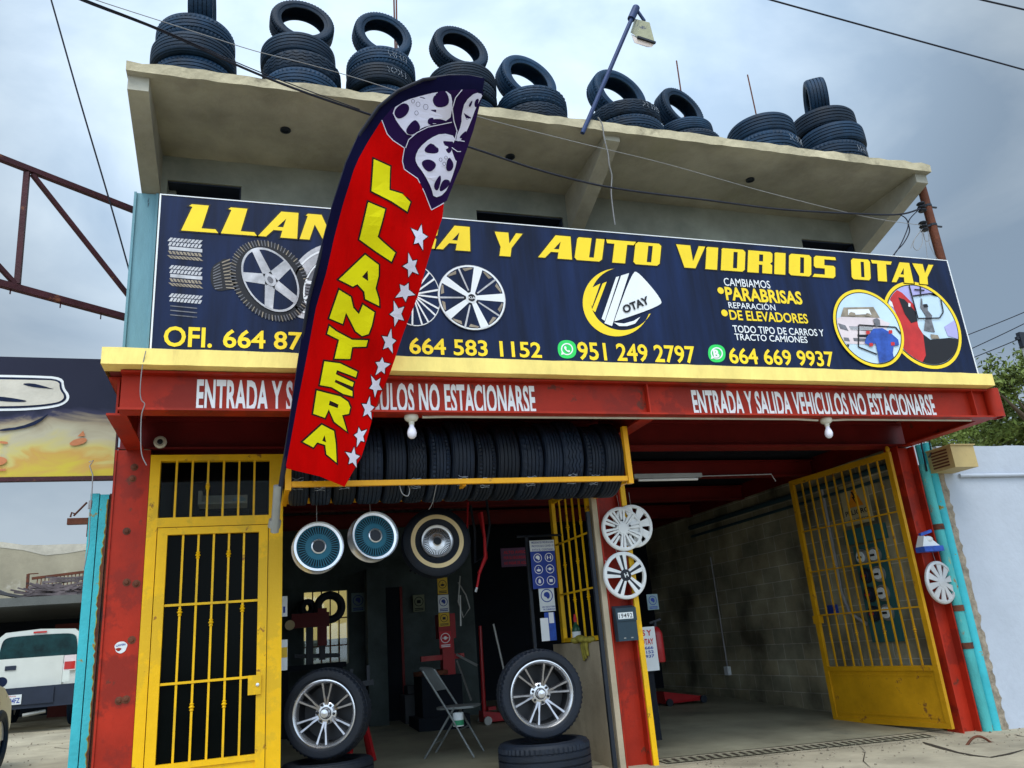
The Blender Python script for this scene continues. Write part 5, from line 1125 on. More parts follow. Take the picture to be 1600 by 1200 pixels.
# brush holder on the right column
p = atY(1448, 850, -.04)
t = thing('napkin_dispenser', 'blue and white plastic dispenser with a white rag on the right red column', 'dispenser', (p.x, -.05, p.z-.06))
mb = MB(); mb.box(p.x-.13, p.x+.12, -.13, -.005, p.z-.085, p.z-.03); part(mb, 'tray', M['ink_blue'], t)
mb = MB(); mb.hexa([(p.x-.125, -.11, p.z-.029), (p.x+.10, -.11, p.z-.029), (p.x+.10, -.01, p.z-.029), (p.x-.125, -.01, p.z-.029), (p.x-.07, -.10, p.z+.08), (p.x+.06, -.08, p.z+.03), (p.x+.06, -.02, p.z+.05), (p.x-.07, -.02, p.z+.09)]); mb.ball((p.x+.0, -.07, p.z+.045), .05, 10, sq=(1.2, .7, .7)); part(mb, 'rag', M['white_plastic'], t, smooth=40)
mb = MB(); mb.bar((p.x-.05, -.03, p.z+.10), (p.x+.11, -.02, p.z+.135), .03); part(mb, 'handle', M['ink_blue'], t)

# ================================================================== INSIDE THE OPEN BAY
# signs near the grille
def sign_board(name, label, x0, x1, z0, z1, Y, m): 
    t = thing(name, label, 'sign', ((x0+x1)/2, Y, z0)); mb = MB(); mb.box(x0, x1, Y, Y+.008, z0, z1); b = part(mb, 'board', m, t); return t, b
def picto(mb, cx, cz, r, Y, kind):
    mb.poly([wcirc(cx, cz, r, 24), wcirc(cx, cz, r*.86, 24)], M=lambda v: Vector((v.x, Y, v.y)))
    f = lambda pts: mb.poly([[(cx+x*r, cz+z*r) for x, z in pts]], M=lambda v: Vector((v.x, Y-.0006, v.y)))
    if kind == 0: f(smooth_poly([(-.45, .45), (.2, .6), (.5, .2), (.45, -.35), (.1, -.55), (-.1, -.2), (-.5, -.1)]))
    elif kind == 1: f([(-.5, .4), (-.25, .4), (-.25, -.4), (-.5, -.4)]); f([(.25, .4), (.5, .4), (.5, -.4), (.25, -.4)]); f([(-.2, .05), (.2, .05), (.2, -.05), (-.2, -.05)])
    elif kind == 2: f(smooth_poly([(-.6, -.1), (0, .15), (.6, -.1), (.3, -.45), (-.3, -.45)])); f(smooth_poly([(-.1, .2), (.1, .2), (0, .6)]))
    elif kind == 3: f(wcirc(0, 0, .35, 12)); f([(-.6, -.1), (-.4, -.1), (-.4, .1), (-.6, .1)]); f([(.4, -.1), (.6, -.1), (.6, .1), (.4, .1)])
    elif kind == 4: f(smooth_poly([(-.3, -.5), (.3, -.5), (.35, 0), (.1, .5), (-.1, .5), (-.35, 0)]))
    else: f([(-.4, -.35), (.4, -.35), (.4, .3), (-.4, .3)])
PY = .72
a = atY(827, 845, PY); b = atY(872, 918, PY); c = atY(827, 862, PY)
t, bd = sign_board('health_sign', 'blue health rules sign with six white pictograms beside the yellow grille', a.x, b.x, b.z, a.z, PY, M['sign_blue'])
mb = MB(); mb.box(a.x, b.x, PY-.003, PY-.0005, c.z, a.z); part(mb, 'header', M['paper'], bd)
mb = MB(); w_ = b.x-a.x; hz = (a.z-c.z)/3
for k, s in enumerate(('MEDIDAS DE PREVENCION', 'PROTOCOLO COVID-19', 'EVITA EL CONTAGIO')): put_text(mb, s, (a.x+.02, PY-.004, a.z-hz*(k+.85)), (1, 0, 0), (0, 0, 1), w_*.88, hz*.55, off=.01)
part(mb, 'header_lettering', M['sign_blue'], bd)
mb = MB()
for r in range(3):
    for q in range(2): picto(mb, a.x+w_*(.28+.46*q), c.z-(c.z-b.z)*(.18+.31*r), w_*.17, PY-.001, r*2+q)
part(mb, 'pictograms', M['ink_white'], bd)
a = atY(842, 919, PY); b = atY(869, 954, PY)
t, bd = sign_board('mask_sign', 'white face mask sign just under the blue health rules sign', a.x, b.x, b.z, a.z, PY+.012, M['paper'])
mb = MB(); w_ = b.x-a.x; picto(mb, (a.x+b.x)/2, a.z-w_*.47, w_*.4, PY+.0105, 0)
put_text(mb, 'USO OBLIGATORIO', (a.x+.02, PY+.0105, b.z+w_*.22), (1, 0, 0), (0, 0, 1), w_*.86, w_*.09, off=.02); put_text(mb, 'DE CUBREBOCAS', (a.x+.03, PY+.0105, b.z+w_*.07), (1, 0, 0), (0, 0, 1), w_*.8, w_*.09, off=.02)
part(mb, 'print', M['sign_blue'], bd)
a = atY(852, 957, PY); b = atY(872, 1000, PY)
t, bd = sign_board('folder', 'blue and white folder leaning under the mask sign', a.x, b.x, b.z, a.z, PY+.03, M['ink_blue'])
mb = MB(); w_ = b.x-a.x; mb.box(a.x-.05, a.x+.03, PY+.02, PY+.027, b.z, a.z-.05); mb.box(a.x+w_*.4, a.x+w_*.85, PY+.02, PY+.027, b.z+.16, b.z+.26); part(mb, 'white_print', M['ink_white'], bd)
a = atY(782, 857, 1.6); b = atY(826, 884, 1.6)
t, bd = sign_board('notice_board', 'dim maroon notice with rows of lettering hanging deep in the open bay', a.x, b.x, b.z, a.z, 1.6, mat('dim_purple_board', (.10, .05, .10), .7))
mb = MB()
for k, s in enumerate(('ALTO AVISO', 'POR SU SEGURIDAD', 'NO PASAR DE AQUI')): put_text(mb, s, (a.x+.03, 1.598, a.z-(a.z-b.z)*(.3+.29*k)), (1, 0, 0), (0, 0, 1), (b.x-a.x)*.85, (a.z-b.z)*.15)
part(mb, 'lettering', M['sign_red'], bd)
# support behind the signs
mb = MB(); mb.tube([(atY(822, 838, PY+.1).x-.1, PY+.1, atY(822, 838, PY+.1).z), (2.97, PY+.1, atY(870, 836, PY+.1).z)], .012, 8); mb.bar((atY(826, 838, PY).x, PY+.08, atY(826, 838, PY).z), (atY(840, 1010, PY).x, PY+.08, 1.0), .03)
solo(mb, 'sign_stand', M['black_plastic'], 'dark bar frame that carries the blue health rules sign', 'stand')
# bottle and rag on the half wall
p = atY(876, 1000, .25); zb_ = 1.152
t = thing('sauce_bottle', 'green sauce bottle with red cap standing at the end of the half wall', 'bottle', (2.95, .62, zb_)); T0 = Matrix.Translation((2.95, .62, zb_))
mb = MB(); mb.lathe([(1e-4, 0), (.038, .002), (.04, .01), (.04, .12), (.03, .15), (.014, .175), (.013, .19)], 20, M=T0); part(mb, 'glass', M['glass_bottle'], t, smooth=40)
mb = MB(); mb.lathe([(.016, .188), (.017, .225), (.012, .235), (.01, .26), (1e-4, .262)], 14, M=T0); part(mb, 'cap', M['sign_red'], t, smooth=40)
mb = MB(); mb.lathe([(.0405, .035), (.0405, .10)], 20, M=T0); mb.lathe([(.0, 0), (.0, 0)], 3, M=T0); part(mb, 'label', M['paper'], t)
mb = MB()
rnd = random.Random(4)
for k in range(5): mb.ball((2.95-.02*k+rnd.uniform(-.01, .01), .25+.055*k, 1.175+rnd.uniform(-.01, .02)), .04, 10, sq=(1.2, 1.3, .75))
for k in range(3): mb.tube([(2.925, .30+.04*k, 1.17), (2.905, .30+.05*k, 1.12), (2.91, .29+.05*k, 1.03-.02*k)], [.022, .02, .012], 8)
solo(mb, 'work_glove', M['cloth_rag'], 'olive yellow work glove hanging over the top of the half wall', 'glove', smooth=80)
# folding chair
p = atF(708, 1181); CH = thing('folding_chair', 'grey metal folding chair standing in the open bay', 'chair', (p.x, p.y, p.z), (0, 0, math.radians(-28))); ORG[CH.name] = Vector((0, 0, 0))
def tub(pts, r=.0105): m = MB(); m.tube(pts, r, 8); return m
for s in (-.21, .21):
    part(tub([(.26, s, .0), (.02, s, .43), (-.21, s*.96, .80)]), 'front_leg', M['chair_grey'], CH, smooth=60, local=True)
    part(tub([(-.24, s*.88, 0), (.09, s*.88, .45)]), 'rear_leg', M['chair_grey'], CH, smooth=60, local=True)
part(tub([(.12, -.21, .245), (.12, .21, .245)], .008), 'front_stretcher', M['chair_grey'], CH, local=True); part(tub([(-.14, -.185, .14), (-.14, .185, .14)], .008), 'rear_stretcher', M['chair_grey'], CH, local=True)
mb = MB(); mb.poly([smooth_poly([(-.13, -.19), (.26, -.19), (.28, -.1), (.28, .1), (.26, .19), (-.13, .19)], 2)], M=lambda v: Vector((v.x, v.y, .43+v.z)), thick=.02); part(mb, 'seat', M['chair_grey'], CH, local=True)
mb = MB(); cs = []
for i in range(9):
    y = -.205+.41*i/8; bow = -.035*(1-(y/.205)**2)
    for z, dx in ((.60, 0), (.64, .004), (.78, .0), (.815, -.004)):
        zz = z+(.02 if z > .7 else 0)*(1-(y/.205)**2); x0 = .02-.23*(zz-.43)/.37
        cs.append((x0+bow+dx, y, zz))
mb.v = cs+[(x-.012, y, z) for x, y, z in cs]; o = len(cs)
for i in range(8):
    for j in range(3):
        a_ = i*4+j; mb.f += [(a_, a_+1, a_+5, a_+4), (o+a_, o+a_+4, o+a_+5, o+a_+1)]; mb.m += [0, 0]
    mb.f += [(i*4, i*4+4, o+i*4+4, o+i*4), (i*4+3, o+i*4+3, o+i*4+7, i*4+7)]; mb.m += [0, 0]
part(mb, 'backrest', M['chair_grey'], CH, smooth=60, local=True)
q = atY(716, 1124, p.y-.2); t = thing('tin_can', 'small white and green tin hanging at the chair seat', 'can', (q.x, q.y, q.z-.06)); T0 = Matrix.Translation((q.x, q.y, q.z-.06))
mb = MB(); mb.lathe([(1e-4, 0), (.05, 0), (.052, .004), (.052, .115), (.048, .12), (.046, .112), (1e-4, .112)], 24, M=T0); part(mb, 'tin', M['paper'], t, smooth=40)
mb = MB(); mb.lathe([(.0525, .01), (.0525, .055)], 24, M=T0); part(mb, 'label', mat('green_tin_label', (.03, .25, .12), .5), t)
# trolley jack
p = atF(772, 1130); JK = thing('trolley_jack', 'red trolley jack with tall upright handle on the open bay floor', 'jack', tuple(p)); x, y, z = p
mb = MB(); mb.hexa([(x-.16, y-.14, z+.03), (x+.36, y-.14, z+.03), (x+.36, y+.14, z+.03), (x-.16, y+.14, z+.03), (x-.16, y-.10, z+.16), (x+.30, y-.12, z+.08), (x+.30, y+.12, z+.08), (x-.16, y+.10, z+.16)]); mb.box(x-.08, x+.02, y-.07, y+.07, z+.16, z+.20); part(mb, 'body', M['jack_red'], JK)
hp = atY(750, 978, y); mb = MB(); mb.tube([(x-.12, y, z+.12), (hp.x, y, hp.z)], [.03, .022], 10); part(mb, 'handle', M['jack_red'], JK, smooth=60)
for dx in (-.12, .31):
    for dy in (-.155, .155): mb = MB(); mb.lathe([(1e-4, -.02), (.05, -.02), (.05, .02), (1e-4, .02)], 18, M=Matrix.Translation((x+dx, y+dy, z+.05)) @ FX); part(mb, 'wheel', M['grey_metal'], JK)
mb = MB(); mb.lathe([(1e-4, 0), (.05, 0), (.055, .03), (.045, .03), (1e-4, .02)], 16, M=Matrix.Translation((x+.25, y, z+.085))); part(mb, 'saddle', M['jack_red'], JK)
# tyre changing machine on a red column
p = atF(690, 1108); x, y, z = p; y = min(y, 3.6); p = Vector((atY(690, 1100, y).x, y, floor_z(p.x, y))); x, y, z = p
TM = thing('tyre_changer', 'red tyre changing machine carrying notices at the back of the open bay', 'machine', (x, y, z))
mb = MB(); mb.box(x-.35, x+.28, y-.3, y+.35, z, z+.16); mb.box(x-.28, x+.22, y-.22, y+.3, z+.16, z+.62); part(mb, 'cabinet', M['dark_void'], TM)
mb = MB(); mb.box(x+.02, x+.17, y-.12, y+.05, z, z+1.05); part(mb, 'column', M['jack_red'], TM)
mb = MB(); mb.box(x-.02, x+.2, y-.13, y+.06, z+1.05, z+1.35); mb.box(x-.25, x+.3, y-.1, y-.02, z+.80, z+.86); part(mb, 'head', M['jack_red'], TM)
mb = MB(); mb.bar((x+.2, y-.1, z+.85), (x+.42, y-.25, z+.70), .025); mb.bar((x+.2, y-.1, z+.78), (x+.33, y-.2, z+.3), .018); part(mb, 'lever', M['grey_metal'], TM)
mb = MB(); mb.lathe([(1e-4, 0), (.22, 0), (.22, .05), (1e-4, .07)], 20, M=Matrix.Translation((x-.12, y-.02, z+.63))); part(mb, 'turntable', M['rust'], TM)
def small_sign(x0, y0, x1, y1, Y, label, m, pict=None, pm=None):
    a = atY(x0, y0, Y); b = atY(x1, y1, Y); t, bd = sign_board('notice', label, min(a.x, b.x), max(a.x, b.x), min(a.z, b.z), max(a.z, b.z), Y, m)
    mb = MB(); w_ = abs(b.x-a.x); cx = (a.x+b.x)/2; top = max(a.z, b.z); bot = min(a.z, b.z); picto(mb, cx, top-(top-bot)*.40, min(w_*.40, (top-bot)*.3), Y-.002, pict)
    for k in range(2): mb.add([(cx-w_*.38, Y-.002, bot+(top-bot)*(.07+.09*k)), (cx+w_*.38, Y-.002, bot+(top-bot)*(.07+.09*k)), (cx+w_*.38, Y-.002, bot+(top-bot)*(.12+.09*k)), (cx-w_*.38, Y-.002, bot+(top-bot)*(.12+.09*k))], [(0, 1, 2, 3)])
    part(mb, 'print', pm, bd)
YS = y-.16
small_sign(683, 903, 700, 928, YS, 'yellow notice topmost on the tyre changer column', M['sign_yellow'], 2, M['ink_black'])
small_sign(684, 930, 702, 956, YS, 'white and blue mask notice between the two yellow ones on the tyre changer', M['paper'], 0, M['sign_blue'])
small_sign(685, 958, 703, 978, YS, 'yellow notice under the mask notice on the tyre changer', M['sign_yellow'], 5, M['ink_black'])
small_sign(686, 987, 706, 1012, YS, 'red notice lowest on the tyre changer column', M['sign_red'], 3, M['ink_white'])
mb = MB(); mb.bar((x+.06, y-.05, z+1.3), (x+.06, y-.05, 3.0), .09); solo(mb, 'machine_post', M['rust_red'], 'dark upright post above the tyre changer carrying the notices', 'post')
small_sign(549, 927, 570, 955, 4.59, 'grey blue mask notice on the wall beside the barred back window', mat('dim_blue_notice', (.20, .30, .33), .7), 0, M['sign_blue'])
small_sign(645, 930, 664, 955, 4.5, 'grey olive notice on the back wall right of the dark door', mat('olive_notice', (.18, .2, .13), .8), 5, M['dark_void'])
# papers stuck inside the yellow door frame
for i, (y0, y1, lb, m2) in enumerate(((932, 963, 'small white paper stuck above the other one inside the yellow door post', M['paper']), (1000, 1047, 'white and yellow paper stuck low inside the yellow door post', M['paper']))):
    a = atY(437, y0, .3); b = atY(449, y1, .3); t, bd = sign_board('paper_note', lb, a.x-.02, b.x, b.z, a.z, .3, m2); mb = MB()
    if i: mb.box(a.x-.018, b.x-.002, .296, .2995, a.z-.14, a.z-.06)
    else: mb.box(a.x+.03, a.x+.045, .296, .2995, b.z+.03, b.z+.08)
    part(mb, 'print', M['sign_yellow'] if i else M['sign_blue'], bd)
# drill-like red machine before the back window
p = atY(486, 1030, 3.9); x, z = p.x, p.z
PR = thing('bench_press', 'red and black bench machine silhouetted before the barred back window', 'machine', (x, 3.9, .2))
mb = MB(); mb.box(x-.06, x+.02, 3.85, 3.95, z-.1, z+.42); mb.box(x+.10, x+.17, 3.85, 3.95, z-.02, z+.5); mb.bar((x-.2, 3.9, z+.05), (x+.35, 3.9, z+.02), .05); part(mb, 'posts', M['black_plastic'], PR)
mb = MB(); mb.box(x-.24, x+.22, 3.82, 3.98, z+.38, z+.55); mb.box(x+.08, x+.19, 3.83, 3.97, z+.15, z+.6); part(mb, 'head', mat('dark_red_machine_paint', (.12, .006, .008), .5), PR)
mb = MB(); mb.box(x-.4, x+.4, 3.6, 4.2, z-.12, z-.06); mb.box(x-.36, x-.28, 3.65, 4.15, .25, z-.12); mb.box(x+.28, x+.36, 3.65, 4.15, .25, z-.12); part(mb, 'bench', M['dark_void'], PR)
mb = MB(); mb.lathe([(1e-4, 0), (.06, 0), (.06, .03), (1e-4, .03)], 16, M=Matrix.Translation((x-.26, 3.83, z+.42)) @ FX); part(mb, 'hand_wheel', M['cream'], PR)
p = atY(515, 949, 4.3); tyre(.205, .13, .11, 0, (p.x, 4.3, p.z), FX, 'larger dark tyre hanging before the barred back window', 'small tyres before the back window', m='rubber2'); 
p = atY(480, 950, 4.3); tyre(.115, .10, .05, 0, (p.x, 4.3, p.z), Matrix.Rotation(.5, 4, 'Z') @ FX, 'smaller dark tyre hanging before the barred back window', 'small tyres before the back window', m='rubber2')
p = atF(561, 1158); p = Vector((atY(561, 1150, 1.6).x, 1.6, floor_z(.9, 1.6))); x, y, z = p
t = thing('jack_stand', 'red jack stand with black top just right of the left display wheel', 'jack stand', (x, y, z)); mb = MB()
for sx_, sy_ in ((-1, -1), (1, -1), (1, 1), (-1, 1)): mb.bar((x+.12*sx_, y+.12*sy_, z), (x+.035*sx_, y+.035*sy_, z+.42), .04)
part(mb, 'legs', M['jack_red'], t)
mb = MB(); mb.box(x-.04, x+.04, y-.04, y+.04, z+.40, z+.66); mb.bar((x-.13, y, z+.68), (x+.15, y, z+.70), .05); mb.bar((x-.08, y, z+.74), (x-.06, y, z+.84), .03); mb.bar((x+.1, y, z+.70), (x+.1, y, z+.86), .03); part(mb, 'head', M['black_plastic'], t)
mb = MB()
for pts_ in (((640, 893), (652, 885), (664, 870), (672, 862)), ((648, 896), (655, 888), (668, 884), (690, 880)), ((655, 872), (662, 882), (668, 896)), ((629, 862), (640, 880), (664, 874))): mb.tube([atY(*q, 4.3) for q in pts_], .014, 6)
solo(mb, 'tangled_cords', M['cable'], 'dark tangled cords hanging high on the back wall beneath the whitewall wheel', 'cords')
q0, q1 = atY(637, 1072, 4.2), atY(660, 1082, 4.2); mb = MB(); mb.box(q0.x, q1.x, 4.2, 4.5, q1.z, q0.z); mb.box(q0.x-.05, q1.x+.05, 4.15, 4.55, .3, q1.z-.01)
solo(mb, 'storage_crate', mat('dim_grey_crate', (.09, .10, .11), .7), 'dim grey crate behind the folding chair backrest', 'crate')
# red hose, air lines
a = [atY(*q, .9) for q in ((752, 800), (757, 840), (758, 870), (749, 895), (745, 918))]
t = thing('air_hose', 'bright red air hose loop hanging with its chrome end in the open bay', 'hose', tuple(a[-1])); mb = MB()
for k in range(4): mb.tube([Vector(q)+Vector((.012*k*math.sin(i*.9), .03*k, .0)) for i, q in enumerate(a[:4])], .016, 8)
mb.tube([a[3], (a[3]+a[4])/2, a[4]], .012, 8); part(mb, 'hose', M['sign_red'], t, smooth=60)
mb = MB(); e = atY(743, 925, .9); mb.tube([a[4], e], .013, 8); part(mb, 'nozzle', M['chrome'], t)
mb = MB(); mb.tube([atY(*q, .95) for q in ((735, 790), (742, 830), (742, 880), (758, 868), (765, 820), (760, 780))], .014, 8); solo(mb, 'black_hose', M['black_plastic'], 'black hose hanging beside the bright red air hose', 'hose', smooth=60)
mb = MB(); mb.tube([atY(*q, 1.5) for q in ((731, 785), (730, 826))], .01, 6); solo(mb, 'air_line', M['sign_red'], 'thin dark red air line hanging left of the air hose', 'hose')
mb = MB(); mb.tube([atY(*q, 2.0) for q in ((719, 900), (716, 940), (724, 965), (734, 950), (728, 930), (716, 910))], .008, 6); mb.tube([atY(*q, 2.0) for q in ((719, 930), (720, 978))], .012, 6); solo(mb, 'looped_cord', M['grey_metal'], 'thin grey cord looped near the tyre changer', 'cord')
mb = MB(); mb.tube([atY(*q, 1.9) for q in ((771, 975), (788, 1050))], .012, 6); solo(mb, 'iron_bar', M['grey_metal'], 'thin grey iron bar leaning behind the display wheel', 'bar')

# ================================================================== INSIDE THE RIGHT BAY
a = atY(1003, 980, .7); b = atY(1031, 1047, .7)
t, bd = sign_board('shop_sign', 'white board with red and blue lettering half hidden behind the middle column', a.x-.30, b.x, b.z, a.z, .7, M['paper'])
mb = MB(); w_ = b.x-a.x+.30; x0 = a.x-.30; h_ = a.z-b.z
put_text(mb, 'VIDRIOS Y', (x0+.04, .698, a.z-h_*.20), (1, 0, 0), (0, 0, 1), w_-.08, h_*.13, off=.03); put_text(mb, 'LLANTERA OTAY', (x0+.02, .698, a.z-h_*.40), (1, 0, 0), (0, 0, 1), w_-.05, h_*.13, off=.03); part(mb, 'red_lettering', M['sign_red'], bd)
mb = MB()
for k, s in enumerate(('664-870-3666', '664-583-1152', '664-669-9937')): put_text(mb, s, (x0+.04, .698, a.z-h_*(.51+.095*k)), (1, 0, 0), (0, 0, 1), w_-.08, h_*.065, off=.025)
part(mb, 'blue_lettering', M['sign_blue'], bd)
small_sign(1010, 929, 1030, 952, 1.2, 'small grey blue mask notice hanging above the white shop board', mat('dim_blue_notice2', (.22, .32, .36), .7), 0, M['sign_blue'])
p = atY(1027, 1006, 1.0); t = thing('fire_extinguisher', 'red fire extinguisher hanging beside the white shop board', 'extinguisher', tuple(p)); T0 = Matrix.Translation((p.x, 1.0, p.z-.18))
mb = MB(); mb.lathe([(1e-4, 0), (.06, 0), (.065, .02), (.065, .28), (.045, .33), (.02, .35)], 20, M=T0); part(mb, 'cylinder', M['jack_red'], t, smooth=50)
mb = MB(); mb.lathe([(.02, .35), (.02, .40), (1e-4, .40)], 10, M=T0); mb.bar(Vector((p.x-.06, 1.0, p.z+.21)), Vector((p.x+.07, 1.0, p.z+.24)), .02); part(mb, 'valve', M['black_plastic'], t)
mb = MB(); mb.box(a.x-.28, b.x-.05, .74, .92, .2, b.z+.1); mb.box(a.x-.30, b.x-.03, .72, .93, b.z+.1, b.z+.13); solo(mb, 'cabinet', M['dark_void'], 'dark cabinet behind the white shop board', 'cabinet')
p = atF(1062, 1092); x, y, z = p.x, min(p.y, 4.0), 0; p = atY(1062, 1090, y); x = p.x; z = floor_z(x, y)
RJ = thing('floor_jack', 'low dark red floor jack lying at the back of the right bay', 'jack', (x, y, z))
mb = MB(); mb.hexa([(x-.3, y-.15, z+.04), (x+.35, y-.15, z+.04), (x+.35, y+.15, z+.04), (x-.3, y+.15, z+.04), (x-.3, y-.12, z+.2), (x+.3, y-.12, z+.09), (x+.3, y+.12, z+.09), (x-.3, y+.12, z+.2)]); part(mb, 'body', M['jack_red'], RJ)
for dx in (-.25, .28):
    for dy in (-.165, .165): mb = MB(); mb.lathe([(1e-4, -.014), (.05, -.014), (.05, .014), (1e-4, .014)], 14, M=Matrix.Translation((x+dx, y+dy, z+.055)) @ FX); part(mb, 'wheel', M['black_plastic'], RJ)
# floor drain grate
DG = thing('drain_grate', 'long slotted drain grate across the mouth of the right bay', 'drain', (5.0, .3, .05)); mb = MB()
ga = atF(1035, 1192); gb = atF(1452, 1150); ga.z = gb.z = 0; dg = (gb-ga); nl = dg.length; dg.normalize(); gnv = Vector((-dg.y, dg.x, 0))
def gq(u, v, dz=.014): q = ga+dg*u+gnv*v; return (q.x, q.y, floor_z(q.x, q.y)+dz)
mb.add([gq(0, -.09, .010), gq(nl, -.09, .010), gq(nl, .09, .010), gq(0, .09, .010)], [(0, 1, 2, 3)]); part(mb, 'frame', M['floor'], DG)
mb = MB(); ns_ = 34
for k in range(ns_): 
    u = nl*(k+.2)/ns_; mb.add([gq(u, -.075), gq(u+.035, -.075), gq(u+.035+.02, .075), gq(u+.02, .075)], [(0, 1, 2, 3)])
part(mb, 'slots', M['crack'], DG)
# cracks, joint and rebar loop in the paving
def crack(pts, w_, name='paving_crack', lab=None):
    mb = MB(); P_ = [atF(*q) for q in pts]; n = len(P_)
    for i, q in enumerate(P_):
        d = (P_[min(i+1, n-1)]-P_[max(i-1, 0)]); d.z = 0; d.normalize(); s = Vector((-d.y, d.x, 0))*w_*(.5+random.random()*.7)*(1 if 0 < i < n-1 else .3)/2
        mb.v += [(q.x-s.x, q.y-s.y, gz(q.x, q.y)+.005), (q.x+s.x, q.y+s.y, gz(q.x, q.y)+.005)]
    for i in range(n-1): mb.f.append((2*i, 2*i+1, 2*i+3, 2*i+2)); mb.m.append(0)
    return solo(mb, name, M['crack'], kind='structure')
crack([(1442, 1160), (1450, 1163), (1470, 1169), (1495, 1176), (1520, 1181), (1548, 1184), (1575, 1179), (1600, 1172)], .045)
crack([(1585, 1148), (1592, 1150), (1602, 1152)], .03); crack([(1030, 1199), (1150, 1185), (1300, 1172), (1420, 1160)], .010)
crack([(60, 1172), (85, 1168), (110, 1171), (128, 1166)], .02); crack([(1120, 1172), (1180, 1176), (1230, 1169), (1290, 1176)], .008); crack([(1340, 1163), (1352, 1175), (1349, 1190), (1360, 1200)], .008)
rnd = random.Random(21); mb = MB()
for k in range(420):
    x = rnd.uniform(3.6, 9.5); y = rnd.gauss(-.25, .35) if rnd.random() < .6 else rnd.uniform(-1.2, .2); r = rnd.uniform(.004, .012)*(1.6 if rnd.random() < .06 else 1)
    if y > .1: continue
    mb.lathe([(1e-4, -r*.5), (r, 0), (r*.6, r*.6), (1e-4, r*.7)], 5, M=Matrix.Translation((x, y, gz(x, y)+r*.3)) @ Matrix.Rotation(rnd.random()*3, 4, 'Z') @ Matrix.Diagonal((1, rnd.uniform(.6, 1.2), 1, 1)))
for k in range(160):
    x = rnd.uniform(-4.2, -1.5); y = rnd.uniform(4, 9); r = rnd.uniform(.004, .013)
    mb.lathe([(1e-4, -r*.5), (r, 0), (r*.6, r*.6), (1e-4, r*.7)], 5, M=Matrix.Translation((x, y, gz(x, y)+r*.3)))
solo(mb, 'gravel', mat('pale_grit', (.26, .225, .17), .95, var=.5, vscale=30), kind='stuff', loc=(0, 0, 0))
p = atF(1529, 1162); mb = MB(); mb.tube([(p.x-.16+.32*i/10, p.y, gz(p.x, p.y)-.02+.08*math.sin(math.pi*i/10)) for i in range(11)], .011, 8); solo(mb, 'rebar_loop', M['rust'], 'rusty rebar loop sticking out of the paving near the right column', 'rebar', smooth=60)

# ================================================================== LEFT: NEIGHBOUR'S YARD
BY = .22
p0 = atY(180, 562, BY); p1 = atY(180, 743, BY); bx1 = -1.115; bz1 = atY(0, 557, BY).z; bz0 = p1.z
bm_ = mat('flame_banner', (.62, .46, .06), .5, bump=0); t = bm_.node_tree; n_ = t.nodes; l_ = t.links; b_ = n_['Principled BSDF']
co = n_.new('ShaderNodeTexCoord'); sp_ = n_.new('ShaderNodeSeparateXYZ'); l_.new(co.outputs['Object'], sp_.inputs[0])
nz = n_.new('ShaderNodeTexNoise'); nz.inputs['Scale'].default_value = 2.2; nz.inputs['Detail'].default_value = 6; nz.inputs['Distortion'].default_value = 1.2
mp = n_.new('ShaderNodeMapping'); mp.inputs['Scale'].default_value = (1, 1, 2.2); l_.new(co.outputs['Object'], mp.inputs[0]); l_.new(mp.outputs[0], nz.inputs['Vector'])
ma = n_.new('ShaderNodeMath'); ma.operation = 'MULTIPLY_ADD'; ma.inputs[1].default_value = .45; l_.new(nz.outputs['Fac'], ma.inputs[0]); l_.new(sp_.outputs['Z'], ma.inputs[2])
rp = n_.new('ShaderNodeValToRGB'); e = rp.color_ramp.elements; e[0].position = .10; e[0].color = (.60, .46, .03, 1); e[1].position = .80; e[1].color = (.006, .008, .03, 1)
for pos, c_ in ((.28, (.58, .46, .05, 1)), (.37, (.56, .33, .08, 1)), (.43, (.56, .48, .16, 1)), (.54, (.46, .42, .30, 1)), (.64, (.30, .24, .16, 1)), (.72, (.03, .03, .07, 1))):
    q_ = e.new(pos); q_.color = c_
l_.new(ma.outputs[0], rp.inputs[0]); l_.new(rp.outputs[0], b_.inputs['Base Color'])
NB_ = thing('neighbour_banner', 'black and flame coloured banner with a large white letter S left of the shop', 'banner', (bx1-1.5, BY, bz0))
mb = MB(); mb.box(-4.2, bx1, BY, BY+.03, bz0, bz1); part(mb, 'panel', bm_, NB_)
mb = MB(); mb.box(-4.2, bx1+.01, BY-.01, BY+.045, bz0-.035, bz0-.003); mb.box(bx1+.001, bx1+.015, BY-.006, BY+.04, bz0, bz1); part(mb, 'frame', M['rust_red'], NB_)
KB = lambda x, y: (x*.26652, 540+y*.26652)
fb_ = lambda pts: [(lambda p: (p.x, p.z))(atY(*KB(*q), BY)) for q in pts]
def bp(mb, pts, k, holes=(), sm=2): mb.poly([smooth_poly(fb_(pts), sm)]+[smooth_poly(fb_(h), sm) for h in holes], M=lambda v: Vector((v.x, BY-.003*k, v.y)))
so_ = ((-420, 190), (-200, 172), (0, 172), (200, 176), (372, 184), (376, 250), (410, 290), (400, 330), (340, 362), (180, 380), (0, 384), (-250, 384), (-430, 360), (-440, 300))
mb = MB(); bp(mb, so_, 1); part(mb, 'letter_edge', M['ink_white'], NB_)
mb = MB(); bp(mb, [(-410, 200), (-200, 184), (0, 186), (200, 190), (360, 198), (362, 254), (392, 292), (386, 324), (334, 348), (180, 366), (0, 370), (-250, 370), (-415, 348), (-425, 300)], 2); part(mb, 'letter_shadow', M['navy'], NB_)
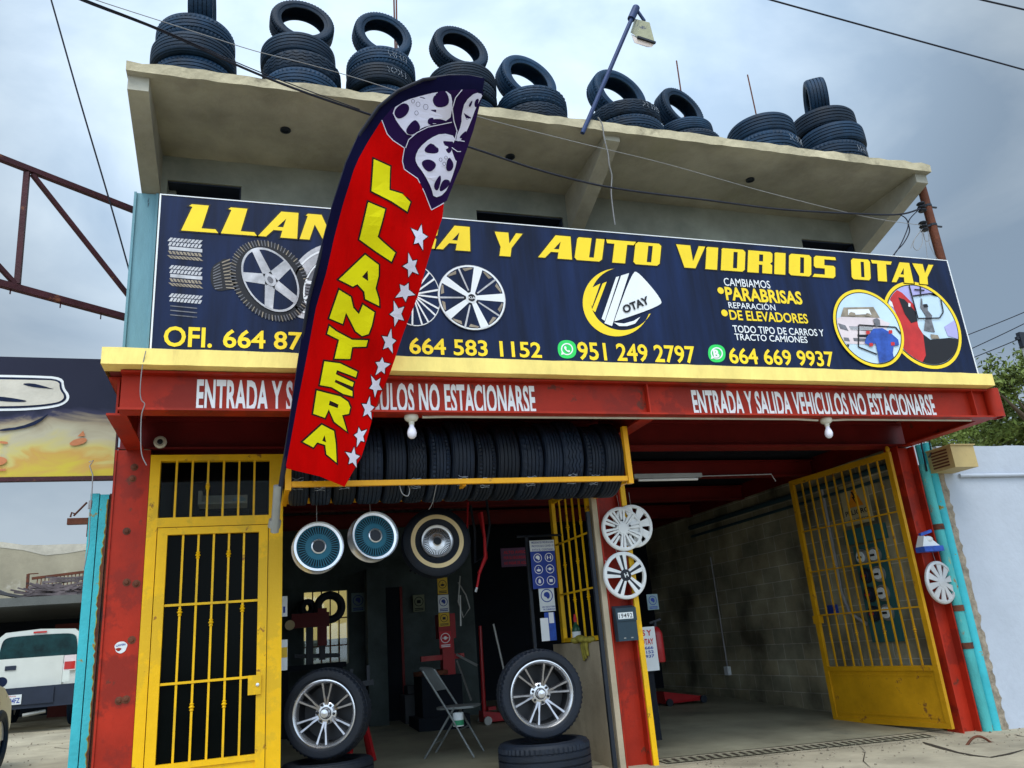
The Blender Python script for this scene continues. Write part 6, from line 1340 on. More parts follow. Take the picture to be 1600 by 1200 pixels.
mb = MB(); bp(mb, [(-400, 212), (-200, 196), (0, 200), (200, 203), (350, 206), (350, 258), (378, 294), (372, 318), (330, 338), (180, 354), (0, 358), (-250, 358), (-405, 340), (-412, 300)], 3); part(mb, 'letter', mat('cream_banner_letter', (.62, .58, .50), .5), NB_)
mb = MB(); bp(mb, [(125, 226), (190, 222), (260, 240), (310, 256), (350, 258), (270, 254), (180, 244)], 4, sm=1); bp(mb, [(-120, 300), (0, 300), (90, 312), (165, 326), (140, 334), (20, 330), (-60, 316)], 4, sm=1)
bp(mb, [(0, 492), (120, 478), (220, 440), (300, 392), (230, 460), (130, 492), (0, 506)], 4, sm=1); part(mb, 'letter_hollows', M['navy'], NB_)
mb = MB(); bp(mb, [(400, 580), (440, 550), (510, 540), (508, 570), (440, 592)], 4, sm=1); bp(mb, [(455, 535), (490, 500), (500, 532)], 4, sm=0); bp(mb, [(0, 560), (50, 566), (48, 580), (0, 576)], 4); bp(mb, [(-60, 660), (0, 650), (46, 666), (40, 690), (0, 706), (-60, 700)], 4); bp(mb, [(-60, 724), (36, 724), (36, 736), (-60, 736)], 4, sm=0); part(mb, 'flame_shapes', mat('orange_brown_print', (.52, .19, .08), .5), NB_)
# teal gate post
tz = atY(155, 772, .33).z; xa, xb = atY(107, 1195, .33).x, atY(139, 1195, .33).x
t = thing('gate_post', 'peeling turquoise steel gate post standing left of the red column', 'post', ((xa+xb)/2, .33, .2))
mb = MB(); mb.box(xa, (xa+xb)/2-.004, .30, .40, .15, tz); part(mb, 'post_half', M['teal'], t); mb = MB(); mb.box((xa+xb)/2+.004, xb, .30, .40, .15, tz-.01); part(mb, 'post_half', M['teal'], t)
mb = MB(); mb.box(xb+.001, xb+.035, .32, .40, .15, tz); part(mb, 'backing_angle', M['rust'], t)
mb = MB(); rnd = random.Random(8); hh = [.15+(tz-.2)*i/90 for i in range(91)]; ed = [max(.004, .006+.016*math.sin(z*2.1+1)**2+rnd.uniform(-.006, .010)) for z in hh]
mb.poly([[(xb-e, z) for e, z in zip(ed, hh)][::-1]+[(xb, .15), (xb, hh[-1])]], M=lambda v: Vector((v.x, .2965-v.z, v.y)), thick=.002); part(mb, 'rust_edge', M['rust'], t)
mb = MB(); mb.poly([[(xb-e-rnd.uniform(.003, .009), z) for e, z in zip(ed, hh)][::-1]+[(xb-.001, .15), (xb-.001, hh[-1])]], M=lambda v: Vector((v.x, .2985-v.z, v.y)), thick=.001); part(mb, 'old_paint_edge', mat('old_yellow_paint', (.30, .27, .04), .8), t)
p = atY(124, 813, .34); q = atY(146, 813, .34)
t = thing('hanger_bracket', 'rusty bracket with a thin bar and hook beside the turquoise gate post', 'bracket', (q.x, .36, p.z)); mb = MB(); mb.box(atY(105, 810, .34).x, q.x+.04, .34, .38, p.z-.03, p.z+.02); mb.box(atY(135, 830, .34).x, atY(143, 830, .34).x, .345, .375, atY(140, 838, .34).z, p.z-.03); part(mb, 'arm', M['rust'], t)
mb = MB(); mb.tube([atY(*k, .36) for k in ((110, 808), (112, 801), (118, 803), (115, 806), (136, 785))], .008, 6); part(mb, 'hook', M['rust'], t)
mb = MB(); mb.tube([atY(*k, .16) for k in ((139, 722), (146, 719), (140, 728), (145, 742), (143, 780), (141, 800))], .005, 6); mb.tube([atY(*k, .2) for k in ((142, 782), (140, 795))], .014, 8); mb.tube([atY(*k, .2) for k in ((141, 800), (139, 850), (131, 890))], .004, 6)
solo(mb, 'turnbuckle_cable', M['grey_cable'], 'thin hook and turnbuckle cable hanging from the banner beside the gate post', 'cable', smooth=60)
# tan building and carport
YT = 16.0; zt0 = atY(0, 852, YT).z; 
mb = MB(); xs = frange(-20, 2, 44); n = len(xs); tops = [zt0+.06*math.sin(x*1.7)+.03*math.sin(x*5) for x in xs]
mb.v = [(x, YT, 0) for x in xs]+[(x, YT, tz_) for x, tz_ in zip(xs, tops)]+[(x, YT+5, tz_) for x, tz_ in zip(xs, tops)]
for i in range(n-1): mb.f += [(i, i+1, n+i+1, n+i), (n+i, n+i+1, 2*n+i+1, 2*n+i)]; mb.m += [0, 0]
tb_ = thing('rendered_building', 'old tan rendered building with a pale ragged top behind the carport', 'building', (-9, YT, 0)); part(mb, 'wall', M['tan_wall'], tb_)
mb = MB()
mb.v = [(x, YT-.01, tz_-.16-.08*math.sin(x*2.3)-.05*math.sin(x*7)) for x, tz_ in zip(xs, tops)]+[(x, YT-.01, tz_+.01) for x, tz_ in zip(xs, tops)]
for i in range(n-1): mb.f.append((i, i+1, n+i+1, n+i)); mb.m.append(0)
part(mb, 'pale_band', mat('pale_lime_band', (.48, .44, .36), .9, var=.2, bump=.3), tb_)
YCp = 10.6; zc1 = atY(60, 934, YCp).z; zc0 = atY(60, 943, YCp).z
cp = thing('carport', 'low dark carport with a sheet roof over the white pickup', 'carport', (-6, YCp, .4))
mb = MB(); mb.box(-14, -.9, YCp, 15.8, zc0, zc1); mb.box(-14, -.9, YCp-.05, YCp-.001, zc0-.03, zc1+.02); part(mb, 'roof', mat('grey_roof_sheet', (.11, .115, .11), .7, bump=.2), cp)
mb = MB(); mb.box(-14, -.9, 15.5, 15.8, .3, zc0); part(mb, 'rear_wall', M['dark_void'], cp)
for x in (-13.8, -9, -2.2): mb = MB(); mb.box(x-.06, x+.06, YCp+.1, YCp+.22, .3, zc0); part(mb, 'post', M['rust'], cp)
xr0 = atY(88, 960, 14).x; mb = MB(); mb.box(xr0, xr0+2.4, 14.0, 14.1, .4, zc0-.2); part(mb, 'maroon_door', mat('dim_maroon_door', (.11, .02, .015), .7), cp)
mb = MB(); rnd = random.Random(11)
for k in range(150):
    cx = atY(rnd.uniform(55, 128), 925, 11.4).x; a_ = rnd.uniform(-.9, .9); ln = rnd.uniform(.3, .9); zz = zc1+.03+abs(rnd.gauss(0, .13))*(1-abs((cx-atY(95, 925, 11.4).x)/.7)*.5); yy = 11.3+rnd.uniform(-.4, .5)
    d_ = Vector((math.cos(a_)*ln/2, rnd.uniform(-.2, .2), math.sin(a_)*ln*.22)); c_ = Vector((cx, yy, max(zc1+.03+abs(d_.z), zz))); mb.bar(c_-d_, c_+d_, rnd.uniform(.02, .045))
solo(mb, 'stick_pile', M['wood'], 'heap of dark sticks and scrap lying on the carport roof', 'scrap pile', kind='stuff')
mb = MB(); pA = atY(0, 918, 11.2); pB = atY(45, 934, 11.2); mb.bar((pA.x-.8, 11.2, pA.z+.1), (pB.x, 11.2, zc1+.05), .5, .05); mb.bar((pA.x-.8, 11.5, pA.z+.3), (pB.x-.4, 11.5, zc1+.15), .5, .05)
solo(mb, 'roof_sheets', mat('dark_scrap_sheet', (.06, .06, .065), .8, bump=.3), 'dark corrugated scrap sheets sloping on the carport roof', 'scrap sheet')
mb = MB(); a_ = [atY(*q, 12) for q in ((44, 897), (42, 930), (50, 904), (136, 893), (60, 896))]; mb.bar(a_[0], a_[1], .05); mb.bar(a_[2], a_[3], .05); mb.bar(a_[0], a_[4], .02); mb.bar((a_[3].x, 12, a_[3].z), (a_[3].x, 12, zc1), .05)
for k in range(14): x = a_[2].x+(a_[3].x-a_[2].x)*(.1+.9*k/13); zz = a_[2].z+(a_[3].z-a_[2].z)*(.1+.9*k/13); mb.bar((x, 12, zz), (x, 12, zc1+.02), .016)
solo(mb, 'rusty_railing', M['rust'], 'rusty thin railing frame on the carport roof', 'railing')
# white pickup
YP = 9.0
zR, zB = atY(60, 984, YP).z, atY(60, 1105, YP).z; xR = atY(118, 1045, YP).x; xC = atY(17, 1045, YP).x; hw = xR-xC; zG = floor_z(xC, YP)
TK = thing('pickup_truck', 'white pickup truck seen from behind under the carport edge', 'pickup truck', (xC, YP, zG))
def zy(y): return atY(60, y, YP).z
mb = MB()
def hull(sec):
    """sections (y, [(x,z)...]) lofted, closed"""
    o = len(mb.v); k = len(sec[0][1])
    for y, pts in sec: mb.v.extend((xC+x, y, z) for x, z in pts)
    for s in range(len(sec)-1):
        for j in range(k): a_ = o+s*k+j; b_ = o+s*k+(j+1) % k; mb.f.append((a_, b_, b_+k, a_+k)); mb.m.append(0)
    mb.f.append(tuple(o+j for j in range(k))[::-1]); mb.f.append(tuple(o+(len(sec)-1)*k+j for j in range(k))); mb.m += [0, 0]
zt_, zl_ = zy(1026), zy(1077)
body = [(-hw, zl_), (hw, zl_), (hw+.02, (zl_+zt_)/2), (hw-.02, zt_), (-hw+.02, zt_), (-hw-.02, (zl_+zt_)/2)]
YB = YP+1.75
for sg in (-1, 1):
    bx0, bx1 = sorted((sg*(hw-.09), sg*hw)); hull([(YP+.02, [(bx0, zl_), (bx1, zl_), (bx1+.01*sg, (zl_+zt_)/2), (bx1, zt_-.01), (bx0, zt_-.01)]), (YB, [(bx0, zl_), (bx1, zl_), (bx1+.01*sg, (zl_+zt_)/2), (bx1, zt_-.01), (bx0, zt_-.01)])])
hull([(YP+.03, [(-hw+.09, zl_), (hw-.09, zl_), (hw-.09, zl_+.08), (-hw+.09, zl_+.08)]), (YB, [(-hw+.09, zl_), (hw-.09, zl_), (hw-.09, zl_+.08), (-hw+.09, zl_+.08)])])
hull([(YB+.01, body), (YP+3.6, body), (YP+4.7, [(x*.94, z-.05) for x, z in body])])
part(mb, 'body', M['truck'], TK)
mb = MB(); zR = atY(60, 984, YB).z
ca, cb_ = atY(-4, 1000, YB).x-xC, atY(127, 1000, YB).x-xC; zt_ -= .0
cab = [(ca-.03, zt_), (cb_+.03, zt_), (cb_-.03, zR-.10), (cb_-.12, zR-.02), ((ca+cb_)/2, zR+.015), (ca+.12, zR-.02), (ca+.03, zR-.10)]
hull([(YB+.02, cab), (YP+2.9, cab), (YP+3.6, [(x*.98, zt_+(z-zt_)*.1) for x, z in cab])]); part(mb, 'cab', M['truck'], TK)
zw0, zw1 = zt_-.02, atY(60, 991, YB).z
mb = MB(); mb.poly([smooth_poly([(xC+ca+.03, zw0-.12), (xC+cb_-.03, zw0-.12), (xC+cb_-.07, zw1-.12), (xC+cb_-.13, zw1-.035), (xC+cb_-.3, zw1-.01), (xC+ca+.3, zw1-.01), (xC+ca+.13, zw1-.035), (xC+ca+.07, zw1-.12)], 2)], M=lambda v: Vector((v.x, YB+.015-v.z, v.y)), thick=.01); part(mb, 'rear_window', mat('teal_tinted_glass', (.006, .034, .036), .12, bump=0, var=.6, vscale=3, spec=.15), TK)
mb = MB(); xg = atY(98, 1045, YP).x; mb.box(2*xC-xg, xg, YP-.015, YP+.019, zl_, zt_-.005); tg = part(mb, 'tailgate', M['truck'], TK)
p = atY(17, 1044, YP); mb = MB(); mb.box(p.x-.08, p.x+.08, YP-.03, YP-.016, p.z-.035, p.z+.035); part(mb, 'handle', M['bumper'], tg)
p = atY(2, 1066, YP); mb = MB(); mb.poly([[(p.x+.09*math.cos(a_), p.z+.08*math.sin(a_)) for a_ in [2*math.pi*i/24 for i in range(24)]]], M=lambda v: Vector((v.x, YP-.018, v.y))); part(mb, 'emblem', M['navy'], tg)
for s in (-1, 1):
    x0, x1 = sorted((xC+s*(xg-xC+.012), xC+s*hw*1.0)); za, zb2 = zy(1051), zy(1027)
    mb = MB(); mb.box(x0, x1, YP-.02, YP+.018, za, zb2); tl = part(mb, 'tail_lamp', M['ink_pink'], TK); mb = MB(); mb.box(x0+.012, x1-.01, YP-.026, YP-.0205, za+.02, za+(zb2-za)*.58); part(mb, 'red_lens', M['lamp_red'], tl)
mb = MB(); mb.box(xC-hw-.02, xC+hw+.02, YP-.14, YP+.01, zB, zy(1072)); mb.box(xC-.7, xC+.7, YP-.165, YP-.141, zB+.06, zy(1075)); part(mb, 'bumper', M['bumper'], TK)
p = atY(17, 1094, YP-.17); mb = MB(); mb.box(p.x-.15, p.x+.15, YP-.18, YP-.167, p.z-.075, p.z+.075); pl = part(mb, 'licence_plate', M['paper'], TK)
mb = MB(); put_text(mb, '494FZ', (p.x-.06, YP-.182, p.z-.05), (1, 0, 0), (0, 0, 1), .19, .075, off=.02); part(mb, 'plate_number', M['sign_blue'], pl); mb = MB(); put_text(mb, 'California', (p.x-.07, YP-.182, p.z+.045), (1, 0, 0), (0, 0, 1), .14, .022, off=.01); part(mb, 'plate_state', M['sign_red'], pl)
p = atY(60, 987.5, YB); mb = MB(); mb.box(xC-.11, xC+.11, YB-.005, YB+.019, p.z-.02, p.z+.012); part(mb, 'brake_light', M['lamp_red'], TK)
mb = MB(); p = atY(55, 1114, YP); mb.tube([(p.x-.16, YP-.1, p.z-.02), (p.x+.16, YP-.05, p.z+.02)], .03, 10); part(mb, 'exhaust_pipe', M['grey_metal'], TK)
RYw = Matrix.Rotation(math.radians(90), 4, 'Y')
for s in (-1, 1):
    for y in (YP+1.1, YP+3.8):
        w_ = tyre(.34, .21, .2, 0, (s*(hw-.13), y-YP, .34), Matrix.Rotation(math.radians(90), 4, 'Y'), None, None, parent=TK, name='wheel')
        mb = MB(); mb.lathe([(.2, .05), (.17, .0), (1e-4, .02)], 20); mb.lathe([(.2, -.05), (.17, 0), (1e-4, -.02)], 20); part(mb, 'rim', M['cap_silver'], w_, local=True)
# edge of a white car at the left border
Ye = 4.0; xs_ = atY(12, 1120, Ye).x; zg = floor_z(xs_, 3.2); CR = thing('parked_car', 'white car whose near side just shows beside the pickup truck', 'car', (xs_-.85, 2.0, zg))
ORG[CR.name] = Vector((0, 0, 0)); CR.location = (xs_-.85, 2.0, zg)
prof = [(-2.15, .30), (2.05, .30), (2.15, .45), (2.1, .68), (1.75, .84), (.95, .95), (-1.7, .98), (-2.1, .9), (-2.2, .6)]
def side(mb, pr, xa, xb, inset=0.0):
    o = len(mb.v); k = len(pr); mb.v += [(xa, y, z) for y, z in pr]+[(xb, y, z) for y, z in pr]
    for j in range(k): j2 = (j+1) % k; mb.f.append((o+j, o+k+j, o+k+j2, o+j2)); mb.m.append(0)
    for sgn, off in ((1, 0), (-1, k)): f_ = tuple(o+off+j for j in range(k)); mb.f.append(f_ if sgn > 0 else f_[::-1]); mb.m.append(0)
mb = MB(); carp = mat('silver_white_car_paint', (.60, .64, .70), .3, bump=0, coat=.4); side(mb, prof, -.85, .85); part(mb, 'body', carp, CR, local=True)
mb = MB(); side(mb, [(.95, .95), (.25, 1.38), (-1.2, 1.40), (-1.8, .98)], -.66, .66); part(mb, 'cabin', M['dark_glass'], CR, local=True)
mb = MB(); side(mb, [(.25, 1.385), (.2, 1.42), (-1.15, 1.44), (-1.2, 1.405)], -.64, .64); part(mb, 'roof', M['truck'], CR, local=True)
for s in (-1, 1):
    for y in (-1.35, 1.72):
        w_ = tyre(.31, .2, .2, 0, (s*.78, y, .31), Matrix.Rotation(math.radians(90), 4, 'Y'), None, None, parent=CR, name='wheel')
        mb = MB(); mb.lathe([(.2, .05), (.17, .02), (1e-4, .04)], 20); mb.lathe([(.2, -.05), (.17, -.02), (1e-4, -.04)], 20); part(mb, 'rim', M['cap_silver'], w_, local=True)
    mb = MB(); mb.box(s*.86 if s > 0 else -1.02, 1.02 if s > 0 else -.86, .55, .68, .95, 1.1); part(mb, 'mirror', M['bumper'], CR, local=True)
    mb = MB(); mb.box(min(s*.55, s*.8), max(s*.55, s*.8), 2.1, 2.16, .58, .70); part(mb, 'headlight', M['white_plastic'], CR, local=True)
# red steel truss of the sign frame
td = ray(1633, 912); td.z = 0; td.normalize(); TN = Vector((-td.y, td.x, 0)); TP = Vector((-1.07, -.02, 4))
def tp(x, y): return atP(x, y, TP, TN)
t = thing('sign_truss', 'dark red steel truss projecting left from the pale blue corner post', 'truss', tuple(tp(200, 497)))
def ext(a, b, k): return b+(b-a)*k
c1a, c1b = tp(213, 330), tp(0, 247); c2a, c2b = tp(200, 497), tp(0, 443)
mb = MB(); mb.bar(c1a, ext(c1a, c1b, .8), .045); part(mb, 'top_chord', M['rust_red'], t)
mb = MB(); mb.bar(c2a, ext(c2a, c2b, .8), .05)
for q in ((17, 448), (95, 470), (158, 488)): e_ = tp(*q); mb.bar(e_, e_-Vector((0, 0, .06)), .008)
part(mb, 'bottom_chord', M['rust_red'], t)
mb = MB(); mb.bar(tp(42, 270), tp(27, 444), .04); part(mb, 'upright', M['rust_red'], t)
mb = MB(); mb.bar(tp(50, 272), tp(203, 465), .032); part(mb, 'brace', M['rust_red'], t)
a_, b_ = tp(24, 444), tp(0, 418); mb = MB(); mb.bar(a_, ext(a_, b_, 5), .032); part(mb, 'brace', M['rust_red'], t)

# ================================================================== RIGHT: WHITE WALL, POSTS, TREES
WYY = -.02; xw = atY(1567, 1140, WYY).x
WW = thing('white_wall', 'whitewashed street wall with a broken left edge right of the shop', 'wall', (9, WYY, 0)); mb = MB()
wt = atY(1500, 697, WYY).z; rnd = random.Random(3); pts = [(xw+.02, -.3)]
for k in range(60): pts.append((xw+.045+rnd.uniform(-.015, .018), -.05+k*(wt+.05)/60))
top = [(xw+.05+(14-xw)*i/40, wt+rnd.uniform(-.004, .004)) for i in range(41)]
mb.poly([[(14, -.3)]+top[::-1]+pts[1:][::-1]+[(xw+.02, -.3)]], M=lambda v: Vector((v.x, WYY+.2-v.z, v.y)), thick=.2); part(mb, 'wall', M['white_wall'], WW)
mb = MB(); brn = []
for k in range(70): brn.append((xw+.055+rnd.uniform(-.022, .02), -.1+k*(wt+.06)/70))
mb.poly([[(xw-.035, -.1)]+[(xw+.0, -.1)]+brn+[(xw-.035, wt)]], M=lambda v: Vector((v.x, WYY+.18-v.z, v.y)), thick=.193); part(mb, 'broken_edge', M['broken'], WW)
a_, b_ = atY(1497, 744, WYY), atY(1600, 744, WYY)
mb = MB(); mb.tube([(a_.x, WYY-.02, a_.z), (14, WYY-.02, a_.z-.02)], .022, 10); part(mb, 'wall_pipe', M['white_wall'], WW, smooth=60)
for k, (xt0, xt1, y0, xb0, xb1) in enumerate(((1431, 1447, 726, 1537, 1551), (1446, 1461, 693, 1550, 1564))):
    x0 = atY(xb0, 1140, -.01).x; x1 = atY(xb1, 1140, -.01).x; z1 = atY((xt0+xt1)/2, y0, -.01).z
    x0 = max(x0, 6.897)
    t = thing('teal_pipe_post', ('rust-patched turquoise pipe post right against the red column' if k == 0 else 'turquoise pipe post next to the broken white wall edge'), 'post', ((x0+x1)/2, .03, -.02))
    mb = MB(); r_ = (x1-x0)/2*.95; mb.tube([((x0+x1)/2, .0, -.05), ((x0+x1)/2, .0, z1)], r_, 18); part(mb, 'pipe', M['teal_rust'] if k == 0 else M['teal'], t, smooth=60)
    if k == 0:
        for yy in (822, 950, 1010): z_ = atY(1500, yy, -.01).z; mb = MB(); mb.tube([((x0+x1)/2, .0, z_-.03), ((x0+x1)/2, .0, z_+.03)], r_*1.15, 14); part(mb, 'hinge_collar', M['rust'], t, smooth=50)
        mb = MB(); mb.tube([((x0+x1)/2, .0, z1), ((x0+x1)/2, .0, z1+.22)], r_*.7, 14); part(mb, 'upper_stub', M['teal'], t, smooth=60)
# vent box
p0 = atY(1466, 698, -.30); p1 = atY(1522, 731, -.30)
t = thing('vent_box', 'tan louvred metal box fixed at the top of the white wall', 'vent box', ((p0.x+p1.x)/2, -.2, p1.z))
x0, x1, z0, z1 = p0.x+.10, p1.x, p1.z, p0.z
mb = MB(); mb.box(x0, x1, -.36, -.021, z0, z1); part(mb, 'housing', M['tan_metal'], t)
mb = MB()
for k in range(6): zz = z0+.04+(z1-z0-.07)*k/5; mb.box(x0-.006, x0-.0005, -.30, -.08, zz-.008, zz+.008)
part(mb, 'louvres', M['rust'], t)
mb = MB(); mb.box(x0-.012, x1+.012, -.375, -.022, z1+.001, z1+.012); part(mb, 'lid', M['tan_metal'], t)
mb = MB(); p = atY(1450, 700, -.1); mb.tube([(p.x-.05, -.06, p.z-.25), (p.x-.04, -.06, p.z+.05), (p.x+.0, -.1, p.z+.2), (p.x+.16, -.15, p.z+.35)], .01, 6); mb.tube([(p.x+.07, -.06, p.z-.12), (p.x+.09, -.06, p.z+.18)], .008, 6); mb.tube([(p.x+.0, -.08, p.z-.1), (p.x+.06, -.1, p.z-.02), (p.x+.1, -.08, p.z-.08)], .008, 6)
solo(mb, 'loose_wires', M['cable'], 'loose dark wires over the turquoise posts beside the vent box', 'wires', smooth=60)
# trees
def tree(label, base, h, crowns, seed, nleaf=5200, lsz=.15):
    rnd = random.Random(seed); t = thing('tree', label, 'tree', base, group='trees behind the white wall'); bx_, by_, bz_ = base; mb = MB()
    top = Vector((bx_+.3, by_, bz_+h*.75)); mb.tube([(bx_, by_, bz_), (bx_+.1, by_, bz_+h*.3), top], [.2, .15, .06], 10)
    for c, r in crowns: c = Vector(c); s = Vector((bx_+.1, by_, bz_+h*.35)).lerp(top, rnd.uniform(.1, .9)); mb.tube([s, s.lerp(c, .5)+Vector((0, 0, .12)), c], [.07, .045, .015], 7)
    part(mb, 'trunk', M['bark'], t, smooth=60)
    mb = MB(); tot = sum(r**2 for _, r in crowns)
    for c, r in crowns:
        c = Vector(c); subs = [c+Vector((rnd.gauss(0, r*.5), rnd.gauss(0, r*.5), rnd.gauss(0, r*.42))) for _ in range(max(5, int(16*r)))]
        for k in range(int(nleaf*r*r/tot)):
            s = rnd.choice(subs); q = s+Vector((rnd.gauss(0, .17), rnd.gauss(0, .17), rnd.gauss(0, .13)))*min(1.2, r+.35)
            n = Vector((rnd.gauss(0, 1), rnd.gauss(0, 1), rnd.gauss(.5, 1))).normalized(); u = n.orthogonal().normalized(); u = Matrix.Rotation(rnd.random()*6.28, 3, n) @ u; v = n.cross(u); l = lsz*rnd.uniform(.6, 1.3); w_ = l*.38
            mb.add([q-u*l/2, q+v*w_/2, q+u*l/2, q-v*w_/2], [(0, 1, 2, 3)])
    part(mb, 'crown', M['leaf'], t)
def T3(x, y, Y): return tuple(atY(x, y, Y))
b = atY(1640, 690, 7.5); tree('dark green tree rising highest behind the white wall at the right', (b.x, 7.5, 0), 6.5, [(T3(1575, 600, 7.5), .5), (T3(1610, 585, 7.4), .7), (T3(1560, 612, 7.6), .35), (T3(1545, 600, 7.5), .25), (T3(1620, 640, 7.5), .6), (T3(1650, 560, 7.5), .8), (T3(1690, 640, 7.5), .9)], 5, 9000)
b = atY(1560, 690, 9); tree('lower olive green tree showing just over the white wall top', (b.x, 9.0, 0), 5.0, [(T3(1530, 680, 9), .7), (T3(1570, 672, 9), .7), (T3(1490, 695, 9), .6), (T3(1605, 668, 9), .8), (T3(1550, 650, 9), .45), (T3(1510, 662, 9.2), .35), (T3(1500, 640, 9.3), .22), (T3(1650, 690, 9), .9)], 9, 10000)
# dark lamp head on a pole far right
p = atY(1596, 530, 6); t = thing('pole_sign', 'dark sign box on a thin pole at the right border', 'sign', (p.x, 6, 0)); mb = MB(); mb.box(p.x-.07, p.x+.5, 5.95, 6.05, p.z-.2, p.z+.16); mb.box(p.x-.16, p.x-.07, 5.97, 6.03, p.z-.02, p.z+.05); part(mb, 'box', M['black_plastic'], t); mb = MB(); mb.tube([(p.x+.05, 6.05, 0), (p.x+.02, 6.05, p.z-.2)], .03, 8); part(mb, 'pole', M['grey_metal'], t)

# ================================================================== ROOF: LAMP, RODS, PIPE POLE
a_ = atY(920, 186, -1.24); LY = -1.27; a_ = atY(921, 183, LY); b_ = atY(991, 20, LY); 
LP = thing('roof_lamp', 'grey blue pole with a weathered hooded lamp leaning out over the roof edge', 'lamp', tuple(a_))
mb = MB(); mb.tube([atY(910, 208, LY+.02), atY(921, 183, LY), b_], .021, 10); part(mb, 'pole', M['steel_blue'], LP, smooth=60)
mb = MB(); mb.tube([atY(986, 30, LY), atY(994, 12, LY)], .038, 10); mb.tube([atY(994, 14, LY), atY(1007, 33, LY)], .016, 8); part(mb, 'arm', M['steel_blue'], LP, smooth=60)
F5 = lambda x, y, Y: Vector(atY(950+x/12, y/12, Y)); y0, y1 = LY-.16, LY+.10
mb = MB(); Pn = [F5(*q, y0) for q in ((545, 690), (880, 800), (780, 420), (620, 380))]; Pf = [F5(*q, y1) for q in ((420, 610), (760, 740), (690, 400), (500, 350))]
mb.v = [tuple(v) for v in Pn+Pf]; mb.f = [(0, 1, 2, 3), (7, 6, 5, 4), (0, 4, 5, 1), (1, 5, 6, 2), (2, 6, 7, 3), (3, 7, 4, 0)]; mb.m = [0]*6
hd = part(mb, 'lamp_head', mat('weathered_lamp_housing', (.36, .36, .24), .6, bump=.2, dirt=(.05, .06, .12), dirt_amt=.4, dirt_scale=9), LP)
mb = MB(); Gn = [F5(*q, y0+.006) for q in ((552, 712), (872, 822), (820, 885), (505, 805))]; Gf = [F5(*q, y1-.006) for q in ((430, 640), (758, 768), (730, 885), (492, 805))]
mb.v = [tuple(v) for v in Gn+Gf]; mb.f = [(0, 1, 2, 3), (7, 6, 5, 4), (0, 4, 5, 1), (1, 5, 6, 2), (2, 6, 7, 3), (3, 7, 4, 0)]; mb.m = [0]*6; part(mb, 'lens', mat('lamp_lens', (.62, .52, .46), .35, bump=0), hd)
mb = MB(); mb.bar(F5(550, 695, y0-.005), F5(890, 805, y0-.005), .02); part(mb, 'trim', M['black_plastic'], hd)
for i, (q0, q1) in enumerate((((617, 60), (615, -20)), ((620, 60), (619, -30)), ((1065, 150), (1057, 95)), ((1180, 172), (1168, 117)))):
    A_ = atY(*q0, -.3); B_ = atY(*q1, -.3); mb = MB(); A0 = B_+(A_-B_)*((B_.z-5.6)/(B_.z-A_.z)); mb.tube([A0, B_], .0085, 6)
    solo(mb, 'rebar_rod', M['rust'], ('left rod of the pair of bare rods behind the third tyre stack', 'right rod of the pair of bare rods behind the third tyre stack', 'single bare rod rising behind the seventh tyre stack', 'single bare rod rising behind the eighth tyre stack')[i], 'rod', 'bare rods on the roof')
PX = atY(1529, 583, -1.10); pt = atY(1447, 296, -1.02)
t = thing('service_pole', 'rusty pipe pole with insulators standing at the right end of the ledge', 'pole', (6.79, -1.06, 3.31))
mb = MB(); mb.tube([(6.80, -1.04, 3.25), (6.80, -1.04, pt.z)], .045, 16); part(mb, 'pipe', M['rust'], t, smooth=60)
for y in (322, 352):
    q = atY(1450+(y-300)*.27, y, -1.06); mb = MB(); mb.tube([(6.80, -1.04, q.z-.012), (6.80, -1.04, q.z+.012)], .05, 14); mb.bar((6.80, -1.04, q.z), (6.93, -1.04, q.z), .015); br_ = part(mb, 'clamp', M['black_plastic'], t)
    e_ = atY(1440 if y < 330 else 1443, y+2, -1.12); mb = MB()
    for k in range(3): mb.lathe([(1e-4, -.012), (.035, -.012), (.045, 0), (.035, .012), (1e-4, .012)], 14, M=Matrix.Translation((e_.x, e_.y, e_.z-.04+.04*k)))
    mb.bar((e_.x, e_.y, e_.z), (6.78, -1.05, q.z), .02); part(mb, 'insulator', M['black_plastic'], br_, smooth=50)
# ================================================================== CABLES
def cable(pts, Y0, Y1, r, label, m='cable', name='cable', sub=6):
    """pixel polyline whose depth runs from Y0 to Y1; smoothed"""
    x0, x1 = pts[0][0], pts[-1][0]; L_ = [0]
    for a, b in zip(pts, pts[1:]): L_.append(L_[-1]+math.hypot(b[0]-a[0], b[1]-a[1]))
    P_ = [atY(x, y, Y0+(Y1-Y0)*d/L_[-1]) for (x, y), d in zip(pts, L_)]
    out = []
    for i in range(len(P_)-1):
        p0, p1, p2, p3 = P_[max(i-1, 0)], P_[i], P_[i+1], P_[min(i+2, len(P_)-1)]
        for k in range(sub):
            u = k/sub; out.append(.5*((2*p1)+(p2-p0)*u+(2*p0-5*p1+4*p2-p3)*u*u+(3*p1-p0-3*p2+p3)*u**3))
    out.append(P_[-1]); mb = MB(); mb.tube(out, r, 6); return solo(mb, name, M[m], label, 'cable', smooth=70)
cable([(60, -32), (128, 0), (250, 47), (380, 106), (470, 142), (560, 173), (650, 203), (740, 232), (850, 268), (960, 294), (1100, 312), (1220, 327), (1340, 334), (1405, 335), (1438, 326)], -2.5, -1.14, .009, 'thick dark service cable sagging across the front of the canopy to the rusty pole')
cable([(70, -28), (135, 0), (250, 45), (385, 104), (480, 141), (562, 171)], -2.5, -2.0, .004, 'thin wire twisted along the start of the thick service cable at the upper left')
cable([(110, -16), (150, 0), (255, 34), (330, 58), (400, 80), (480, 100), (560, 123), (660, 155), (760, 186), (900, 222), (1040, 256), (1200, 301), (1350, 338), (1440, 352)], -2.3, -1.14, .0032, 'thin grey wire running over the canopy to the lower insulator', 'grey_cable')
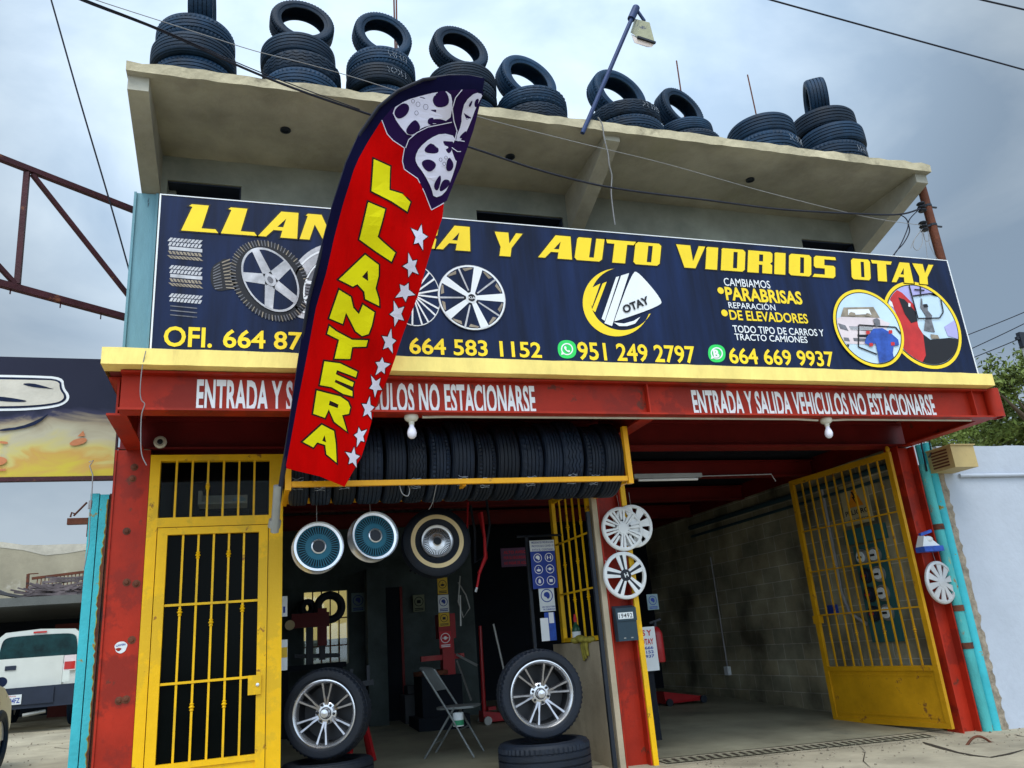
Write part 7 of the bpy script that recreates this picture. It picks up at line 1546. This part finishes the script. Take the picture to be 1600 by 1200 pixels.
cable([(68, -40), (80, 0), (125, 158), (170, 310), (204, 430)], -.9, -.15, .007, 'straight dark guy wire slanting down to the pale blue corner post')
cable([(1120, -24), (1205, 0), (1400, 54), (1600, 109), (1700, 137)], -2.5, -2.5, .008, 'long blue grey wire crossing the sky at the upper right')
cable([(1480, -14), (1535, 0), (1600, 15), (1680, 35)], -2.2, -2.2, .010, 'short dark wire cutting the upper right corner of the sky')
for i, (a, b) in enumerate((((1500, 528), (1640, 471)), ((1500, 553), (1640, 486)), ((1500, 567), (1640, 509)))):
    cable([a, ((a[0]+b[0])/2, (a[1]+b[1])/2+1), b], 11, 9, .014, ('highest', 'middle', 'lowest')[i]+' of the three distant wires right of the rusty pole')
cable([(1405, 335), (1415, 341), (1419, 352), (1413, 370), (1404, 388), (1395, 400)], -1.13, -1.1, .006, 'dark cable curling from the pole down behind the signboard, left strand')
cable([(1434, 329), (1420, 345), (1421, 362), (1412, 380), (1400, 393), (1396, 402)], -1.13, -1.1, .006, 'dark cable curling from the upper insulator down behind the signboard, right strand')
cable([(1441, 358), (1430, 372), (1427, 385), (1434, 391), (1441, 380), (1441, 362), (1446, 376), (1453, 374), (1449, 360)], -1.14, -1.12, .0035, 'thin pale wire coiled under the lower insulator', 'grey_cable')
cable([(1440, 360), (1428, 375), (1423, 388)], -1.14, -1.12, .003, 'short pale wire end hanging left of the coil under the lower insulator', 'grey_cable'); cable([(1443, 362), (1447, 385), (1449, 405)], -1.14, -1.11, .003, 'pale wire hanging straight from the lower insulator to the signboard', 'grey_cable'); cable([(1450, 360), (1452, 380), (1458, 394), (1465, 406)], -1.14, -1.11, .003, 'pale wire bending from the lower insulator towards the signboard corner', 'grey_cable')
cable([(934, 183), (941, 195), (944, 215), (950, 240), (952, 258), (956, 275), (955, 300), (958, 330), (961, 351)], -1.29, -1.0, .006, 'pale cord dangling from the roof edge past the middle canopy bracket', 'grey_cable')
cable([(228, 548), (222, 575), (219, 610), (221, 625), (226, 632), (221, 650), (220, 690), (222, 712), (229, 727)], -1.27, -1.05, .0035, 'thin pale string hanging from the yellow ledge over the left red column', 'grey_cable')
cable([(623, 752), (628, 770), (637, 775), (640, 765), (636, 754)], -.76, -.70, .004, 'thin loop of wire dangling under the orange rail', 'grey_cable'); cable([(682, 757), (676, 785), (670, 796)], -.76, -.5, .003, 'thin hanging wire between the rail and the whitewall wheel', 'grey_cable')
